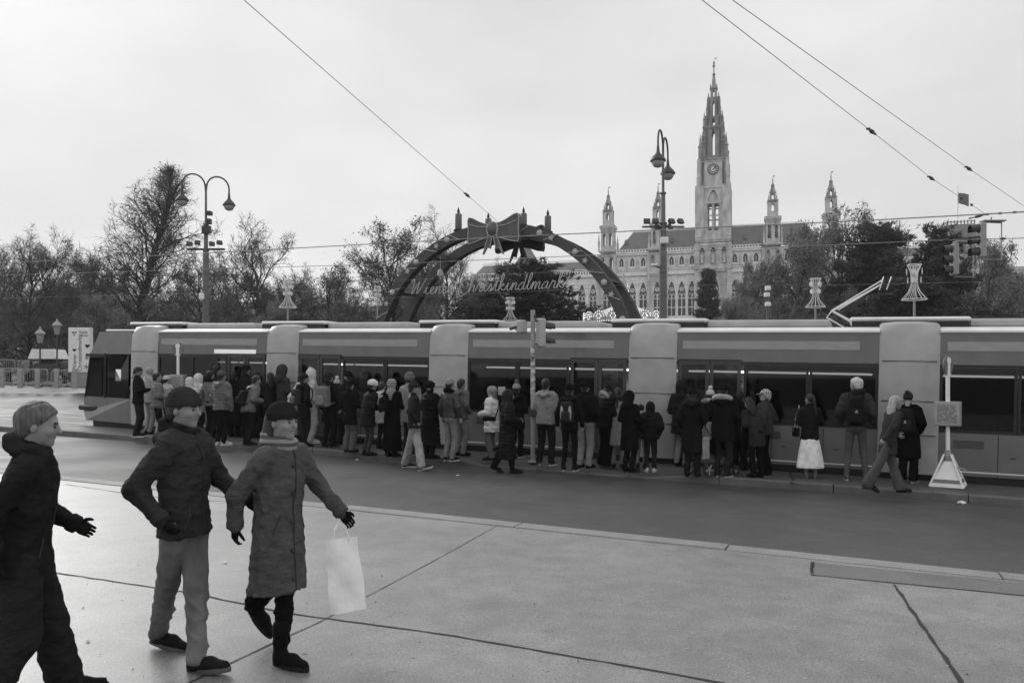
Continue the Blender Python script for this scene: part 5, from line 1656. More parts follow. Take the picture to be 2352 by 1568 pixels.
RX = Matrix.Rotation(PI / 2, 4, 'X')
text_obj("Stadt", 0.20, Matrix.Translation((0.02, -0.006, z1b - 0.30)) @ RX, M_ink, "lettering", bn)
text_obj("Wien", 0.20, Matrix.Translation((0.02, -0.006, z1b - 0.47)) @ RX, M_ink, "lettering", bn)
text_obj("Wiener", 0.27, Matrix.Translation((-0.12, -0.006, z0b + 0.10)) @ Matrix.Rotation(-PI / 2, 4, 'Y') @ RX, M_ink, "lettering", bn)
text_obj("Christkindlmarkt", 0.27, Matrix.Translation((0.14, -0.006, z0b + 0.06)) @ Matrix.Rotation(-PI / 2, 4, 'Y') @ RX, M_ink, "lettering", bn)
def heart(s, cx, cz):
    return [(cx + s * 0.06 * 16 * math.sin(t) ** 3, cz + s * 0.06 * (13 * math.cos(t) - 5 * math.cos(2*t) - 2 * math.cos(3*t) - math.cos(4*t))) for t in lin(0, 2*PI, 18)[:-1]]
for s_, cx_, cz_ in ((0.10, -0.22, z0b + 1.15), (0.13, 0.42, z1b - 0.95)):
    mb = MB(); mb.prism(heart(s_, cx_, cz_), -0.008, -0.002, 'y'); mb.build("heart_mark", M_ink, bn)
mb = MB()
for a in (-0.28, -0.16):
    mb.prism(heart(0.06, a, z1b - 0.26), -0.008, -0.002, 'y')
mb.prism([(-0.27, z1b - 0.42), (-0.17, z1b - 0.42), (-0.22, z1b - 0.32)], -0.008, -0.002, 'y'); mb.build("crest_mark", M_ink, bn)
mb = MB()
for i in range(6):
    a = PI / 3 * i
    mb.box(-0.012, 0.012, -0.008, -0.002, 0, 0.16, Matrix.Translation((0.36, 0, z0b + 0.28)) @ Matrix.Rotation(a, 4, 'Y'))
    mb.box(-0.012, 0.012, -0.008, -0.002, 0, 0.12, Matrix.Translation((0.40, 0, z0b + 0.75)) @ Matrix.Rotation(a, 4, 'Y'))
mb.build("snowflake_mark", M_ink, bn)

def barrier_root(label, px0, px1, Y0, Y1, top, bot):
    """crowd barrier between two picture columns"""
    a, b = W(px0, bot, Y0), W(px1, bot, Y1)
    d = b - a; L_ = math.hypot(d.x, d.y)
    t = thing("crowd_barrier", label, "barrier", (a.x, a.y, a.z), math.atan2(d.y, d.x), "crowd barriers along the park")
    Hh = (bot - top) * (Y0 + Y1) / 2 / FPX
    mb = MB()
    mb.tube([(0.05, 0, 0.16), (0.05, 0, Hh - 0.15), (0.12, 0, Hh - 0.03), (0.22, 0, Hh), (L_ - 0.22, 0, Hh), (L_ - 0.12, 0, Hh - 0.03), (L_ - 0.05, 0, Hh - 0.15), (L_ - 0.05, 0, 0.16), (0.05, 0, 0.16)], 0.028, 6)
    mb.build("frame", M_galv, t)
    n = int(L_ / 0.13)
    for i in range(1, n):
        q = MB(); q.tube([(L_ * i / n, 0, 0.16), (L_ * i / n, 0, Hh)], 0.010, 4); q.build("bar", M_galv, t)
    for x in (0.35, L_ - 0.35):
        q = MB(); q.tube([(x, -0.35, 0.0), (x, 0, 0.18), (x, 0.35, 0.0)], 0.022, 5); q.build("foot", M_galv, t)
bp_ = [(-42, 2), (2, 51), (53, 112), (116, 166)]
for i, (a, b) in enumerate(bp_):
    barrier_root(["crowd barrier cut by the left edge of the photo", "second crowd barrier from the left edge", "crowd barrier with the bicycle behind it", "crowd barrier next to the white market banner"][i], a, b, 42.5 - i * 0.35, 42.2 - i * 0.35, 844 + i * 2, 884 + i * 2)
for i, (a, b) in enumerate(((-30, 36), (40, 78), (132, 170))):
    barrier_root(["crowd barrier in the back row at the left edge", "crowd barrier in the back row left of the tree trunk", "crowd barrier in the back row beside the banner"][i], a, b, 50, 49.5, 826 + i * 2, 858 + i)
for i, px in enumerate((4, 46, 86, 130, 172)):
    p = W(px, 888 + i * 0.6, 41.5 - i * 0.25)
    t = thing("bollard", ["leftmost", "second", "middle", "fourth", "rightmost"][i] + " pale square bollard of the row before the crowd barriers", "bollard", (p.x, p.y, p.z - 0.05), 0.2, "pale bollards at the kerb")
    mb = MB(); mb.bbox(-0.11, 0.11, -0.09, 0.09, 0, 1.02, 0.015); mb.build("post", M_fr, t)
    mb = MB(); mb.bbox(-0.115, 0.115, -0.095, 0.095, 0.86, 0.92, 0.01); mb.build("band", M_notice, t)
def lantern(px, top, Y, label):
    p = W(px, 862, Y); z0 = g(p.x, min(60, p.y)); zt = HZ(top, Y) - z0
    t = thing("park_lantern", label, "lantern", (p.x, p.y, z0), 0, "lanterns of the park")
    mb = MB(); mb.lathe([(0.12, 0), (0.10, 0.8), (0.05, 0.9), (0.045, zt - 0.95)], 8); mb.tube([(-0.2, 0, zt - 1.15), (0.2, 0, zt - 1.15)], 0.02, 5); mb.build("pole", M_dpost, t)
    mb = MB(); mb.lathe([(0.14, zt - 0.95), (0.24, zt - 0.42)], 6); mb.build("lantern_glass", M_galv, t)
    mb = MB(); mb.lathe([(0.34, zt - 0.42), (0.22, zt - 0.27), (0.10, zt - 0.18), (0.04, zt)], 6); mb.build("lantern_roof", M_galv, t)
lantern(92, 750, 46, "left of the two park lanterns near the left edge")
lantern(131, 732, 48, "taller park lantern beside the white market banner")
# bicycle
p = W(133, 874, 44)
bk = thing("parked_bicycle", "bicycle parked behind the crowd barriers near the banner", "bicycle", (p.x, p.y, p.z - 0.05), 0.1)
for x in (-0.52, 0.52):
    mb = MB(); mb.tube([(x + 0.33 * math.cos(2*PI*i/20), 0, 0.35 + 0.33 * math.sin(2*PI*i/20)) for i in range(21)], 0.02, 5, False)
    wh = mb.build("wheel", M_dpost, bk)
    mb = MB()
    for i in range(8): mb.tube([(x, 0, 0.35), (x + 0.32 * math.cos(PI*i/4), 0, 0.35 + 0.32 * math.sin(PI*i/4))], 0.004, 3)
    tag(mb.build("spokes", M_galv, wh), kind="stuff")
mb = MB()
for a, b in (((-0.52, 0.35), (-0.1, 0.33)), ((-0.1, 0.33), (-0.2, 0.85)), ((-0.2, 0.80), (0.36, 0.82)), ((-0.1, 0.33), (0.36, 0.78)), ((-0.52, 0.35), (-0.2, 0.8)), ((0.52, 0.35), (0.34, 0.98))):
    mb.tube([(a[0], 0, a[1]), (b[0], 0, b[1])], 0.022, 6)
mb.build("frame", M_dpost, bk)
mb = MB(); mb.tube([(0.34, -0.28, 1.0), (0.34, 0, 1.03), (0.34, 0.28, 1.0)], 0.014, 5); mb.build("handlebar", M_dpost, bk)
mb = MB(); mb.bbox(-0.34, -0.06, -0.08, 0.08, 0.85, 0.91, 0.02); mb.build("saddle", M_dpost, bk)
# small white stall canopy behind the barriers
p = W(112, 848, 50)
sc = thing("stall", "small stall with a white canopy behind the barriers by the left lantern", "stall", (p.x, p.y, p.z - 0.5))
mb = MB(); mb.prism([(-0.9, 1.15), (0.9, 1.15), (0.65, 1.75), (-0.65, 1.75)], -0.7, 0.7, 'y'); mb.build("canopy", M_white, sc)
for x in (-0.8, 0.8):
    mb = MB(); mb.tube([(x, -0.6, 0), (x, -0.6, 1.2)], 0.03, 6); mb.build("post", M_dpost, sc)
mb = MB(); mb.bbox(-0.85, 0.85, -0.5, 0.5, 0.1, 0.85, 0.02); mb.build("counter", M_dpost, sc)
# ------------------------------------------------------------------ people: figures grown from distance fields
def surf(f, lo, hi, hs):
    """surface nets: smooth quad mesh of f < 0 on a regular grid"""
    ax = [np.arange(l, h_ + hs, hs, dtype=np.float32) for l, h_ in zip(lo, hi)]
    X, Y, Z = np.meshgrid(*ax, indexing='ij')
    v = f(X, Y, Z).astype(np.float32)
    v[0], v[-1] = np.maximum(v[0], 1e-3), np.maximum(v[-1], 1e-3)
    v[:, 0], v[:, -1] = np.maximum(v[:, 0], 1e-3), np.maximum(v[:, -1], 1e-3)
    v[:, :, 0], v[:, :, -1] = np.maximum(v[:, :, 0], 1e-3), np.maximum(v[:, :, -1], 1e-3)
    s = v < 0
    c = np.zeros(tuple(n - 1 for n in v.shape), dtype=np.int8)
    offs = [(a, b, d) for a in (0, 1) for b in (0, 1) for d in (0, 1)]
    nx, ny, nz = v.shape
    for a, b, d in offs:
        c += s[a:nx-1+a, b:ny-1+b, d:nz-1+d]
    m = (c > 0) & (c < 8)
    I, J, K = np.nonzero(m)
    if len(I) == 0:
        return np.zeros((0, 3)), np.zeros((0, 4), int)
    cv = {o: v[I+o[0], J+o[1], K+o[2]] for o in offs}
    acc = np.zeros((len(I), 3), np.float32); cnt = np.zeros(len(I), np.float32)
    for o in offs:
        for axis in range(3):
            if o[axis] == 0:
                p = list(o); p[axis] = 1; p = tuple(p)
                A, B = cv[o], cv[p]
                e = (A < 0) != (B < 0)
                t = np.where(e, A / np.where(e, A - B, 1), 0)
                for k in range(3):
                    acc[:, k] += np.where(e, o[k] + (t if k == axis else 0), 0)
                cnt += e
    pos = acc / cnt[:, None]
    V = np.stack([ax[0][I] + pos[:, 0] * hs, ax[1][J] + pos[:, 1] * hs, ax[2][K] + pos[:, 2] * hs], 1)
    vid = -np.ones(m.shape, np.int32); vid[I, J, K] = np.arange(len(I))
    Q = []
    for axis in range(3):
        sl0 = [slice(1, -1)] * 3; sl1 = [slice(1, -1)] * 3
        sl0[axis] = slice(0, -1); sl1[axis] = slice(1, None)
        A, B = s[tuple(sl0)], s[tuple(sl1)]
        e = np.nonzero(A != B)
        idx = [e[0] + 1, e[1] + 1, e[2] + 1]; idx[axis] = e[axis]
        u, w = [(1, 2), (2, 0), (0, 1)][axis]
        def cell(du, dw):
            q = [idx[0].copy(), idx[1].copy(), idx[2].copy()]
            q[u] -= du; q[w] -= dw
            return vid[q[0], q[1], q[2]]
        quad = np.stack([cell(1, 1), cell(0, 1), cell(0, 0), cell(1, 0)], 1)
        flip = ~A[e]
        quad[flip] = quad[flip][:, ::-1]
        Q.append(quad)
    return V, np.concatenate(Q)

def smin(a, b, k):
    h_ = np.clip(0.5 + 0.5 * (b - a) / k, 0, 1)
    return b * (1 - h_) + a * h_ - k * h_ * (1 - h_)
def cap(X, Y, Z, a, b, ra, rb, rib=0.0, sp=0.09):
    ab = np.array(b, float) - np.array(a, float)
    L2 = float(ab @ ab) + 1e-9
    t = np.clip(((X - a[0]) * ab[0] + (Y - a[1]) * ab[1] + (Z - a[2]) * ab[2]) / L2, 0, 1)
    d = np.sqrt((X - a[0] - t * ab[0])**2 + (Y - a[1] - t * ab[1])**2 + (Z - a[2] - t * ab[2])**2) - (ra + (rb - ra) * t)
    if rib: d = d - rib * np.abs(np.sin(np.pi * t * math.sqrt(L2) / sp)) ** 0.7
    return d
def ell(X, Y, Z, c, r):
    q = np.sqrt(((X - c[0]) / r[0])**2 + ((Y - c[1]) / r[1])**2 + ((Z - c[2]) / r[2])**2)
    return (q - 1) * min(r)
def wrinkle(X, Y, Z, amp, ph, f=1.0):
    return amp * (np.sin(31 * f * Z + 9 * X + ph) * np.sin(13 * X + 17 * Y + 2 * ph) + 0.6 * np.sin(53 * f * Z - 23 * Y + 19 * X + 3 * ph))

def creases(seed, amp, vert=1.0):
    """sharp-edged cloth folds: ridged waves in several directions, bent by slower waves"""
    r = np.random.RandomState(seed); W_ = []
    for i in range(7):
        k = r.normal(size=3); k[2] *= 0.55 * vert; k /= np.linalg.norm(k)
        W_.append((k * r.uniform(13, 40), r.uniform(0, 6), r.normal(size=3) * 9, r.uniform(0.6, 1.0)))
    def f(X, Y, Z):
        s_ = 0
        for k, p, q, a in W_:
            s_ = s_ + a * (1 - np.abs(np.sin(k[0] * X + k[1] * Y + k[2] * Z + p + 1.3 * np.sin(q[0] * X + q[1] * Y + q[2] * Z)))) ** 2.2
        return amp * (s_ - 1.6)
    return f

# ---- head and head-gear templates (origin at the head's centre, looking along +y)
def head_sdf(X, Y, Z):
    d = ell(X, Y, Z, (0, -0.012, 0.022), (0.076, 0.097, 0.093))
    d = smin(d, ell(X, Y, Z, (0, 0.022, -0.045), (0.057, 0.068, 0.074)), 0.03)
    d = smin(d, cap(X, Y, Z, (-0.034, 0.074, 0.024), (0.034, 0.074, 0.024), 0.013, 0.013), 0.012)
    for s_ in (-1, 1):
        d = -smin(-d, np.sqrt((X - s_ * 0.032)**2 + (Y - 0.096)**2 + (Z - 0.004)**2) - 0.013, 0.012)
        d = smin(d, ell(X, Y, Z, (s_ * 0.078, -0.012, -0.008), (0.011, 0.019, 0.031)), 0.006)
        d = smin(d, np.sqrt((X - s_ * 0.040)**2 + (Y - 0.060)**2 + (Z + 0.025)**2) - 0.022, 0.02)
    d = smin(d, cap(X, Y, Z, (0, 0.086, 0.014), (0, 0.106, -0.022), 0.008, 0.0135), 0.010)
    d = smin(d, cap(X, Y, Z, (-0.020, 0.080, -0.056), (0.020, 0.080, -0.056), 0.008, 0.008), 0.008)
    d = smin(d, np.sqrt(X**2 + (Y - 0.066)**2 + (Z + 0.094)**2) - 0.021, 0.022)
    d = smin(d, cap(X, Y, Z, (0, -0.022, -0.05), (0, -0.045, -0.20), 0.050, 0.056), 0.03)
    return d
BB = ((-0.2, -0.22, -0.36), (0.2, 0.2, 0.24))
HEADS = {}
def hp(kind, hs):
    """cached head-gear mesh"""
    k = (kind, hs)
    if k in HEADS: return HEADS[k]
    lo, hi = (-0.19, -0.22, -0.34), (0.19, 0.22, 0.25)
    if kind == "head":
        f = head_sdf; lo, hi = (-0.1, -0.125, -0.21), (0.1, 0.135, 0.13)
    elif kind == "hair":
        def f(X, Y, Z):
            n = 0.005 * np.sin(60 * X + 25 * Z) * np.sin(45 * Y + 31 * Z) + 0.0025 * np.sin(140 * X + 60 * Y)
            d = ell(X, Y, Z, (0, -0.016, 0.028), (0.090, 0.112, 0.106)) - n
            d = smin(d, cap(X, Y, Z, (0, -0.06, -0.03), (0, -0.062, -0.085), 0.058, 0.048), 0.03)
            return np.maximum(np.maximum(d, (Y - (0.015 + 0.80 * (Z - 0.005))) * 0.8), -0.10 - Z)
    elif kind in ("long", "ponytail", "bun"):
        def f(X, Y, Z):
            d = ell(X, Y, Z, (0, -0.016, 0.026), (0.088, 0.110, 0.104)) - 0.003 * np.sin(80 * X) * np.sin(40 * Z)
            d = np.maximum(d, (Y - (0.01 + 0.80 * (Z - 0.01))) * 0.8)
            if kind == "long":
                d = smin(d, ell(X, Y, Z, (0, -0.085, -0.14), (0.105, 0.055, 0.20)), 0.04)
            elif kind == "ponytail":
                d = smin(d, cap(X, Y, Z, (0, -0.115, -0.02), (0.01, -0.16, -0.31), 0.034, 0.022), 0.02)
            else:
                d = smin(d, np.sqrt(X**2 + (Y + 0.12)**2 + (Z - 0.09)**2) - 0.045, 0.015)
            return d
    elif kind == "beanie":
        def f(X, Y, Z):
            a = np.arctan2(X, Y)
            d = ell(X, Y, Z, (0, -0.016, 0.040), (0.093, 0.114, 0.108)) - 0.0022 * np.sin(a * 26)
            e = ell(X, Y, Z, (0, -0.014, 0.030), (0.099, 0.120, 0.115))
            e = np.maximum(e, np.abs(Z - 0.046 - 0.11 * Y) - 0.026)
            d = np.maximum(d, -(Z - 0.024 - 0.11 * Y))
            return np.minimum(d, e)
    elif kind == "pompom":
        lo, hi = (-0.09, -0.11, 0.09), (0.09, 0.08, 0.26)
        def f(X, Y, Z):
            return np.sqrt(X**2 + (Y + 0.02)**2 + (Z - 0.175)**2) - 0.050 - 0.006 * np.sin(90 * X) * np.sin(85 * Y) * np.sin(80 * Z)
    elif kind in ("hood", "pointhood"):
        def f(X, Y, Z):
            w = wrinkle(X, Y, Z, 0.0025, 1.0, 1.6)
            d = ell(X, Y, Z, (0, -0.026, 0.005), (0.118, 0.138, 0.150)) - w
            if kind == "pointhood": d = smin(d, cap(X, Y, Z, (0, -0.05, 0.09), (0, -0.06, 0.175), 0.06, 0.02), 0.06)
            d = smin(d, cap(X, Y, Z, (0, -0.035, -0.10), (0, -0.04, -0.20), 0.105, 0.14), 0.06)
            hole = ell(X, Y, Z, (0, 0.12, -0.005), (0.078, 0.125, 0.112))
            return np.maximum(d, -hole)
        lo, hi = (-0.2, -0.21, -0.30), (0.2, 0.16, 0.24)
    elif kind == "fur":
        def f(X, Y, Z):
            R_ = np.sqrt((X / 0.115)**2 + ((Z + 0.0) / 0.140)**2)
            d = np.sqrt(((R_ - 1) * 0.118)**2 + (Y - 0.075 + 0.3 * X * X)**2) - 0.032
            return d - 0.008 * np.sin(95 * X + 31 * Y) * np.sin(88 * Z) * np.sin(75 * Y + 40 * X)
        lo, hi = (-0.2, -0.0, -0.22), (0.2, 0.2, 0.22)
    elif kind == "collarfur":
        def f(X, Y, Z):
            R_ = np.sqrt((X / 0.15)**2 + ((Y + 0.06) / 0.115)**2)
            d = np.sqrt(((R_ - 1) * 0.13)**2 + ((Z + 0.165 + 0.35 * (Y + 0.02)) / 1.2)**2) - 0.042
            return d - 0.009 * np.sin(85 * X + 31 * Y) * np.sin(78 * Z) * np.sin(75 * Y + 40 * X)
        lo, hi = (-0.24, -0.25, -0.32), (0.24, 0.12, -0.02)
    elif kind == "cap":
        def f(X, Y, Z):
            d = ell(X, Y, Z, (0, -0.014, 0.036), (0.092, 0.114, 0.098))
            d = np.maximum(d, -(Z - 0.030))
            vis = np.maximum(ell(X, Y, Z, (0, 0.085, 0.030), (0.080, 0.105, 0.03)), np.abs(Z - 0.040 + 0.5 * (Y - 0.09)**1 * 0.5) - 0.007)
            return np.minimum(d, np.maximum(vis, 0.03 - Y))
    elif kind == "earflap":
        def f(X, Y, Z):
            d = ell(X, Y, Z, (0, -0.014, 0.042), (0.098, 0.118, 0.105))
            d = np.maximum(d, -(Z - 0.032))
            b = np.maximum(ell(X, Y, Z, (0, -0.014, 0.02), (0.112, 0.130, 0.13)) - 0.004 * np.sin(80 * X) * np.sin(80 * Z), np.maximum(np.maximum(Z - 0.035, -0.06 - Z), Y - 0.045))
            return np.minimum(d, b)
    elif kind == "headscarf":
        def f(X, Y, Z):
            d = ell(X, Y, Z, (0, -0.022, 0.012), (0.098, 0.120, 0.124)) - wrinkle(X, Y, Z, 0.003, 2.0, 1.5)
            d = smin(d, cap(X, Y, Z, (0, -0.03, -0.10), (0, -0.035, -0.18), 0.085, 0.115), 0.04)
            d = smin(d, ell(X, Y, Z, (0.05, -0.13, -0.24), (0.05, 0.03, 0.12)), 0.04)
            return np.maximum(d, -ell(X, Y, Z, (0, 0.115, -0.01), (0.066, 0.11, 0.09)))
        lo = (-0.19, -0.22, -0.38)
    elif kind == "floppy":
        def f(X, Y, Z):
            d = ell(X, Y, Z, (0, -0.02, 0.035), (0.105, 0.128, 0.112)) - wrinkle(X, Y, Z, 0.004, 3.0, 1.5)
            d = np.maximum(d, -(Z + 0.01 - 0.1 * Y))
            d = smin(d, cap(X, Y, Z, (0.08, -0.05, 0.08), (0.14, -0.06, -0.10), 0.035, 0.025), 0.03)
            return d
    elif kind == "fluffy":
        def f(X, Y, Z):
            d = ell(X, Y, Z, (0, -0.014, 0.035), (0.108, 0.128, 0.115))
            d = np.maximum(d, -(Z - 0.0 - 0.1 * Y))
            return d - 0.010 * np.sin(70 * X + 20 * Y) * np.sin(66 * Z) * np.sin(60 * Y)
    elif kind == "scarf":
        def f(X, Y, Z):
            R_ = np.sqrt((X / 0.095)**2 + ((Y + 0.035) / 0.095)**2)
            return np.sqrt(((R_ - 1) * 0.095)**2 + ((Z + 0.145 + 0.25 * Y) / 1.5)**2) - 0.034 - wrinkle(X, Y, Z, 0.004, 4.0, 2)
        lo, hi = (-0.17, -0.2, -0.26), (0.17, 0.12, -0.04)
    elif kind == "beard":
        def f(X, Y, Z):
            d = ell(X, Y, Z, (0, 0.026, -0.055), (0.062, 0.072, 0.070)) - 0.002 * np.sin(120 * X) * np.sin(110 * Z)
            return np.maximum(np.maximum(d, Z + 0.045), -(Y - 0.0))
    V, Q = surf(f, lo, hi, hs)
    HEADS[k] = (V, Q)
    return HEADS[k]

def hand_mb(mb, M, curl, side, n=5):
    """palm, four unequal bent fingers and a thumb leaving the palm's side; fingers point along -z of M, palm faces +y"""
    pal = MB()
    pal.tube([(0, 0, 0.03), (0, 0, -0.005), (0, 0.003, -0.045), (0, 0.004, -0.085)], [0.027, 0.032, 0.042, 0.038], 8)
    vs = [(x, y * 0.42, z) for x, y, z in pal.v]
    mb.add([tuple(M @ Vector(p)) for p in vs], pal.f)
    for i, (x, L_, r_) in enumerate(((-0.029, 0.068, 0.0085), (-0.010, 0.078, 0.0092), (0.010, 0.074, 0.009), (0.028, 0.058, 0.008))):
        x = -x * side
        p = Vector((x, 0.002, -0.072)); a = 0.15 + 0.1 * curl; pts = [p]
        for s_ in (0.46, 0.32, 0.22):
            p = p + Vector((x * 0.06, math.sin(a), -math.cos(a))) * L_ * s_
            pts.append(p); a += 0.35 + 0.75 * curl
        f = MB(); f.tube(pts, [r_, r_ * 0.95, r_ * 0.88, r_ * 0.6], n)
        mb.add([tuple(M @ Vector(q)) for q in f.v], f.f)
    p = Vector((0.024 * side, 0.004, -0.022)); d = Vector((0.75 * side, 0.30, -0.6)).normalized(); pts = [p]
    for s_ in (0.034, 0.03, 0.022):
        p = p + d * s_; pts.append(p); d = (d + Vector((-0.25 * side, 0.35 * curl + 0.1, -0.35))).normalized()
    f = MB(); f.tube(pts, [0.013, 0.0115, 0.010, 0.006], n)
    mb.add([tuple(M @ Vector(q)) for q in f.v], f.f)

def shoe_mesh(kind, hs):
    k = ("shoe" + kind, hs)
    if k in HEADS: return HEADS[k]
    def f(X, Y, Z):
        d = cap(X, Y, Z, (0, -0.065, 0.050), (0, 0.05, 0.055), 0.040, 0.042)
        d = smin(d, cap(X, Y, Z, (0, 0.05, 0.05), (0, 0.150, 0.036), 0.040, 0.032), 0.03)
        d = smin(d, cap(X, Y, Z, (0, -0.055, 0.05), (0, -0.05, 0.10 if kind == "low" else 0.26), 0.044, 0.042 if kind == "low" else 0.056), 0.03)
        return np.maximum(d, 0.018 - Z) - (0 if kind == "low" else 0.002 * np.sin(90 * Z))
    HEADS[k] = surf(f, (-0.08, -0.14, 0.0), (0.08, 0.22, 0.14 if kind == "low" else 0.30), hs)
    return HEADS[k]

ARMS = {   # elbow, wrist of the right arm (x outward)
    "down": ((0.265, -0.03, 1.15), (0.275, 0.03, 0.92)),
    "pocket": ((0.268, -0.09, 1.15), (0.205, 0.075, 0.985)),
    "front": ((0.250, -0.01, 1.15), (0.115, 0.235, 1.10)),
    "phone": ((0.255, 0.05, 1.15), (0.060, 0.275, 1.20)),
    "high": ((0.265, 0.12, 1.20), (0.10, 0.27, 1.40)),
    "fold": ((0.265, 0.02, 1.15), (-0.02, 0.20, 1.16)),
    "swingf": ((0.255, 0.09, 1.16), (0.235, 0.30, 1.03)),
    "swingb": ((0.275, -0.14, 1.17), (0.275, -0.24, 0.98)),
    "carry": ((0.275, -0.02, 1.14), (0.300, 0.03, 0.90)),
    "reach": ((0.255, 0.14, 1.20), (0.235, 0.40, 1.12)),
}
HEMS = {"waist": 0.93, "hip": 0.83, "thigh": 0.68, "knee": 0.48, "calf": 0.30, "ankle": 0.14}
M_skin = mat("skin", 0.27, 0.55, 0.08, 12, spec=0.4)
M_skin2 = mat("skin_olive", 0.20, 0.55, 0.08, 12, spec=0.4)  # a darker olive skin tone
M_eye = mat("dark_eye", 0.02, 0.2, 0.1, 5)
M_lip = mat("lips", 0.18, 0.5, 0.08, 12)

def mesh_np(name, V, Q, m, mi=None):
    return np_mesh(name, V, Q, None, m if isinstance(m, list) else [m], mi, smooth=True)

NPEOPLE = [0]
def cloth_near(v):
    k = ("near", round(v, 4))
    if k not in _cloth:
        m = mat("cloth_near_%d" % len(_cloth), v, 0.85, var=0.18, scale=5, bump=0.7, bscale=13, spec=0.08, stretch=(1, 1, 1.6))
        nt = m.node_tree; N, L = nt.nodes, nt.links
        b = N["Principled BSDF"]; first = b.inputs["Normal"].links[0].from_node
        first.inputs["Distance"].default_value = 0.05
        n3 = N.new("ShaderNodeTexNoise"); n3.inputs["Scale"].default_value = 260; n3.inputs["Detail"].default_value = 2
        tc = [q for q in N if q.type == 'TEX_COORD'][0]
        L.new(tc.outputs["Object"], n3.inputs["Vector"])
        bp = N.new("ShaderNodeBump"); bp.inputs["Strength"].default_value = 0.35; bp.inputs["Distance"].default_value = 0.004
        L.new(n3.outputs["Fac"], bp.inputs["Height"]); L.new(first.outputs["Normal"], bp.inputs["Normal"]); L.new(bp.outputs["Normal"], b.inputs["Normal"])
        _cloth[k] = m
    return _cloth[k]
def person(px, py, top, yaw, label, jacket=0.02, jlen="hip", puff=0.0, rib=0.0, sp=0.095, hooddown=False,
           legs=0.03, leg="straight", shoes=0.02, sole=0.03, shoe="low", hat=None, hatv=0.02, pom=None, hair=None, hairv=0.02, beard=None,
           arms="pocket", arml=None, armr=None, lean=0.0, side=0.0, turn=0.0, nod=0.0, roll=0.0, feet=None, stance=0.2, stagger=0.0, scarf=None, fur=None, collarfur=None,
           width=1.0, hs=0.021, hh=0.012, off=0.135, skin=None, shorts=None, group=None, H=None, cut=None, jmat=None, lmat=None, hmat=None, smax=16.55, bare=False, glove=None, zipper=False, near=False):
    """one figure; px,py the spot between the feet, top the picture row of the top of the head"""
    NPEOPLE[0] += 1
    cl_ = cloth_near if near else cloth
    cj = creases(NPEOPLE[0], 0.0075 if near else 0.0055); ct = creases(NPEOPLE[0] + 90, 0.0085 if near else 0.0065, 1.9)
    if near:
        jmat = jmat or cl_(jacket); lmat = lmat or cl_(legs)
    ph = NPEOPLE[0] * 1.37
    rs = random.Random(NPEOPLE[0] * 31)
    P0 = G(px, py, off)
    if off > 0.1:
        s_ = P0.x * N2.x + P0.y * N2.y
        if s_ > smax:
            ux = (px - CX) / FPX; Yc = smax / (N2.x * ux + N2.y); P0 = Vector((ux * Yc, Yc, g(ux * Yc, Yc) + off))
    hair0 = hair
    extra = {None: 0.0, "beanie": 0.03, "hood": 0.035, "pointhood": 0.06, "cap": 0.02, "earflap": 0.03, "headscarf": 0.02, "floppy": 0.035, "fluffy": 0.04}[hat] + (0.075 if pom else 0) + (0.015 if hair else 0)
    if H is None:
        H = (HZ(top, P0.y) - P0.z - extra) / (1 - 0.42 * (1 - math.cos(lean)) - 0.04 * max(0, nod))
    k = H / 1.75
    root_yaw = math.radians(yaw)
    W_ = width * (1.0 if near else 0.94)
    puff = puff if near else puff * 0.8
    if hat in ("beanie", "cap", "fluffy", "earflap") and not hair: hair, hairv = "hair", 0.02
    tl, ts = math.tan(lean), math.tan(side)
    cl = math.cos(lean)
    def bend(p):             # upper body bends forward / sideways about the hips
        x, y, z = p
        dz = max(0.0, z - 0.95)
        return (x + ts * dz, y + math.sin(lean) * dz, (0.95 + dz * cl) if z > 0.95 else z)
    def unbend(X, Y, Z):
        dz = np.maximum(0, Z - 0.95) / cl
        return X - ts * dz, Y - math.sin(lean) * dz, np.where(Z > 0.95, 0.95 + dz, Z)
    # feet
    if feet:
        R_ = Matrix.Rotation(-root_yaw, 3, 'Z')
        fp = []
        for f in feet:
            q = G(f[0], f[1], off) - P0
            q = R_ @ Vector((q.x, q.y, 0)) / k
            fp.append((q.x, q.y, (f[2] if len(f) > 2 else 0.0), (f[3] if len(f) > 3 else 0.0), (f[4] if len(f) > 4 else 0.0)))
        FL, FR = fp
    else:
        FL, FR = (-stance / 2, stagger, 0, 0, rs.uniform(0.05, 0.3)), (stance / 2, -stagger, 0, 0, -rs.uniform(0.05, 0.3))
    def leg_chain(F, sx):
        hip = np.array((sx * 0.088 * W_, 0, 0.90))
        ank = np.array((F[0], F[1] - 0.05, 0.085 + F[2]))
        d = np.linalg.norm(ank - hip); half = 0.415
        b = math.sqrt(max(0.0, half**2 - (d / 2)**2)) if d < 2 * half else 0
        dirv = (ank - hip) / d
        fw = np.array((0, 1.0, 0)) - dirv * dirv[1]; fw /= np.linalg.norm(fw) + 1e-9
        kn = (hip + ank) / 2 + fw * (b * 0.95 + 0.008)
        return hip, kn, ank
    LC, RC = leg_chain(FL, -1), leg_chain(FR, 1)
    def armchain(style, sx):
        e, w = ARMS[style] if isinstance(style, str) else style
        sh = bend((sx * 0.175 * W_, 0, 1.405)); 
        return sh, bend((sx * e[0] * (0.4 + 0.6 * W_), e[1], e[2])), bend((sx * w[0] * (0.4 + 0.6 * W_), w[1], w[2]))
    LA, RA = armchain(arml or arms, -1), armchain(armr or arms, 1)
    skin = skin or M_skin
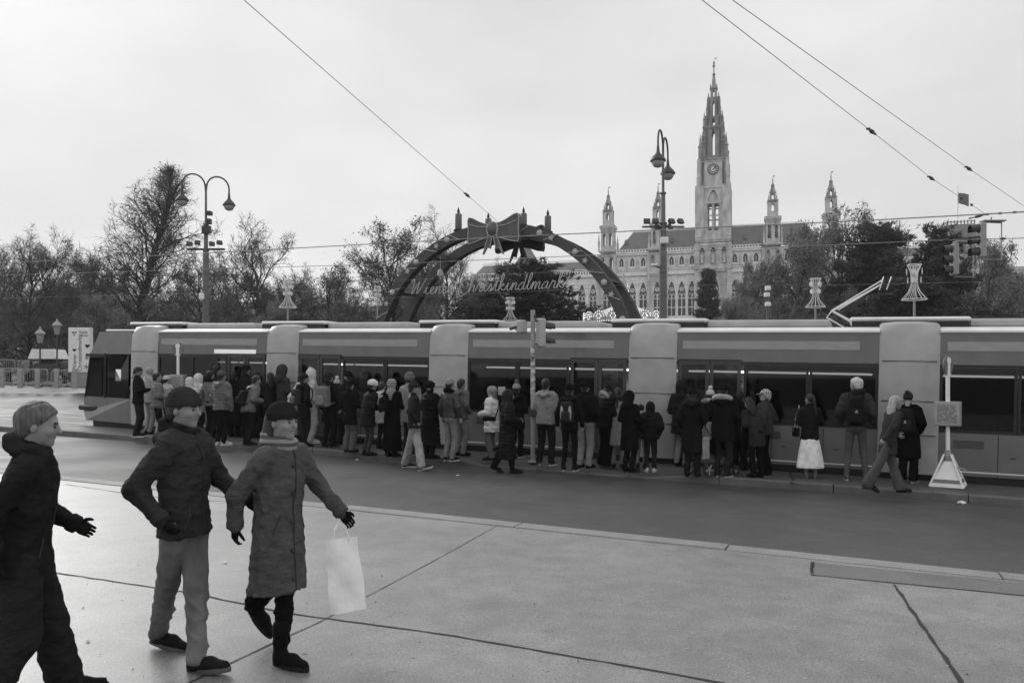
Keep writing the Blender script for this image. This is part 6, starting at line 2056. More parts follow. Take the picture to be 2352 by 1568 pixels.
    # ---------- body
    def fbody(X, Y, Z):
        x, y, z = unbend(X, Y, Z)
        wx = np.interp(z, [0.85, 1.0, 1.2, 1.36, 1.44], [0.15, 0.13, 0.15, 0.165, 0.10]).astype(np.float32) * W_
        d = (np.sqrt((x / wx)**2 + (y / (wx * 0.62))**2) - 1) * 0.09
        d = np.maximum(d, np.maximum(0.84 - z, z - 1.46))
        for (a, b, c) in (LC, RC):
            d = smin(d, cap(X, Y, Z, a, b, 0.078, 0.052), 0.03); d = smin(d, cap(X, Y, Z, b, c, 0.054, 0.036), 0.02)
        for (a, b, c) in (LA, RA):
            d = smin(d, cap(X, Y, Z, a, b, 0.05, 0.04), 0.03); d = smin(d, cap(X, Y, Z, b, c, 0.040, 0.028), 0.02)
        nb = bend((0, -0.03, 1.46))
        return smin(d, cap(X, Y, Z, bend((0, -0.02, 1.38)), nb, 0.06, 0.05), 0.03)
    ext = 0.55 + 0.55 * abs(tl)
    lo, hi = (-0.46 - abs(ts) * .5, -0.5, 0.02), (0.46 + abs(ts) * .5, 0.55 + 0.4 * abs(math.sin(lean)), 1.52)
    fy = [F[1] for F in (FL, FR)]
    lo = (min(lo[0], min(FL[0], FR[0]) - 0.15), min(lo[1], min(fy) - 0.25), lo[2]); hi = (max(hi[0], max(FL[0], FR[0]) + 0.15), max(hi[1], max(fy) + 0.25), hi[2])
    V, Q = surf(fbody, lo, hi, 0.034)
    parts_v, parts_q, mi = [V], [Q], [np.zeros(len(Q))]
    # head
    HC = Vector(bend((0, 0.0, 1.635)))
    HM = Matrix.Translation(HC) @ Matrix.Rotation(turn, 4, 'Z') @ Matrix.Rotation(-lean * 0.55 - nod, 4, 'X') @ Matrix.Rotation(roll, 4, 'Y')
    HMn = np.array(HM)
    def hx(V): return V @ HMn[:3, :3].T + HMn[:3, 3]
    V2, Q2 = hp("head", hh * 0.75)
    lipm = ((np.abs(V2[Q2[:, 0], 2] + 0.056) < 0.009) & (V2[Q2[:, 0], 1] > 0.078) & (np.abs(V2[Q2[:, 0], 0]) < 0.024)) * 2.0
    fc_ = V2[Q2].mean(1); lipm = np.where((np.abs(fc_[:, 2] - 0.026) < 0.0055) & (np.abs(np.abs(fc_[:, 0]) - 0.033) < 0.021) & (fc_[:, 1] > 0.074), 1.0, lipm)
    parts_v.append(hx(V2)); parts_q.append(Q2); mi.append(lipm)
    eb = MB()
    for s_ in (-1, 1):
        eb.lathe([(0.002, -0.0075), (0.006, -0.004), (0.0085, 0), (0.006, 0.004), (0.002, 0.0075)], 8, (s_ * 0.032, 0.0815, 0.004))
    eq = [f for f in eb.f if len(f) == 4]
    parts_v.append(hx(np.array(eb.v))); parts_q.append(np.array(eq)); mi.append(np.ones(len(eq)))
    hands = []
    for (a, b, c), st_, sg in ((LA, arml or arms, -1), (RA, armr or arms, 1)):
        if st_ == "pocket": continue
        hb = MB()
        d = (Vector(c) - Vector(b)).normalized()
        inw = Vector((-sg, 0.35, 0)); inw = (inw - d * inw.dot(d)).normalized()
        xx = inw.cross(-d).normalized()
        M = Matrix(((xx.x, inw.x, -d.x, c[0]), (xx.y, inw.y, -d.y, c[1]), (xx.z, inw.z, -d.z, c[2]), (0, 0, 0, 1)))
        hand_mb(hb, M, 0.75 if st_ in ("front", "phone", "carry", "fold", "high") else 0.4, 1 if (M.to_3x3() @ Vector((1, 0, 0))).y > 0 else -1, 5 if hs > 0.015 else 8)
        q4 = np.array([f for f in hb.f if len(f) == 4])
        parts_v.append(np.array(hb.v)); parts_q.append(q4); mi.append(np.full(len(q4), 3.0 if glove is not None else 0.0))
        hands.append(M)
    o = 0; QQ = []
    for v_, q_ in zip(parts_v, parts_q):
        QQ.append(q_ + o); o += len(v_)
    body = obj("person", mesh_np("person", np.concatenate(parts_v) * k, np.concatenate(QQ), [skin, M_eye, M_lip] + ([cloth(glove)] if glove is not None else []), np.concatenate(mi)), None, P0, (0, 0, root_yaw))
    tag(body, label, "person", group)
    # ---------- jacket or coat
    zh = HEMS[jlen] if isinstance(jlen, str) else jlen
    def ftorso(X, Y, Z):
        x, y, z = unbend(X, Y, Z)
        wx = np.interp(z, [0.15, 0.45, 0.7, 0.85, 1.05, 1.22, 1.36, 1.43, 1.47], [0.235, 0.225, 0.212, 0.20, 0.182, 0.198, 0.20, 0.15, 0.10]).astype(np.float32) * W_ + puff
        wy = np.interp(z, [0.15, 0.45, 0.7, 0.85, 1.05, 1.22, 1.36, 1.43, 1.47], [0.19, 0.17, 0.15, 0.145, 0.128, 0.136, 0.125, 0.10, 0.08]).astype(np.float32) * (0.6 + 0.4 * W_) + puff
        d = (np.sqrt((x / wx)**2 + ((y + 0.005) / wy)**2) - 1) * wy * 0.95
        if rib: d = d - rib * np.abs(np.sin(np.pi * z / sp)) ** 0.7
        d = np.maximum(d, np.maximum(zh - z, z - 1.485))
        return d, x, y, z
    def fjack(X, Y, Z):
        d, x, y, z = ftorso(X, Y, Z)
        d = smin(d, cap(x, y, z, (-0.145 * W_, -0.005, 1.405), (0.145 * W_, -0.005, 1.405), 0.075 + puff * .6, 0.075 + puff * .6), 0.05)
        for (a, b, c) in (LA, RA):
            d = smin(d, cap(X, Y, Z, a, b, 0.072 + puff * .9, 0.060 + puff * .9, rib * .9, sp), 0.035)
            d = smin(d, cap(X, Y, Z, b, c, 0.060 + puff * .9, 0.047 + puff * .5, rib * .9, sp), 0.02)
        d = smin(d, cap(x, y, z, (0, -0.02, 1.42), (0, -0.03, 1.515), 0.085, 0.072), 0.03)
        if hooddown:
            for a, b in (((-0.13, 0.0, 1.47), (-0.09, -0.11, 1.455)), ((-0.09, -0.11, 1.455), (0, -0.15, 1.42)), ((0, -0.15, 1.42), (0.09, -0.11, 1.455)), ((0.09, -0.11, 1.455), (0.13, 0.0, 1.47))):
                d = smin(d, cap(x, y, z, a, b, 0.048, 0.052), 0.03)
        d = np.maximum(d, zh - Z) if zh < 0.95 else d
        return d - (wrinkle(X, Y, Z, 0.0045, ph) if rib else cj(X, Y, Z))
    hi2 = (hi[0] + 0.06, hi[1] + 0.05, 1.62); lo2 = (-0.52 - abs(ts) * .5, -0.52, max(0.02, zh - 0.04))
    V, Q = surf(fjack, lo2, (0.52 + abs(ts) * .5, hi2[1], 1.62), hs)
    jn = "jacket" if zh > 0.7 else "coat"
    jo = obj(jn, mesh_np(jn, V * k, Q, jmat or cloth(jacket, 0.5 if (rib and not bare) else 0.85)), body)
    if near:
        for (a, b, c) in (LA, RA):               # turned cuffs and collar
            d_ = (Vector(c) - Vector(b)).normalized(); c0 = Vector(c)
            q = MB(); q.tube([tuple((c0 - d_ * 0.045) * k), tuple((c0 - d_ * 0.03) * k), tuple((c0 + d_ * 0.008) * k), tuple((c0 + d_ * 0.012) * k)], [0.048 * k, (0.056 + puff * .5) * k, (0.054 + puff * .5) * k, 0.04 * k], 14)
            q.build("cuff", jmat, jo, smooth=True)
        q = MB(); nr = 22; vs = []
        for zz, rr_ in ((1.455, 0.105), (1.50, 0.098), (1.535, 0.094), (1.53, 0.082), (1.48, 0.08)):
            for i in range(nr):
                a_ = 2 * PI * i / nr; b_ = bend((rr_ * math.sin(a_) * 0.92, -0.022 + rr_ * math.cos(a_), zz + 0.02 * -math.cos(a_)))
                vs.append(tuple(Vector(b_) * k))
        q.add(vs, [(j*nr+i, j*nr+(i+1) % nr, (j+1)*nr+(i+1) % nr, (j+1)*nr+i) for j in range(4) for i in range(nr)]); q.build("collar", jmat, jo, smooth=True)
    if zipper:
        pts = []
        for zz in np.linspace(zh + 0.02, 1.46, 26):
            ys = np.linspace(0.02, 0.42, 200).astype(np.float32)
            b_ = bend((0, 0, zz)); X = np.full(200, b_[0], np.float32); Z = np.full(200, b_[2], np.float32)
            dv = fjack(X, ys + np.float32(b_[1]), Z); i = int(np.argmax(dv > 0))
            if i > 0: pts.append((float(b_[0]) * k, float(ys[i] + b_[1]) * k, float(b_[2]) * k))
        if len(pts) > 4:
            q = MB(); q.tube(pts, 0.006, 5); q.build("zip", M_rubber, jo)
            if zipper == "buttons":
                for i in range(2, len(pts), 5):
                    q = MB(); q.lathe([(0.013, -0.004), (0.014, 0.0), (0.008, 0.004)], 10, M=Matrix.Translation(Vector(pts[i]) + Vector((0.02, 0.004, 0))) @ Matrix.Rotation(-PI / 2, 4, 'X')); q.build("button", M_rubber, jo)
        for sx in (-1, 1):                       # pocket openings
            pts = []
            for t_ in np.linspace(0, 1, 8):
                zz = 1.02 - 0.13 * t_ ; xx = sx * (0.10 + 0.05 * t_)
                ys = np.linspace(0.02, 0.42, 200).astype(np.float32); b_ = bend((xx, 0, zz))
                dv = fjack(np.full(200, b_[0], np.float32), ys + np.float32(b_[1]), np.full(200, b_[2], np.float32)); i = int(np.argmax(dv > 0))
                if i > 0: pts.append((float(b_[0]) * k, float(ys[i] + b_[1]) * k, float(b_[2]) * k))
            if len(pts) > 4:
                q = MB(); q.tube(pts, 0.005, 4); q.build("pocket_seam", M_rubber, jo)
    # ---------- trousers / skirt
    if leg == "skirt":
        def fleg(X, Y, Z):
            a = np.arctan2(X, Y)
            r_ = np.interp(Z, [0.25, 0.6, 0.95], [0.275, 0.222, 0.15]) * (1 + 0.05 * np.sin(7 * a + ph) * np.clip((0.95 - Z) * 2, 0, 1))
            d = (np.sqrt((X / r_)**2 + (Y / (r_ * 0.78))**2) - 1) * r_ * 0.75
            return np.maximum(d, np.maximum(0.21 - Z, Z - 0.95))
        V, Q = surf(fleg, (-0.36, -0.3, 0.15), (0.36, 0.3, 1.0), hs)
        obj("skirt", mesh_np("skirt", V * k, Q, lmat or cloth(legs)), body)
        def fst(X, Y, Z):
            d = 1.0
            for (a, b, c) in (LC, RC): d = np.minimum(d, cap(X, Y, Z, b, c, 0.058, 0.045))
            return d
        V, Q = surf(fst, (lo[0], lo[1], 0.02), (hi[0], hi[1], 0.6), hs); obj("stockings", mesh_np("stockings", V * k, Q, cloth(0.012)), body)
    else:
        rr = {"slim": (0.092, 0.064, 0.050), "straight": (0.098, 0.074, 0.064), "wide": (0.102, 0.090, 0.092), "flare": (0.10, 0.085, 0.115)}[leg]
        zc = shorts if shorts else 0.045
        def fleg(X, Y, Z):
            d = ell(X, Y, Z, (0, -0.005, 0.93), (0.175 * W_, 0.135, 0.14))
            for (a, b, c) in (LC, RC):
                d1 = smin(cap(X, Y, Z, a, b, rr[0] * W_, rr[1] * W_), cap(X, Y, Z, b, c, rr[1] * W_, rr[2] * W_), 0.02)
                d = smin(d, d1, 0.02)
            fold = np.clip((0.80 - Z) * 2.2, 0.45, 1.0)
            return np.maximum(d, zc - Z) - ct(X, Y, Z) * fold
        V, Q = surf(fleg, (lo[0] - 0.05, lo[1], 0.0), (hi[0] + 0.05, hi[1], 1.08), hs)
        nm = "shorts" if shorts else "trousers"
        obj(nm, mesh_np(nm, V * k, Q, lmat or cloth(legs)), body)
    # ---------- shoes
    V, Q = shoe_mesh(shoe, hs * 0.75)
    key = (shoe, hs)
    for (F, sx, ch) in ((FL, -1, LC), (FR, 1, RC)):
        M = Matrix.Translation((F[0] * k, (F[1]) * k, F[2] * k)) @ Matrix.Rotation(F[4], 4, 'Z') @ Matrix.Rotation(F[3], 4, 'X') @ Matrix.Scale(k * (1.0 if k > 0.8 else 1.08), 4)
        so = obj("boot" if shoe == "boot" else "shoe", SHOE_CACHE(key, V, Q, shoes), body); so.matrix_local = M
        ol = obj("sole", SOLE_CACHE(sole), so)
    # ---------- head-gear
    def gear(nm, kind, m):
        V, Q = hp(kind, hh)
        return obj(nm, mesh_np(nm, hx(V) * k, Q, m), body)
    if hair: gear("hair", hair, HAIRM(hairv))
    if beard is not None: gear("beard", "beard", cloth(beard, 0.7))
    if hat in ("hood", "pointhood"): gear("hood", hat, jmat or cloth(hatv, 0.5 if rib else 0.85))
    elif hat: gear({"beanie": "beanie", "cap": "cap", "earflap": "ear_flap_cap", "headscarf": "headscarf", "floppy": "hat", "fluffy": "hat"}[hat], hat, hmat or cloth(hatv, 0.9))
    if pom is not None: gear("pompom", "pompom", cloth(pom, 0.95))
    if scarf is not None: gear("scarf", "scarf", cloth(scarf, 0.9) if not isinstance(scarf, bpy.types.Material) else scarf)
    if fur is not None: gear("fur_trim", "fur", cloth(fur, 0.95))
    if collarfur is not None: gear("fur_collar", "collarfur", cloth(collarfur, 0.95))
    Wm = Matrix.Translation(P0) @ Matrix.Rotation(root_yaw, 4, 'Z') @ Matrix.Scale(k, 4)
    return {"o": body, "M": Wm, "bend": bend, "k": k, "hands": hands, "LA": LA, "RA": RA, "puff": puff, "W": W_, "P": P0, "yaw": root_yaw, "lean": lean, "HM": HM}

_hair_c = {}
def HAIRM(v):
    if v not in _hair_c: _hair_c[v] = mat("hair_%d" % len(_hair_c), v, 0.55, var=0.5, scale=55, bump=0.8, bscale=110, stretch=(1, 1, 0.25), spec=0.4)
    return _hair_c[v]
_shoe_c, _sole_c = {}, {}
def SHOE_CACHE(key, V, Q, v):
    kk = (key, v)
    if kk not in _shoe_c: _shoe_c[kk] = mesh_np("shoe", V, Q, cloth(v, 0.5))
    return _shoe_c[kk]
def SOLE_CACHE(v):
    if v not in _sole_c:
        mb = MB(); n = 14
        out = []
        for i in range(n * 2):
            a = 2 * PI * i / (2 * n)
            y = 0.035 + 0.155 * math.sin(a); w = (0.040 + 0.008 * math.sin(a)) * math.cos(a) * (1.08 if y > 0 else 0.95)
            out.append((w, y))
        mb.prism([(x * 1.0, y) for x, y in out], 0.0, 0.030, 'z'); _sole_c[v] = mb.mesh("sole", cloth(v, 0.6))
    return _sole_c[v]

def backpack(P, label, v, w=0.29, hgt=0.45, d=0.17, v2=None, dz=0.0, style="plain", hs=0.015, sidex=0.0):
    """worn on the back: bag body, pocket, straps"""
    zc = 1.20 + dz
    yb = -(0.135 + P["puff"] + d / 2 - 0.01)
    def f(X, Y, Z):
        q = np.sqrt(np.maximum(np.abs(X) - (w/2 - 0.06 - 0.02 * np.clip((Z - 0.0) / hgt * 2, -1, 1)), 0)**2 + np.maximum(np.abs(Y) - (d/2 - 0.055), 0)**2 + np.maximum(np.abs(Z) - (hgt/2 - 0.07), 0)**2) - 0.06
        return q - wrinkle(X, Y, Z, 0.005, 2.0 + w * 9)
    V, Q = surf(f, (-w/2 - .06, -d/2 - .06, -hgt/2 - .06), (w/2 + .06, d/2 + .06, hgt/2 + .06), hs)
    Wm = P["M"]; bend = P["bend"]
    def place(V, off=(0, 0, 0)):
        return np.array([tuple(Wm @ Vector(bend((x + off[0] + sidex, y + yb + off[1], z + zc + off[2])))) for x, y, z in V])
    base = Wm @ Vector(bend((sidex, yb, zc - hgt/2)))
    r = obj("backpack", None, None, base); tag(r, label, "backpack", "backpacks on people's backs")
    def put(nm, V, Q, m): return obj(nm, mesh_np(nm, place(V) - np.array(base), Q, m), r)
    put("bag", V, Q, cloth(v, 0.7))
    def f2(X, Y, Z):
        q = np.sqrt(np.maximum(np.abs(X) - (w * 0.36 - 0.04), 0)**2 + np.maximum(np.abs(Y + d/2) - 0.02, 0)**2 + np.maximum(np.abs(Z + hgt * 0.17) - (hgt * 0.24 - 0.04), 0)**2) - 0.035
        return q
    V, Q = surf(f2, (-w/2, -d/2 - .09, -hgt/2), (w/2, d/2, hgt/2), hs); put("pocket", V, Q, cloth(v2 if v2 is not None else v * 1.25, 0.65))
    if style == "panel":
        for sx in (-1, 1):
            def f3(X, Y, Z):
                return np.maximum(ell(X, Y, Z, (sx * w * 0.30, -d/2 + 0.005, -0.02), (0.035, 0.035, hgt * 0.36)), -1)
            V, Q = surf(f3, (-w/2 - .03, -d/2 - .07, -hgt/2), (w/2 + .03, 0.05, hgt/2), hs); put("pale_panel", V, Q, cloth(0.32, 0.6))
    elif style == "mark":
        mb = MB(); mb.box(-0.022, 0.022, -d/2 - 0.064, -d/2 - 0.056, -0.03, -0.018); mb.box(-0.012, 0.0, -d/2 - 0.064, -d/2 - 0.056, -0.005, 0.012); mb.box(0.002, 0.014, -d/2 - 0.064, -d/2 - 0.056, -0.01, 0.014)
        put("white_mark", np.array(mb.v), np.array(mb.f), cloth(0.6))
    for sx in (-1, 1):
        x = sx * min(0.115, w * 0.4)
        pts = [(x, 0.03, 0.20 + 0.02), (x * 1.1, 0.10, 0.245), (x * 1.15, -yb - 0.0, 0.285 + P["puff"] - dz * 0), (x * 1.2, -yb + 0.13 + P["puff"], 0.19), (x * 1.35, -yb + 0.15 + P["puff"], 0.02), (x * 1.6, -yb + 0.06, -0.13), (x * 1.3, 0.02, -0.18)]
        mb = MB(); mb.tube(pts, 0.017, 5)
        put("strap", np.array(mb.v), np.array([f for f in mb.f if len(f) == 4]), cloth(v * 0.8, 0.8))
    mb = MB(); mb.tube([(-0.04, 0.02, hgt/2 - 0.02), (-0.03, 0.02, hgt/2 + 0.03), (0.03, 0.02, hgt/2 + 0.03), (0.04, 0.02, hgt/2 - 0.02)], 0.009, 5)
    put("grab_loop", np.array(mb.v), np.array([f for f in mb.f if len(f) == 4]), cloth(v * 0.8, 0.8))
    return r
# ------------------------------------------------------------------ patterned cloth
def stripe_mat(name, a, b, scale, axis=2, check=False, dist=0.0):
    m = bpy.data.materials.new(name); m.use_nodes = True
    nt = m.node_tree; N, L = nt.nodes, nt.links; bs = N["Principled BSDF"]; bs.inputs["Roughness"].default_value = 0.9
    tc = N.new("ShaderNodeTexCoord")
    def wave(ax):
        w = N.new("ShaderNodeTexWave"); w.wave_type = 'BANDS'; w.bands_direction = 'XYZ'[ax]; w.inputs["Scale"].default_value = scale; w.inputs["Distortion"].default_value = dist
        L.new(tc.outputs["Object"], w.inputs["Vector"]); return w.outputs["Fac"]
    src = wave(axis)
    if check:
        mm = N.new("ShaderNodeMath"); mm.operation = 'ADD'; L.new(src, mm.inputs[0]); L.new(wave(0), mm.inputs[1])
        m3 = N.new("ShaderNodeMath"); m3.operation = 'ADD'; L.new(mm.outputs[0], m3.inputs[0]); L.new(wave(1), m3.inputs[1])
        m2 = N.new("ShaderNodeMath"); m2.operation = 'MULTIPLY'; m2.inputs[1].default_value = 0.34; L.new(m3.outputs[0], m2.inputs[0]); src = m2.outputs[0]
    r = N.new("ShaderNodeValToRGB"); r.color_ramp.elements[0].color = (a, a, a, 1); r.color_ramp.elements[1].color = (b, b, b, 1)
    r.color_ramp.elements[0].position = 0.42; r.color_ramp.elements[1].position = 0.58
    L.new(src, r.inputs[0]); L.new(r.outputs[0], bs.inputs["Base Color"])
    return m
M_plaid = stripe_mat("plaid_cloth", 0.03, 0.5, 11, 2, True)
M_stripe = stripe_mat("striped_knit", 0.04, 0.42, 7, 2, False, 1.5)
M_bands = stripe_mat("banded_knit", 0.07, 0.24, 7.0, 2, False, 1.2)
N_Y = -23
GQ = "people queueing on the platform"
Q_ = dict(group=GQ)
pp = {}
# left end of the queue
pp[1] = person(318, 1003, 845, -82, "man in a dark sweater looking down at his phone, leftmost of the queue", 0.018, "hip", legs=0.03, leg="straight", sole=0.6, hair="hair", hairv=0.012, arms="phone", nod=0.45, skin=M_skin2, stance=0.22, **Q_)
pp[2] = person(344, 996, 843, -35, "bald person in a pale jacket behind the man with the phone", 0.30, "hip", puff=0.02, rib=0.012, legs=0.22, arms="front", **Q_)
pp[3] = person(362, 1009, 855, -60, "person in grey puffer jacket and black shorts with bare calves", 0.14, "hip", puff=0.025, rib=0.013, legs=0.012, shorts=0.47, sole=0.6, shoes=0.4, hair="hair", hairv=0.02, arms="front", skin=M_skin, **Q_)
pp[4] = person(384, 999, 861, -40, "person in white puffer jacket and white knit hat at the left stop sign", 0.36, "hip", puff=0.03, rib=0.014, legs=0.014, hat="beanie", hatv=0.5, arms="front", shorts=0.47, **Q_)
pp[5] = person(437, 1008, 865, -10, "person in a white hooded jacket, left of a second white hood", 0.55, "hip", puff=0.01, legs=0.03, hat="hood", hatv=0.55, arms="pocket", **Q_)
pp[6] = person(458, 1003, 857, -45, "taller person in a white hooded jacket beside the striding man", 0.58, "thigh", legs=0.03, hat="hood", hatv=0.58, arms="front", **Q_)
pp[7] = person(484, 1006, 850, -30, "dark-haired person in grey jacket with dark collar, left of the ribbed puffer", 0.16, "hip", legs=0.02, hair="hair", hairv=0.012, scarf=0.015, **Q_)
pp[8] = person(499, 1000, 839, -30, "black-haired head showing above the ribbed grey puffer jacket", 0.02, "hip", legs=0.02, hair="hair", hairv=0.01, **Q_)
pp[9] = person(510, 1022, 850, -28, "person in a ribbed grey puffer jacket, grey beanie and white shoes", 0.12, "hip", puff=0.03, rib=0.016, sp=0.075, legs=0.012, shoes=0.5, sole=0.6, hat="beanie", hatv=0.07, hooddown=True, arms="down", **Q_)
pp[10] = person(539, 1003, 855, -15, "person in long black coat and brimmed dark hat", 0.012, "calf", legs=0.012, hat="cap", hatv=0.015, arms="front", **Q_)
pp[11] = person(566, 1004, 837, -30, "tall person in dark beanie behind the hooded grey puffer", 0.02, "hip", legs=0.015, hat="beanie", hatv=0.015, **Q_)
pp[12] = person(571, 1022, 862, -52, "stooping person in a hooded grey puffer with dark backpack", 0.13, "hip", puff=0.035, rib=0.010, legs=0.018, hair="hair", hairv=0.03, hooddown=True, lean=0.30, arms="front", **Q_)
pp[13] = person(589, 1005, 851, -20, "short dark-haired person behind the stooping backpacker", 0.03, "hip", legs=0.02, hair="hair", hairv=0.015, **Q_)
pp[14] = person(620, 1008, 857, 35, "dark-haired woman lit by her phone, left of the tall dark hood", 0.025, "hip", legs=0.02, hair="long", hairv=0.012, arms="phone", nod=0.3, **Q_)
pp[15] = person(650, 1010, 838, -45, "tall person in a dark hooded jacket with the hood up", 0.055, "hip", legs=0.015, hat="hood", hatv=0.055, arms="front", nod=0.2, **Q_)
pp[16] = person(668, 1018, 859, -70, "man in a white jacket bending forward with a dark cap", 0.48, "hip", legs=0.015, hat="cap", hatv=0.03, lean=0.42, arms="pocket", **Q_)
pp[17] = person(699, 1025, 856, -50, "youngster in dark coat and beanie with a grey rucksack on one side", 0.02, "thigh", legs=0.025, leg="slim", hat="beanie", hatv=0.03, hooddown=True, arms="pocket", shoe="boot", **Q_)
pp[18] = person(718, 1017, 844, -75, "person all in white with a pointed white hood", 0.5, "hip", legs=0.42, leg="wide", shoes=0.4, sole=0.5, hat="pointhood", hatv=0.52, arms="pocket", **Q_)
pp[19] = person(756, 1028, 853, -25, "person in dark jacket with a big pale grey backpack", 0.016, "hip", legs=0.014, leg="straight", hat="beanie", hatv=0.03, hooddown=True, arms="down", shoes=0.03, sole=0.12, **Q_)
pp[20] = person(775, 1020, 862, -15, "person in dark coat and pale bobble hat behind the grey backpack", 0.03, "thigh", legs=0.02, hat="beanie", hatv=0.35, pom=0.6, **Q_)
pp[21] = person(799, 1018, 852, 62, "bearded man in a black beanie looking left over the crowd", 0.02, "thigh", legs=0.015, hat="beanie", hatv=0.01, beard=0.03, arms="pocket", **Q_)
pp[22] = person(804, 1038, 871, -30, "short person in black coat, black hat and grey trousers", 0.012, "thigh", legs=0.09, leg="wide", hat="beanie", hatv=0.012, arms="front", width=1.05, **Q_)
pp[23] = person(845, 1046, 871, -55, "person in a long quilted black coat with a fluffy white hat", 0.02, "thigh", puff=0.02, rib=0.014, sp=0.085, legs=0.055, leg="slim", hat="fluffy", hatv=0.6, lean=0.14, side=0.10, nod=0.2, arms="front", scarf=0.012, **Q_)
pp[24] = person(878, 1030, 876, -30, "person in a white puffer jacket between the quilted coat and the headscarf", 0.42, "thigh", puff=0.03, rib=0.014, legs=0.02, hair="hair", hairv=0.03, arms="front", **Q_)
pp[25] = person(901, 1049, 868, -30, "woman in a striped headscarf and long black coat with small black backpack", 0.008, "ankle", legs=0.01, hat="headscarf", hmat=M_stripe, arms="front", width=1.08, **Q_)
pp[26] = person(942, 1042, 853, -25, "tall man in pale grey jacket and fur-flap cap behind the walking man", 0.24, "thigh", legs=0.03, hat="earflap", hatv=0.12, arms="down", width=1.08, **Q_)
pp[27] = person(989, 1053, 873, -45, "woman in a long black puffer coat with a floppy black hat", 0.012, "calf", puff=0.035, rib=0.016, sp=0.10, legs=0.012, hat="floppy", hatv=0.012, arms="fold", shoe="boot", **Q_)
pp[28] = person(1034, 1058, 868, -38, "man in a leather jacket, pale cargo trousers and ribbed knit hat", 0.030, "waist", puff=0.012, legs=0.20, leg="straight", shoes=0.02, sole=0.5, hat="beanie", hatv=0.22, scarf=0.012, arms="down", jmat=mat("worn_leather", 0.028, 0.42, 0.3, 6, bump=0.4, bscale=40), **Q_)
pp[29] = person(1060, 1046, 869, -42, "short-haired person in grey hooded jacket next to the leather jacket man", 0.11, "hip", legs=0.20, hair="hair", hairv=0.025, hooddown=True, arms="pocket", **Q_)
# middle of the queue
pp[30] = person(1129, 1056, 883, 70, "woman in a cream puffer coat and grey fuzzy hat turned to the left", 0.55, "thigh", puff=0.035, rib=0.014, sp=0.12, legs=0.11, leg="wide", shoe="boot", hat="fluffy", hatv=0.25, arms="front", hair="long", hairv=0.12, nod=-0.05, **Q_)
pp[31] = person(1187, 1050, 871, -20, "person in dark jacket and patterned bobble hat beside the traffic light", 0.012, "thigh", puff=0.01, legs=0.014, hat="beanie", hatv=0.25, pom=0.12, arms="front", hooddown=True, sole=0.5, **Q_)
pp[32] = person(1254, 1068, 869, -23, "man in a pale grey hooded jacket right of the traffic light post", 0.23, "hip", puff=0.005, legs=0.022, leg="straight", shoes=0.06, sole=0.5, hair="hair", hairv=0.012, hooddown=True, arms="front", width=1.12, stance=0.26, **Q_)
pp[33] = person(1308, 1081, 880, -20, "person in black with a black beanie and a two-tone backpack", 0.014, "hip", legs=0.012, leg="slim", shoes=0.02, sole=0.4, hat="beanie", hatv=0.008, hooddown=True, arms="down", stance=0.24, **Q_)
pp[34] = person(1344, 1074, 873, -30, "man in black puffer jacket with crumpled pale jeans and black beanie", 0.012, "waist", puff=0.03, legs=0.22, leg="straight", shoes=0.015, sole=0.02, hat="beanie", hatv=0.008, arms="pocket", width=1.1, **Q_)
pp[35] = person(1390, 1070, 887, -55, "man in black puffer and black trousers with his head bowed", 0.012, "hip", puff=0.03, rib=0.014, legs=0.01, leg="wide", hat="beanie", hatv=0.02, scarf=0.3, lean=0.12, nod=0.5, arms="phone", **Q_)
pp[36] = person(1420, 1072, 889, -20, "woman in a long pale coat with dark hair tied back", 0.24, "knee", legs=0.16, hair="ponytail", hairv=0.015, arms="pocket", scarf=0.03, **Q_)
pp[37] = person(1446, 1084, 897, -48, "person in a shaggy black fur coat with the hood up", 0.010, "knee", puff=0.02, legs=0.012, shoe="boot", hat="hood", hatv=0.010, arms="front", nod=0.2, **Q_)
pp[38] = person(1494, 1083, 920, -15, "child in a black hooded puffer jacket and white trainers", 0.018, "hip", puff=0.045, rib=0.02, sp=0.14, legs=0.03, leg="straight", shoes=0.55, sole=0.6, hat="hood", hatv=0.016, arms="pocket", **Q_)
pp[39] = person(1473, 1074, 927, -20, "smaller child hidden behind the child in white trainers", 0.03, "hip", puff=0.02, legs=0.2, leg="slim", hair="bun", hairv=0.02, scarf=0.4, **Q_)
pp[40] = person(1567, 1071, 871, -40, "tall person in a quilted black parka with the hood up and pale trousers", 0.022, "thigh", puff=0.035, rib=0.012, sp=0.13, legs=0.25, leg="straight", hat="hood", hatv=0.022, arms="front", **Q_)
pp[41] = person(1590, 1094, 889, -18, "person in a long dark coat and dark beanie left of the pram", 0.016, "knee", legs=0.022, leg="straight", shoe="boot", hat="beanie", hatv=0.012, hooddown=True, arms="pocket", scarf=0.05, width=1.05, **Q_)
# by the pram and to the right
pp[42] = person(1632, 1074, 884, -23, "woman in a white bobble hat with a pale fur collar behind the pram", 0.014, "thigh", legs=0.02, hat="beanie", hatv=0.45, pom=0.5, collarfur=0.30, arms="front", **Q_)
pp[43] = person(1660, 1095, 880, -28, "person in black parka with a pale fur-trimmed hood folded back", 0.012, "thigh", puff=0.02, legs=0.028, leg="slim", shoes=0.03, sole=0.4, hat="beanie", hatv=0.01, collarfur=0.38, hooddown=True, arms="front", lean=0.07, width=1.12, shoe="boot", **Q_)
pp[44] = person(1700, 1077, 897, -30, "person in black seen between the parka and the stooping figure", 0.010, "thigh", legs=0.01, hair="hair", hairv=0.012, **Q_)
pp[45] = person(1738, 1096, 915, 12, "stooping person in a dark coat holding a folded umbrella", 0.040, "thigh", legs=0.010, leg="straight", hair="long", hairv=0.008, lean=0.34, side=-0.10, nod=0.25, arms="front", **Q_)
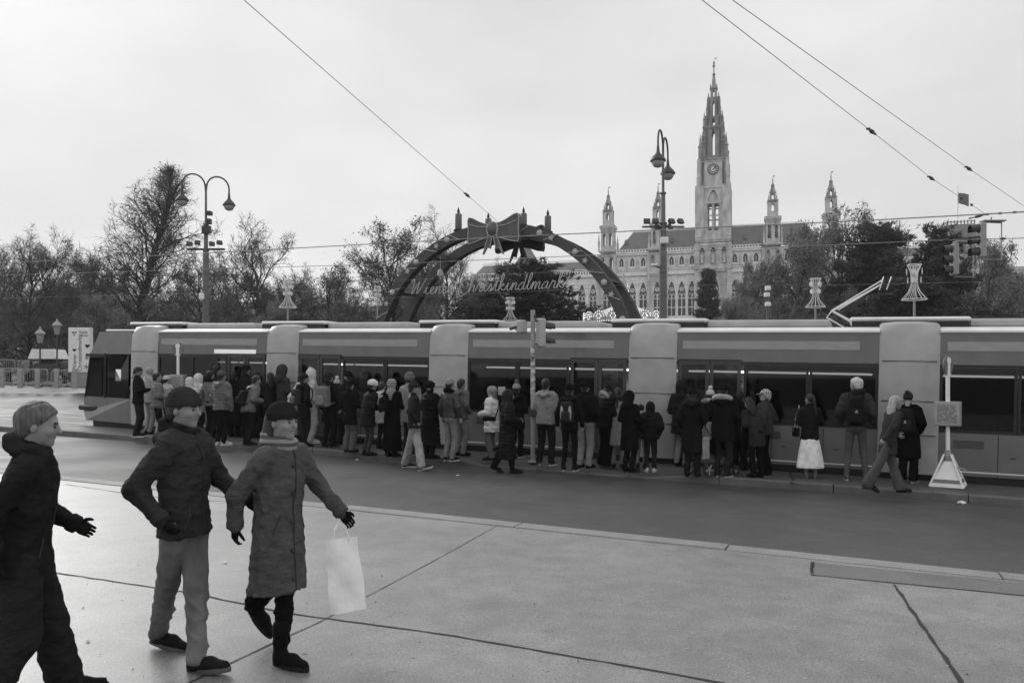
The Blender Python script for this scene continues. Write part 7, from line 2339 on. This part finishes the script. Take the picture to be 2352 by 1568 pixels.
pp[46] = person(1757, 1090, 891, 45, "elderly man in plaid peaked cap and grey jacket looking left", 0.055, "hip", puff=0.02, legs=0.010, leg="straight", hat="cap", hmat=M_plaid, beard=0.4, turn=0.5, arms="pocket", hair="hair", hairv=0.4, **Q_)
pp[47] = person(1860, 1097, 903, -5, "woman in a white midi skirt with a long dark ponytail", 0.020, 0.79, legs=0.9, leg="skirt", shoe="boot", shoes=0.14, sole=0.2, hair="ponytail", hairv=0.015, arms="front", turn=0.55, **Q_)
pp[48] = person(1966, 1103, 866, -22, "white-haired man in a ribbed puffer jacket and jeans with slim backpack", 0.045, "waist", puff=0.026, rib=0.014, sp=0.10, legs=0.09, leg="slim", shoes=0.08, sole=0.6, hair="hair", hairv=0.55, arms="pocket", turn=0.85, stance=0.30, width=0.98, scarf=0.03, hs=0.018, **Q_)
pp[49] = person(2086, 1108, 900, -35, "person in a long black coat with black backpack, rightmost of the queue", 0.010, "knee", puff=0.025, legs=0.012, leg="wide", shoes=0.2, sole=0.4, hair="bun", hairv=0.012, hooddown=True, arms="pocket", nod=0.2, **Q_)
# passers-by on the road side of the queue
GW = "passers-by"
pp[50] = person(2040, 1128, 908, -84, "blond person in dark coat and flared jeans striding past the right sign", 0.05, "thigh", legs=0.075, leg="flare", shoes=0.03, hair="long", hairv=0.35, lean=0.24, arml="swingf", armr="swingb", feet=((2072, 1131, 0.0, 0.0), (1998, 1128, 0.06, -0.5)), off=0.135, hs=0.018, group=GW)
pp[51] = person(952, 1077, 876, -80, "walking man with glasses, dark jacket and pale baggy trousers crossing before the queue", 0.028, "hip", legs=0.30, leg="wide", shoes=0.03, sole=0.45, hat="beanie", hatv=0.035, arms="pocket", nod=0.12, off=0.0, feet=((974, 1081, 0.02, 0.25), (936, 1073, 0.0, 0.0)), hs=0.018, group=GW)
pp[52] = person(1165, 1086, 893, -82, "hooded walker in an ankle-long quilted black coat below the traffic light", 0.018, "calf", puff=0.02, rib=0.018, sp=0.075, legs=0.012, shoe="boot", hat="hood", hatv=0.03, arms="front", lean=0.06, off=0.0, feet=((1182, 1087, 0.0, 0.0), (1138, 1085, 0.05, -0.5)), hs=0.018, group=GW)
# foreground
GF = "foreground walkers"
pp[53] = person(52, 1650, 926, -70, "grey-haired person in dark jacket striding through the left edge of the photo", 0.016, "hip", legs=0.022, leg="wide", shoes=0.015, hair="hair", hairv=0.11, glove=0.02, lean=0.12, arml=((0.27, -0.02, 1.15), (0.20, 0.22, 1.03)), armr=((0.29, -0.13, 1.16), (0.28, -0.10, 0.95)), off=0.078, feet=((172, 1595, 0.0, 0.1), (-40, 1690, 0.05, -0.4)), hs=0.012, hh=0.007, scarf=0.03, group=GF, width=1.16, near=True, zipper=True, nod=0.1)
pp[54] = person(425, 1520, 884, -102, "man in dark jacket, beanie and faded jeans walking beside the woman", 0.038, "hip", puff=0.006, legs=0.085, leg="straight", shoes=0.02, sole=0.10, hat="beanie", hatv=0.05, armr=((0.30, -0.15, 1.16), (0.27, 0.02, 0.97)), arml="swingf", nod=0.08, off=0.078, feet=((468, 1545, 0.0, 0.12), (378, 1490, 0.02, -0.18)), hs=0.012, hh=0.007, scarf=0.02, group=GF, glove=0.02, near=True, zipper=True, hair="hair", hairv=0.03, hooddown=True, lmat=mat("faded_denim", 0.15, 0.85, 0.4, 6, bump=0.5, bscale=18, stretch=(1, 1, 0.5)))
pp[55] = person(640, 1515, 914, -116, "woman in knee-length coat, boots, dark beanie and banded scarf carrying the white bag", 0.085, "knee", puff=0.004, legs=0.008, leg="slim", shoe="boot", shoes=0.012, hat="beanie", hatv=0.025, arml=((0.29, 0.10, 1.16), (0.34, 0.27, 0.98)), armr=((0.28, -0.12, 1.16), (0.26, -0.14, 0.95)), off=0.078, feet=((658, 1532, 0.0, 0.0), (588, 1470, 0.16, -0.7)), hs=0.012, hh=0.007, scarf=M_bands, group=GF, lean=0.06, glove=0.015, near=True, zipper="buttons", hair="long", hairv=0.05)

# ------------------------------------------------------------------ things carried
backpack(pp[12], "dark backpack on the stooping person in a hooded grey puffer", 0.02, 0.27, 0.40)
backpack(pp[17], "grey and black rucksack on the youngster in the dark coat", 0.05, 0.28, 0.42, v2=0.12)
backpack(pp[19], "big pale grey rucksack with a bulging top flap", 0.15, 0.33, 0.50, 0.20, v2=0.20)
backpack(pp[25], "small black backpack on the woman in the striped headscarf", 0.014, 0.24, 0.34, 0.13, dz=-0.02, sidex=-0.1)
backpack(pp[33], "two-tone backpack with pale side panels on the person in black", 0.03, 0.27, 0.46, 0.15, style="panel")
backpack(pp[48], "slim black backpack with a small white mark on the white-haired man", 0.018, 0.25, 0.50, 0.15, style="mark")
backpack(pp[49], "black backpack with a small white mark on the rightmost queueing person", 0.022, 0.30, 0.50, 0.17, style="mark")

def item(name, label, cat, Pn, loc, rz=0.0, group=None):
    w = Pn["M"] @ Vector(Pn["bend"](loc))
    return thing(name, label, cat, (w.x, w.y, w.z), Pn["yaw"] + rz, group)
# phones
for n, lab in ((1, "phone in the hands of the leftmost man of the queue"), (14, "lit phone of the dark-haired woman"), (35, "phone held by the man with bowed head")):
    t = item("phone", lab, "phone", pp[n], (0.0, 0.36, 1.21)); t.rotation_euler.x = 0.6
    mb = MB(); mb.bbox(-0.038, 0.038, -0.005, 0.005, -0.075, 0.075, 0.004); mb.build("case", M_black, t)
    mb = MB(); mb.box(-0.034, 0.034, -0.0065, -0.0052, -0.07, 0.07); mb.build("screen", emit_mat("phone_screen", 0.6, 0.7), t)
# glasses of the walking man
g_ = MB()
for s_ in (-1, 1):
    g_.tube([(s_ * 0.032 + 0.022 * math.cos(2*PI*i/12), 0.108, 0.004 + 0.018 * math.sin(2*PI*i/12)) for i in range(13)], 0.0025, 4, False)
    g_.tube([(s_ * 0.054, 0.106, 0.008), (s_ * 0.082, 0.0, 0.010)], 0.0025, 4)
g_.tube([(-0.010, 0.110, 0.006), (0.010, 0.110, 0.006)], 0.0025, 4)
k51 = pp[51]["k"]
go = g_.build("glasses", M_dpost, pp[51]["o"]); go.matrix_local = Matrix.Scale(k51, 4) @ pp[51]["HM"]
# white shopping bag in the woman's hand
wl_ = pp[55]["M"] @ Vector(pp[55]["LA"][2])
hp_ = pp[55]["M"] @ (pp[55]["hands"][0] @ Vector((0, 0.02, -0.085)))
bag = thing("shopping_bag", "tall white paper carrier bag in the woman's hand in the foreground", "bag", (hp_.x, hp_.y, hp_.z - 0.56), 0.25)
bag.rotation_euler = (0.0, -0.10, 0.25)
bm_ = bmesh.new()
def bagpoint(u, v, sy):
    wx = 0.115 * (1 - 0.14 * v); wy = 0.055 * (1 - 0.62 * v)
    return (u * wx + 0.004 * math.sin(9 * v + 4 * u), sy * wy * (1 - 0.25 * abs(u) ** 3) + 0.006 * math.sin(7 * v + 3 * u), v * 0.46)
grid = {}
NU, NV = 8, 10
mb = MB(); vs = []; ring = [(u, sy) for sy, us in ((-1, lin(-1, 1, NU)), (1, lin(1, -1, NU))) for u in us]
for j in range(NV + 1):
    for u, sy in ring: vs.append(bagpoint(u, j / NV, sy))
n = len(ring)
mb.add(vs, [(j*n+i, j*n+(i+1) % n, (j+1)*n+(i+1) % n, (j+1)*n+i) for j in range(NV) for i in range(n)] + [tuple(range(n))[::-1]])
mb.build("bag_body", mat("white_paper_bag", 0.9, 0.6, 0.06, 8, bump=0.6, bscale=9), bag, smooth=40)
for sy in (-1, 1):
    mb = MB(); mb.tube([(-0.05, sy * 0.02, 0.44), (-0.035, sy * 0.012, 0.52), (0.0, sy * 0.006, 0.565), (0.035, sy * 0.012, 0.52), (0.05, sy * 0.02, 0.44)], 0.005, 5); mb.build("handle", M_white, bag)
# umbrella hanging from the stooping person's arm
t = item("folded_umbrella", "folded dark umbrella hanging from the stooping person's arm", "umbrella", pp[45], (-0.30, 0.10, 0.98))
mb = MB(); mb.lathe([(0.012, -0.72), (0.018, -0.68), (0.035, -0.45), (0.05, -0.2), (0.045, -0.05), (0.015, 0.0)], 8); mb.build("canopy", cloth(0.012), t)
mb = MB(); mb.tube([(0, 0, -0.82), (0, 0, 0.10), (0.02, 0, 0.15), (0.06, 0, 0.15), (0.08, 0, 0.10)], 0.009, 6); mb.build("shaft", M_dpost, t)
# handbag of the woman with the skirt
t = item("handbag", "small black handbag with chain at the side of the woman in the white skirt", "handbag", pp[47], (-0.27, 0.05, 0.98))
mb = MB(); mb.bbox(-0.05, 0.05, -0.10, 0.10, -0.11, 0.06, 0.02); mb.build("bag_body", cloth(0.012, 0.4), t)
mb = MB(); mb.tube([(0, -0.08, 0.05), (0.02, -0.09, 0.25), (0.06, 0.0, 0.48), (0.02, 0.09, 0.25), (0, 0.08, 0.05)], 0.007, 5); mb.build("chain_strap", M_steel, t)
mb = MB(); mb.lathe([(0.02, -0.004), (0.02, 0.004)], 10, M=Matrix.Translation((-0.052, 0, 0.01)) @ Matrix.Rotation(PI/2, 4, 'Y')); mb.build("clasp", M_steel, t)
# leaflet and tote of the woman in the cream coat
t = item("paper_sheet", "pale sheet of paper held up beside the fuzzy grey hat", "paper", pp[30], (0.16, -0.20, 1.66))
mb = MB(); mb.box(-0.10, 0.10, -0.003, 0.003, -0.09, 0.09, Matrix.Rotation(1.2, 4, 'Z')); mb.build("sheet", M_notice, t)
t = item("waist_bag", "black belt bag across the cream coat", "bag", pp[30], (-0.17, -0.02, 1.0))
mb = MB(); mb.bbox(-0.06, 0.05, -0.14, 0.15, -0.05, 0.05, 0.03); mb.build("bag_body", cloth(0.012, 0.5), t)
mb = MB(); mb.tube([(0.0, -0.13, 0.03), (0.12, -0.16, 0.25), (0.26, -0.12, 0.45)], 0.012, 5); mb.build("strap", cloth(0.012, 0.5), t)
# carrier bag beside the quilted coat
t = item("tote_bag", "pale tote bag hanging between the quilted coat and the headscarf woman", "bag", pp[24], (0.10, -0.24, 0.70))
mb = MB(); mb.bbox(-0.13, 0.13, -0.05, 0.05, -0.02, 0.34, 0.03); mb.build("bag_body", cloth(0.35), t)
mb = MB(); mb.tube([(-0.07, 0, 0.33), (-0.05, 0, 0.56), (0.05, 0, 0.56), (0.07, 0, 0.33)], 0.008, 5); mb.build("handle", cloth(0.35), t)
# the pram
pr_p = G(1634, 1090, 0.135)
pr = thing("pram", "dark baby pram with pale quilted hood between the long coat and the fur-hooded parka", "pram", (pr_p.x, pr_p.y, pr_p.z), math.radians(-60))
for x, y, R_ in ((-0.26, -0.30, 0.145), (0.26, -0.30, 0.145), (-0.22, 0.42, 0.095), (0.22, 0.42, 0.095)):
    M = Matrix.Translation((x, y, R_)) @ Matrix.Rotation(PI / 2, 4, 'Y')
    mb = MB(); mb.tube([tuple(M @ Vector((R_ * 0.88 * math.cos(2*PI*i/18), R_ * 0.88 * math.sin(2*PI*i/18), 0))) for i in range(19)], 0.02, 6, False); wh = mb.build("wheel", M_rubber, pr, smooth=True)
    mb = MB()
    for i in range(5): mb.tube([tuple(M @ Vector((0, 0, 0))), tuple(M @ Vector((R_ * 0.85 * math.cos(2*PI*i/5), R_ * 0.85 * math.sin(2*PI*i/5), 0)))], 0.010, 4)
    tag(mb.build("spokes", M_galv, wh), kind="stuff")
mb = MB()
for x in (-0.24, 0.24):
    mb.tube([(x, -0.30, 0.15), (x, 0.05, 0.48), (x, 0.42, 0.10)], 0.014, 6); mb.tube([(x, 0.05, 0.48), (x, -0.45, 0.98)], 0.014, 6)
mb.tube([(-0.24, -0.45, 0.98), (0.24, -0.45, 0.98)], 0.02, 6); mb.tube([(-0.26, -0.30, 0.145), (0.26, -0.30, 0.145)], 0.012, 5); mb.tube([(-0.22, 0.42, 0.095), (0.22, 0.42, 0.095)], 0.012, 5)
mb.build("chassis", M_dpost, pr)
def fcot(X, Y, Z):
    d = np.maximum(ell(X, Y, Z, (0, 0.08, 0.66), (0.25, 0.44, 0.24)), Z - 0.70)
    return d
V, Q = surf(fcot, (-0.3, -0.42, 0.36), (0.3, 0.58, 0.8), 0.02); obj("carry_cot", mesh_np("carry_cot", V, Q, cloth(0.018)), pr)
def fhd(X, Y, Z):
    d = ell(X, Y, Z, (0, -0.06, 0.68), (0.26, 0.30, 0.32)) - 0.008 * np.abs(np.sin(9 * np.arctan2(Y + 0.06, Z - 0.6)))
    return np.maximum(np.maximum(d, 0.69 - Z), Y - 0.10)
V, Q = surf(fhd, (-0.32, -0.42, 0.62), (0.32, 0.2, 1.08), 0.018); obj("pram_hood", mesh_np("pram_hood", V, Q, cloth(0.22)), pr)
mb = MB(); mb.bbox(-0.20, 0.20, -0.16, 0.26, 0.20, 0.34, 0.04); mb.build("basket", cloth(0.14), pr)
t = thing("hanging_cloth_bag", "pale cloth bag hanging from the pram handle", "bag", tuple(pr.matrix_basis @ Vector((0.27, -0.40, 0.55))), math.radians(-60))
mb = MB(); mb.bbox(-0.04, 0.04, -0.08, 0.08, -0.22, 0.20, 0.03); mb.build("bag_body", cloth(0.28), t)
mb = MB(); mb.tube([(0, -0.08, 0.25), (0, -0.04, 0.42), (0, 0.04, 0.42), (0, 0.08, 0.25)], 0.008, 5); mb.build("handle", cloth(0.2), t)
# grab rails and a cyclist helmet-free far passers-by in the park
far = [(20, 0.06), (60, 0.25), (148, 0.1)]
for i, (px, v) in enumerate(far):
    person(px, 872, 845, 40 * i, ["far passer-by in dark coat behind the barriers at the left edge", "far passer-by in a pale jacket behind the barriers", "far passer-by standing by the bicycle"][i], v, "thigh", legs=0.03, hair="hair", arms="down", H=1.7, off=0.0, hs=0.035, hh=0.02, group="far passers-by in the park")
    o = [q for q in COL.objects if q.get("label", "").startswith("far passer-by")][-1]
    w = W(px, 872, 52.0); o.location = (w.x, w.y, g(w.x, w.y) + 0.1)
# ------------------------------------------------------------------ damp winter air
mh = bpy.data.materials.new("haze_air"); mh.use_nodes = True
_n = mh.node_tree.nodes; _n.clear()
_o = _n.new("ShaderNodeOutputMaterial"); _v = _n.new("ShaderNodeVolumePrincipled")
_v.inputs["Color"].default_value = (1, 1, 1, 1); _v.inputs["Density"].default_value = 0.00034
_v.inputs["Anisotropy"].default_value = 0.3
mh.node_tree.links.new(_v.outputs[0], _o.inputs["Volume"])
mb = MB(); mb.box(-420, 420, -40, 420, -4.5, 116)
tag(mb.build("haze", mh), kind="stuff")
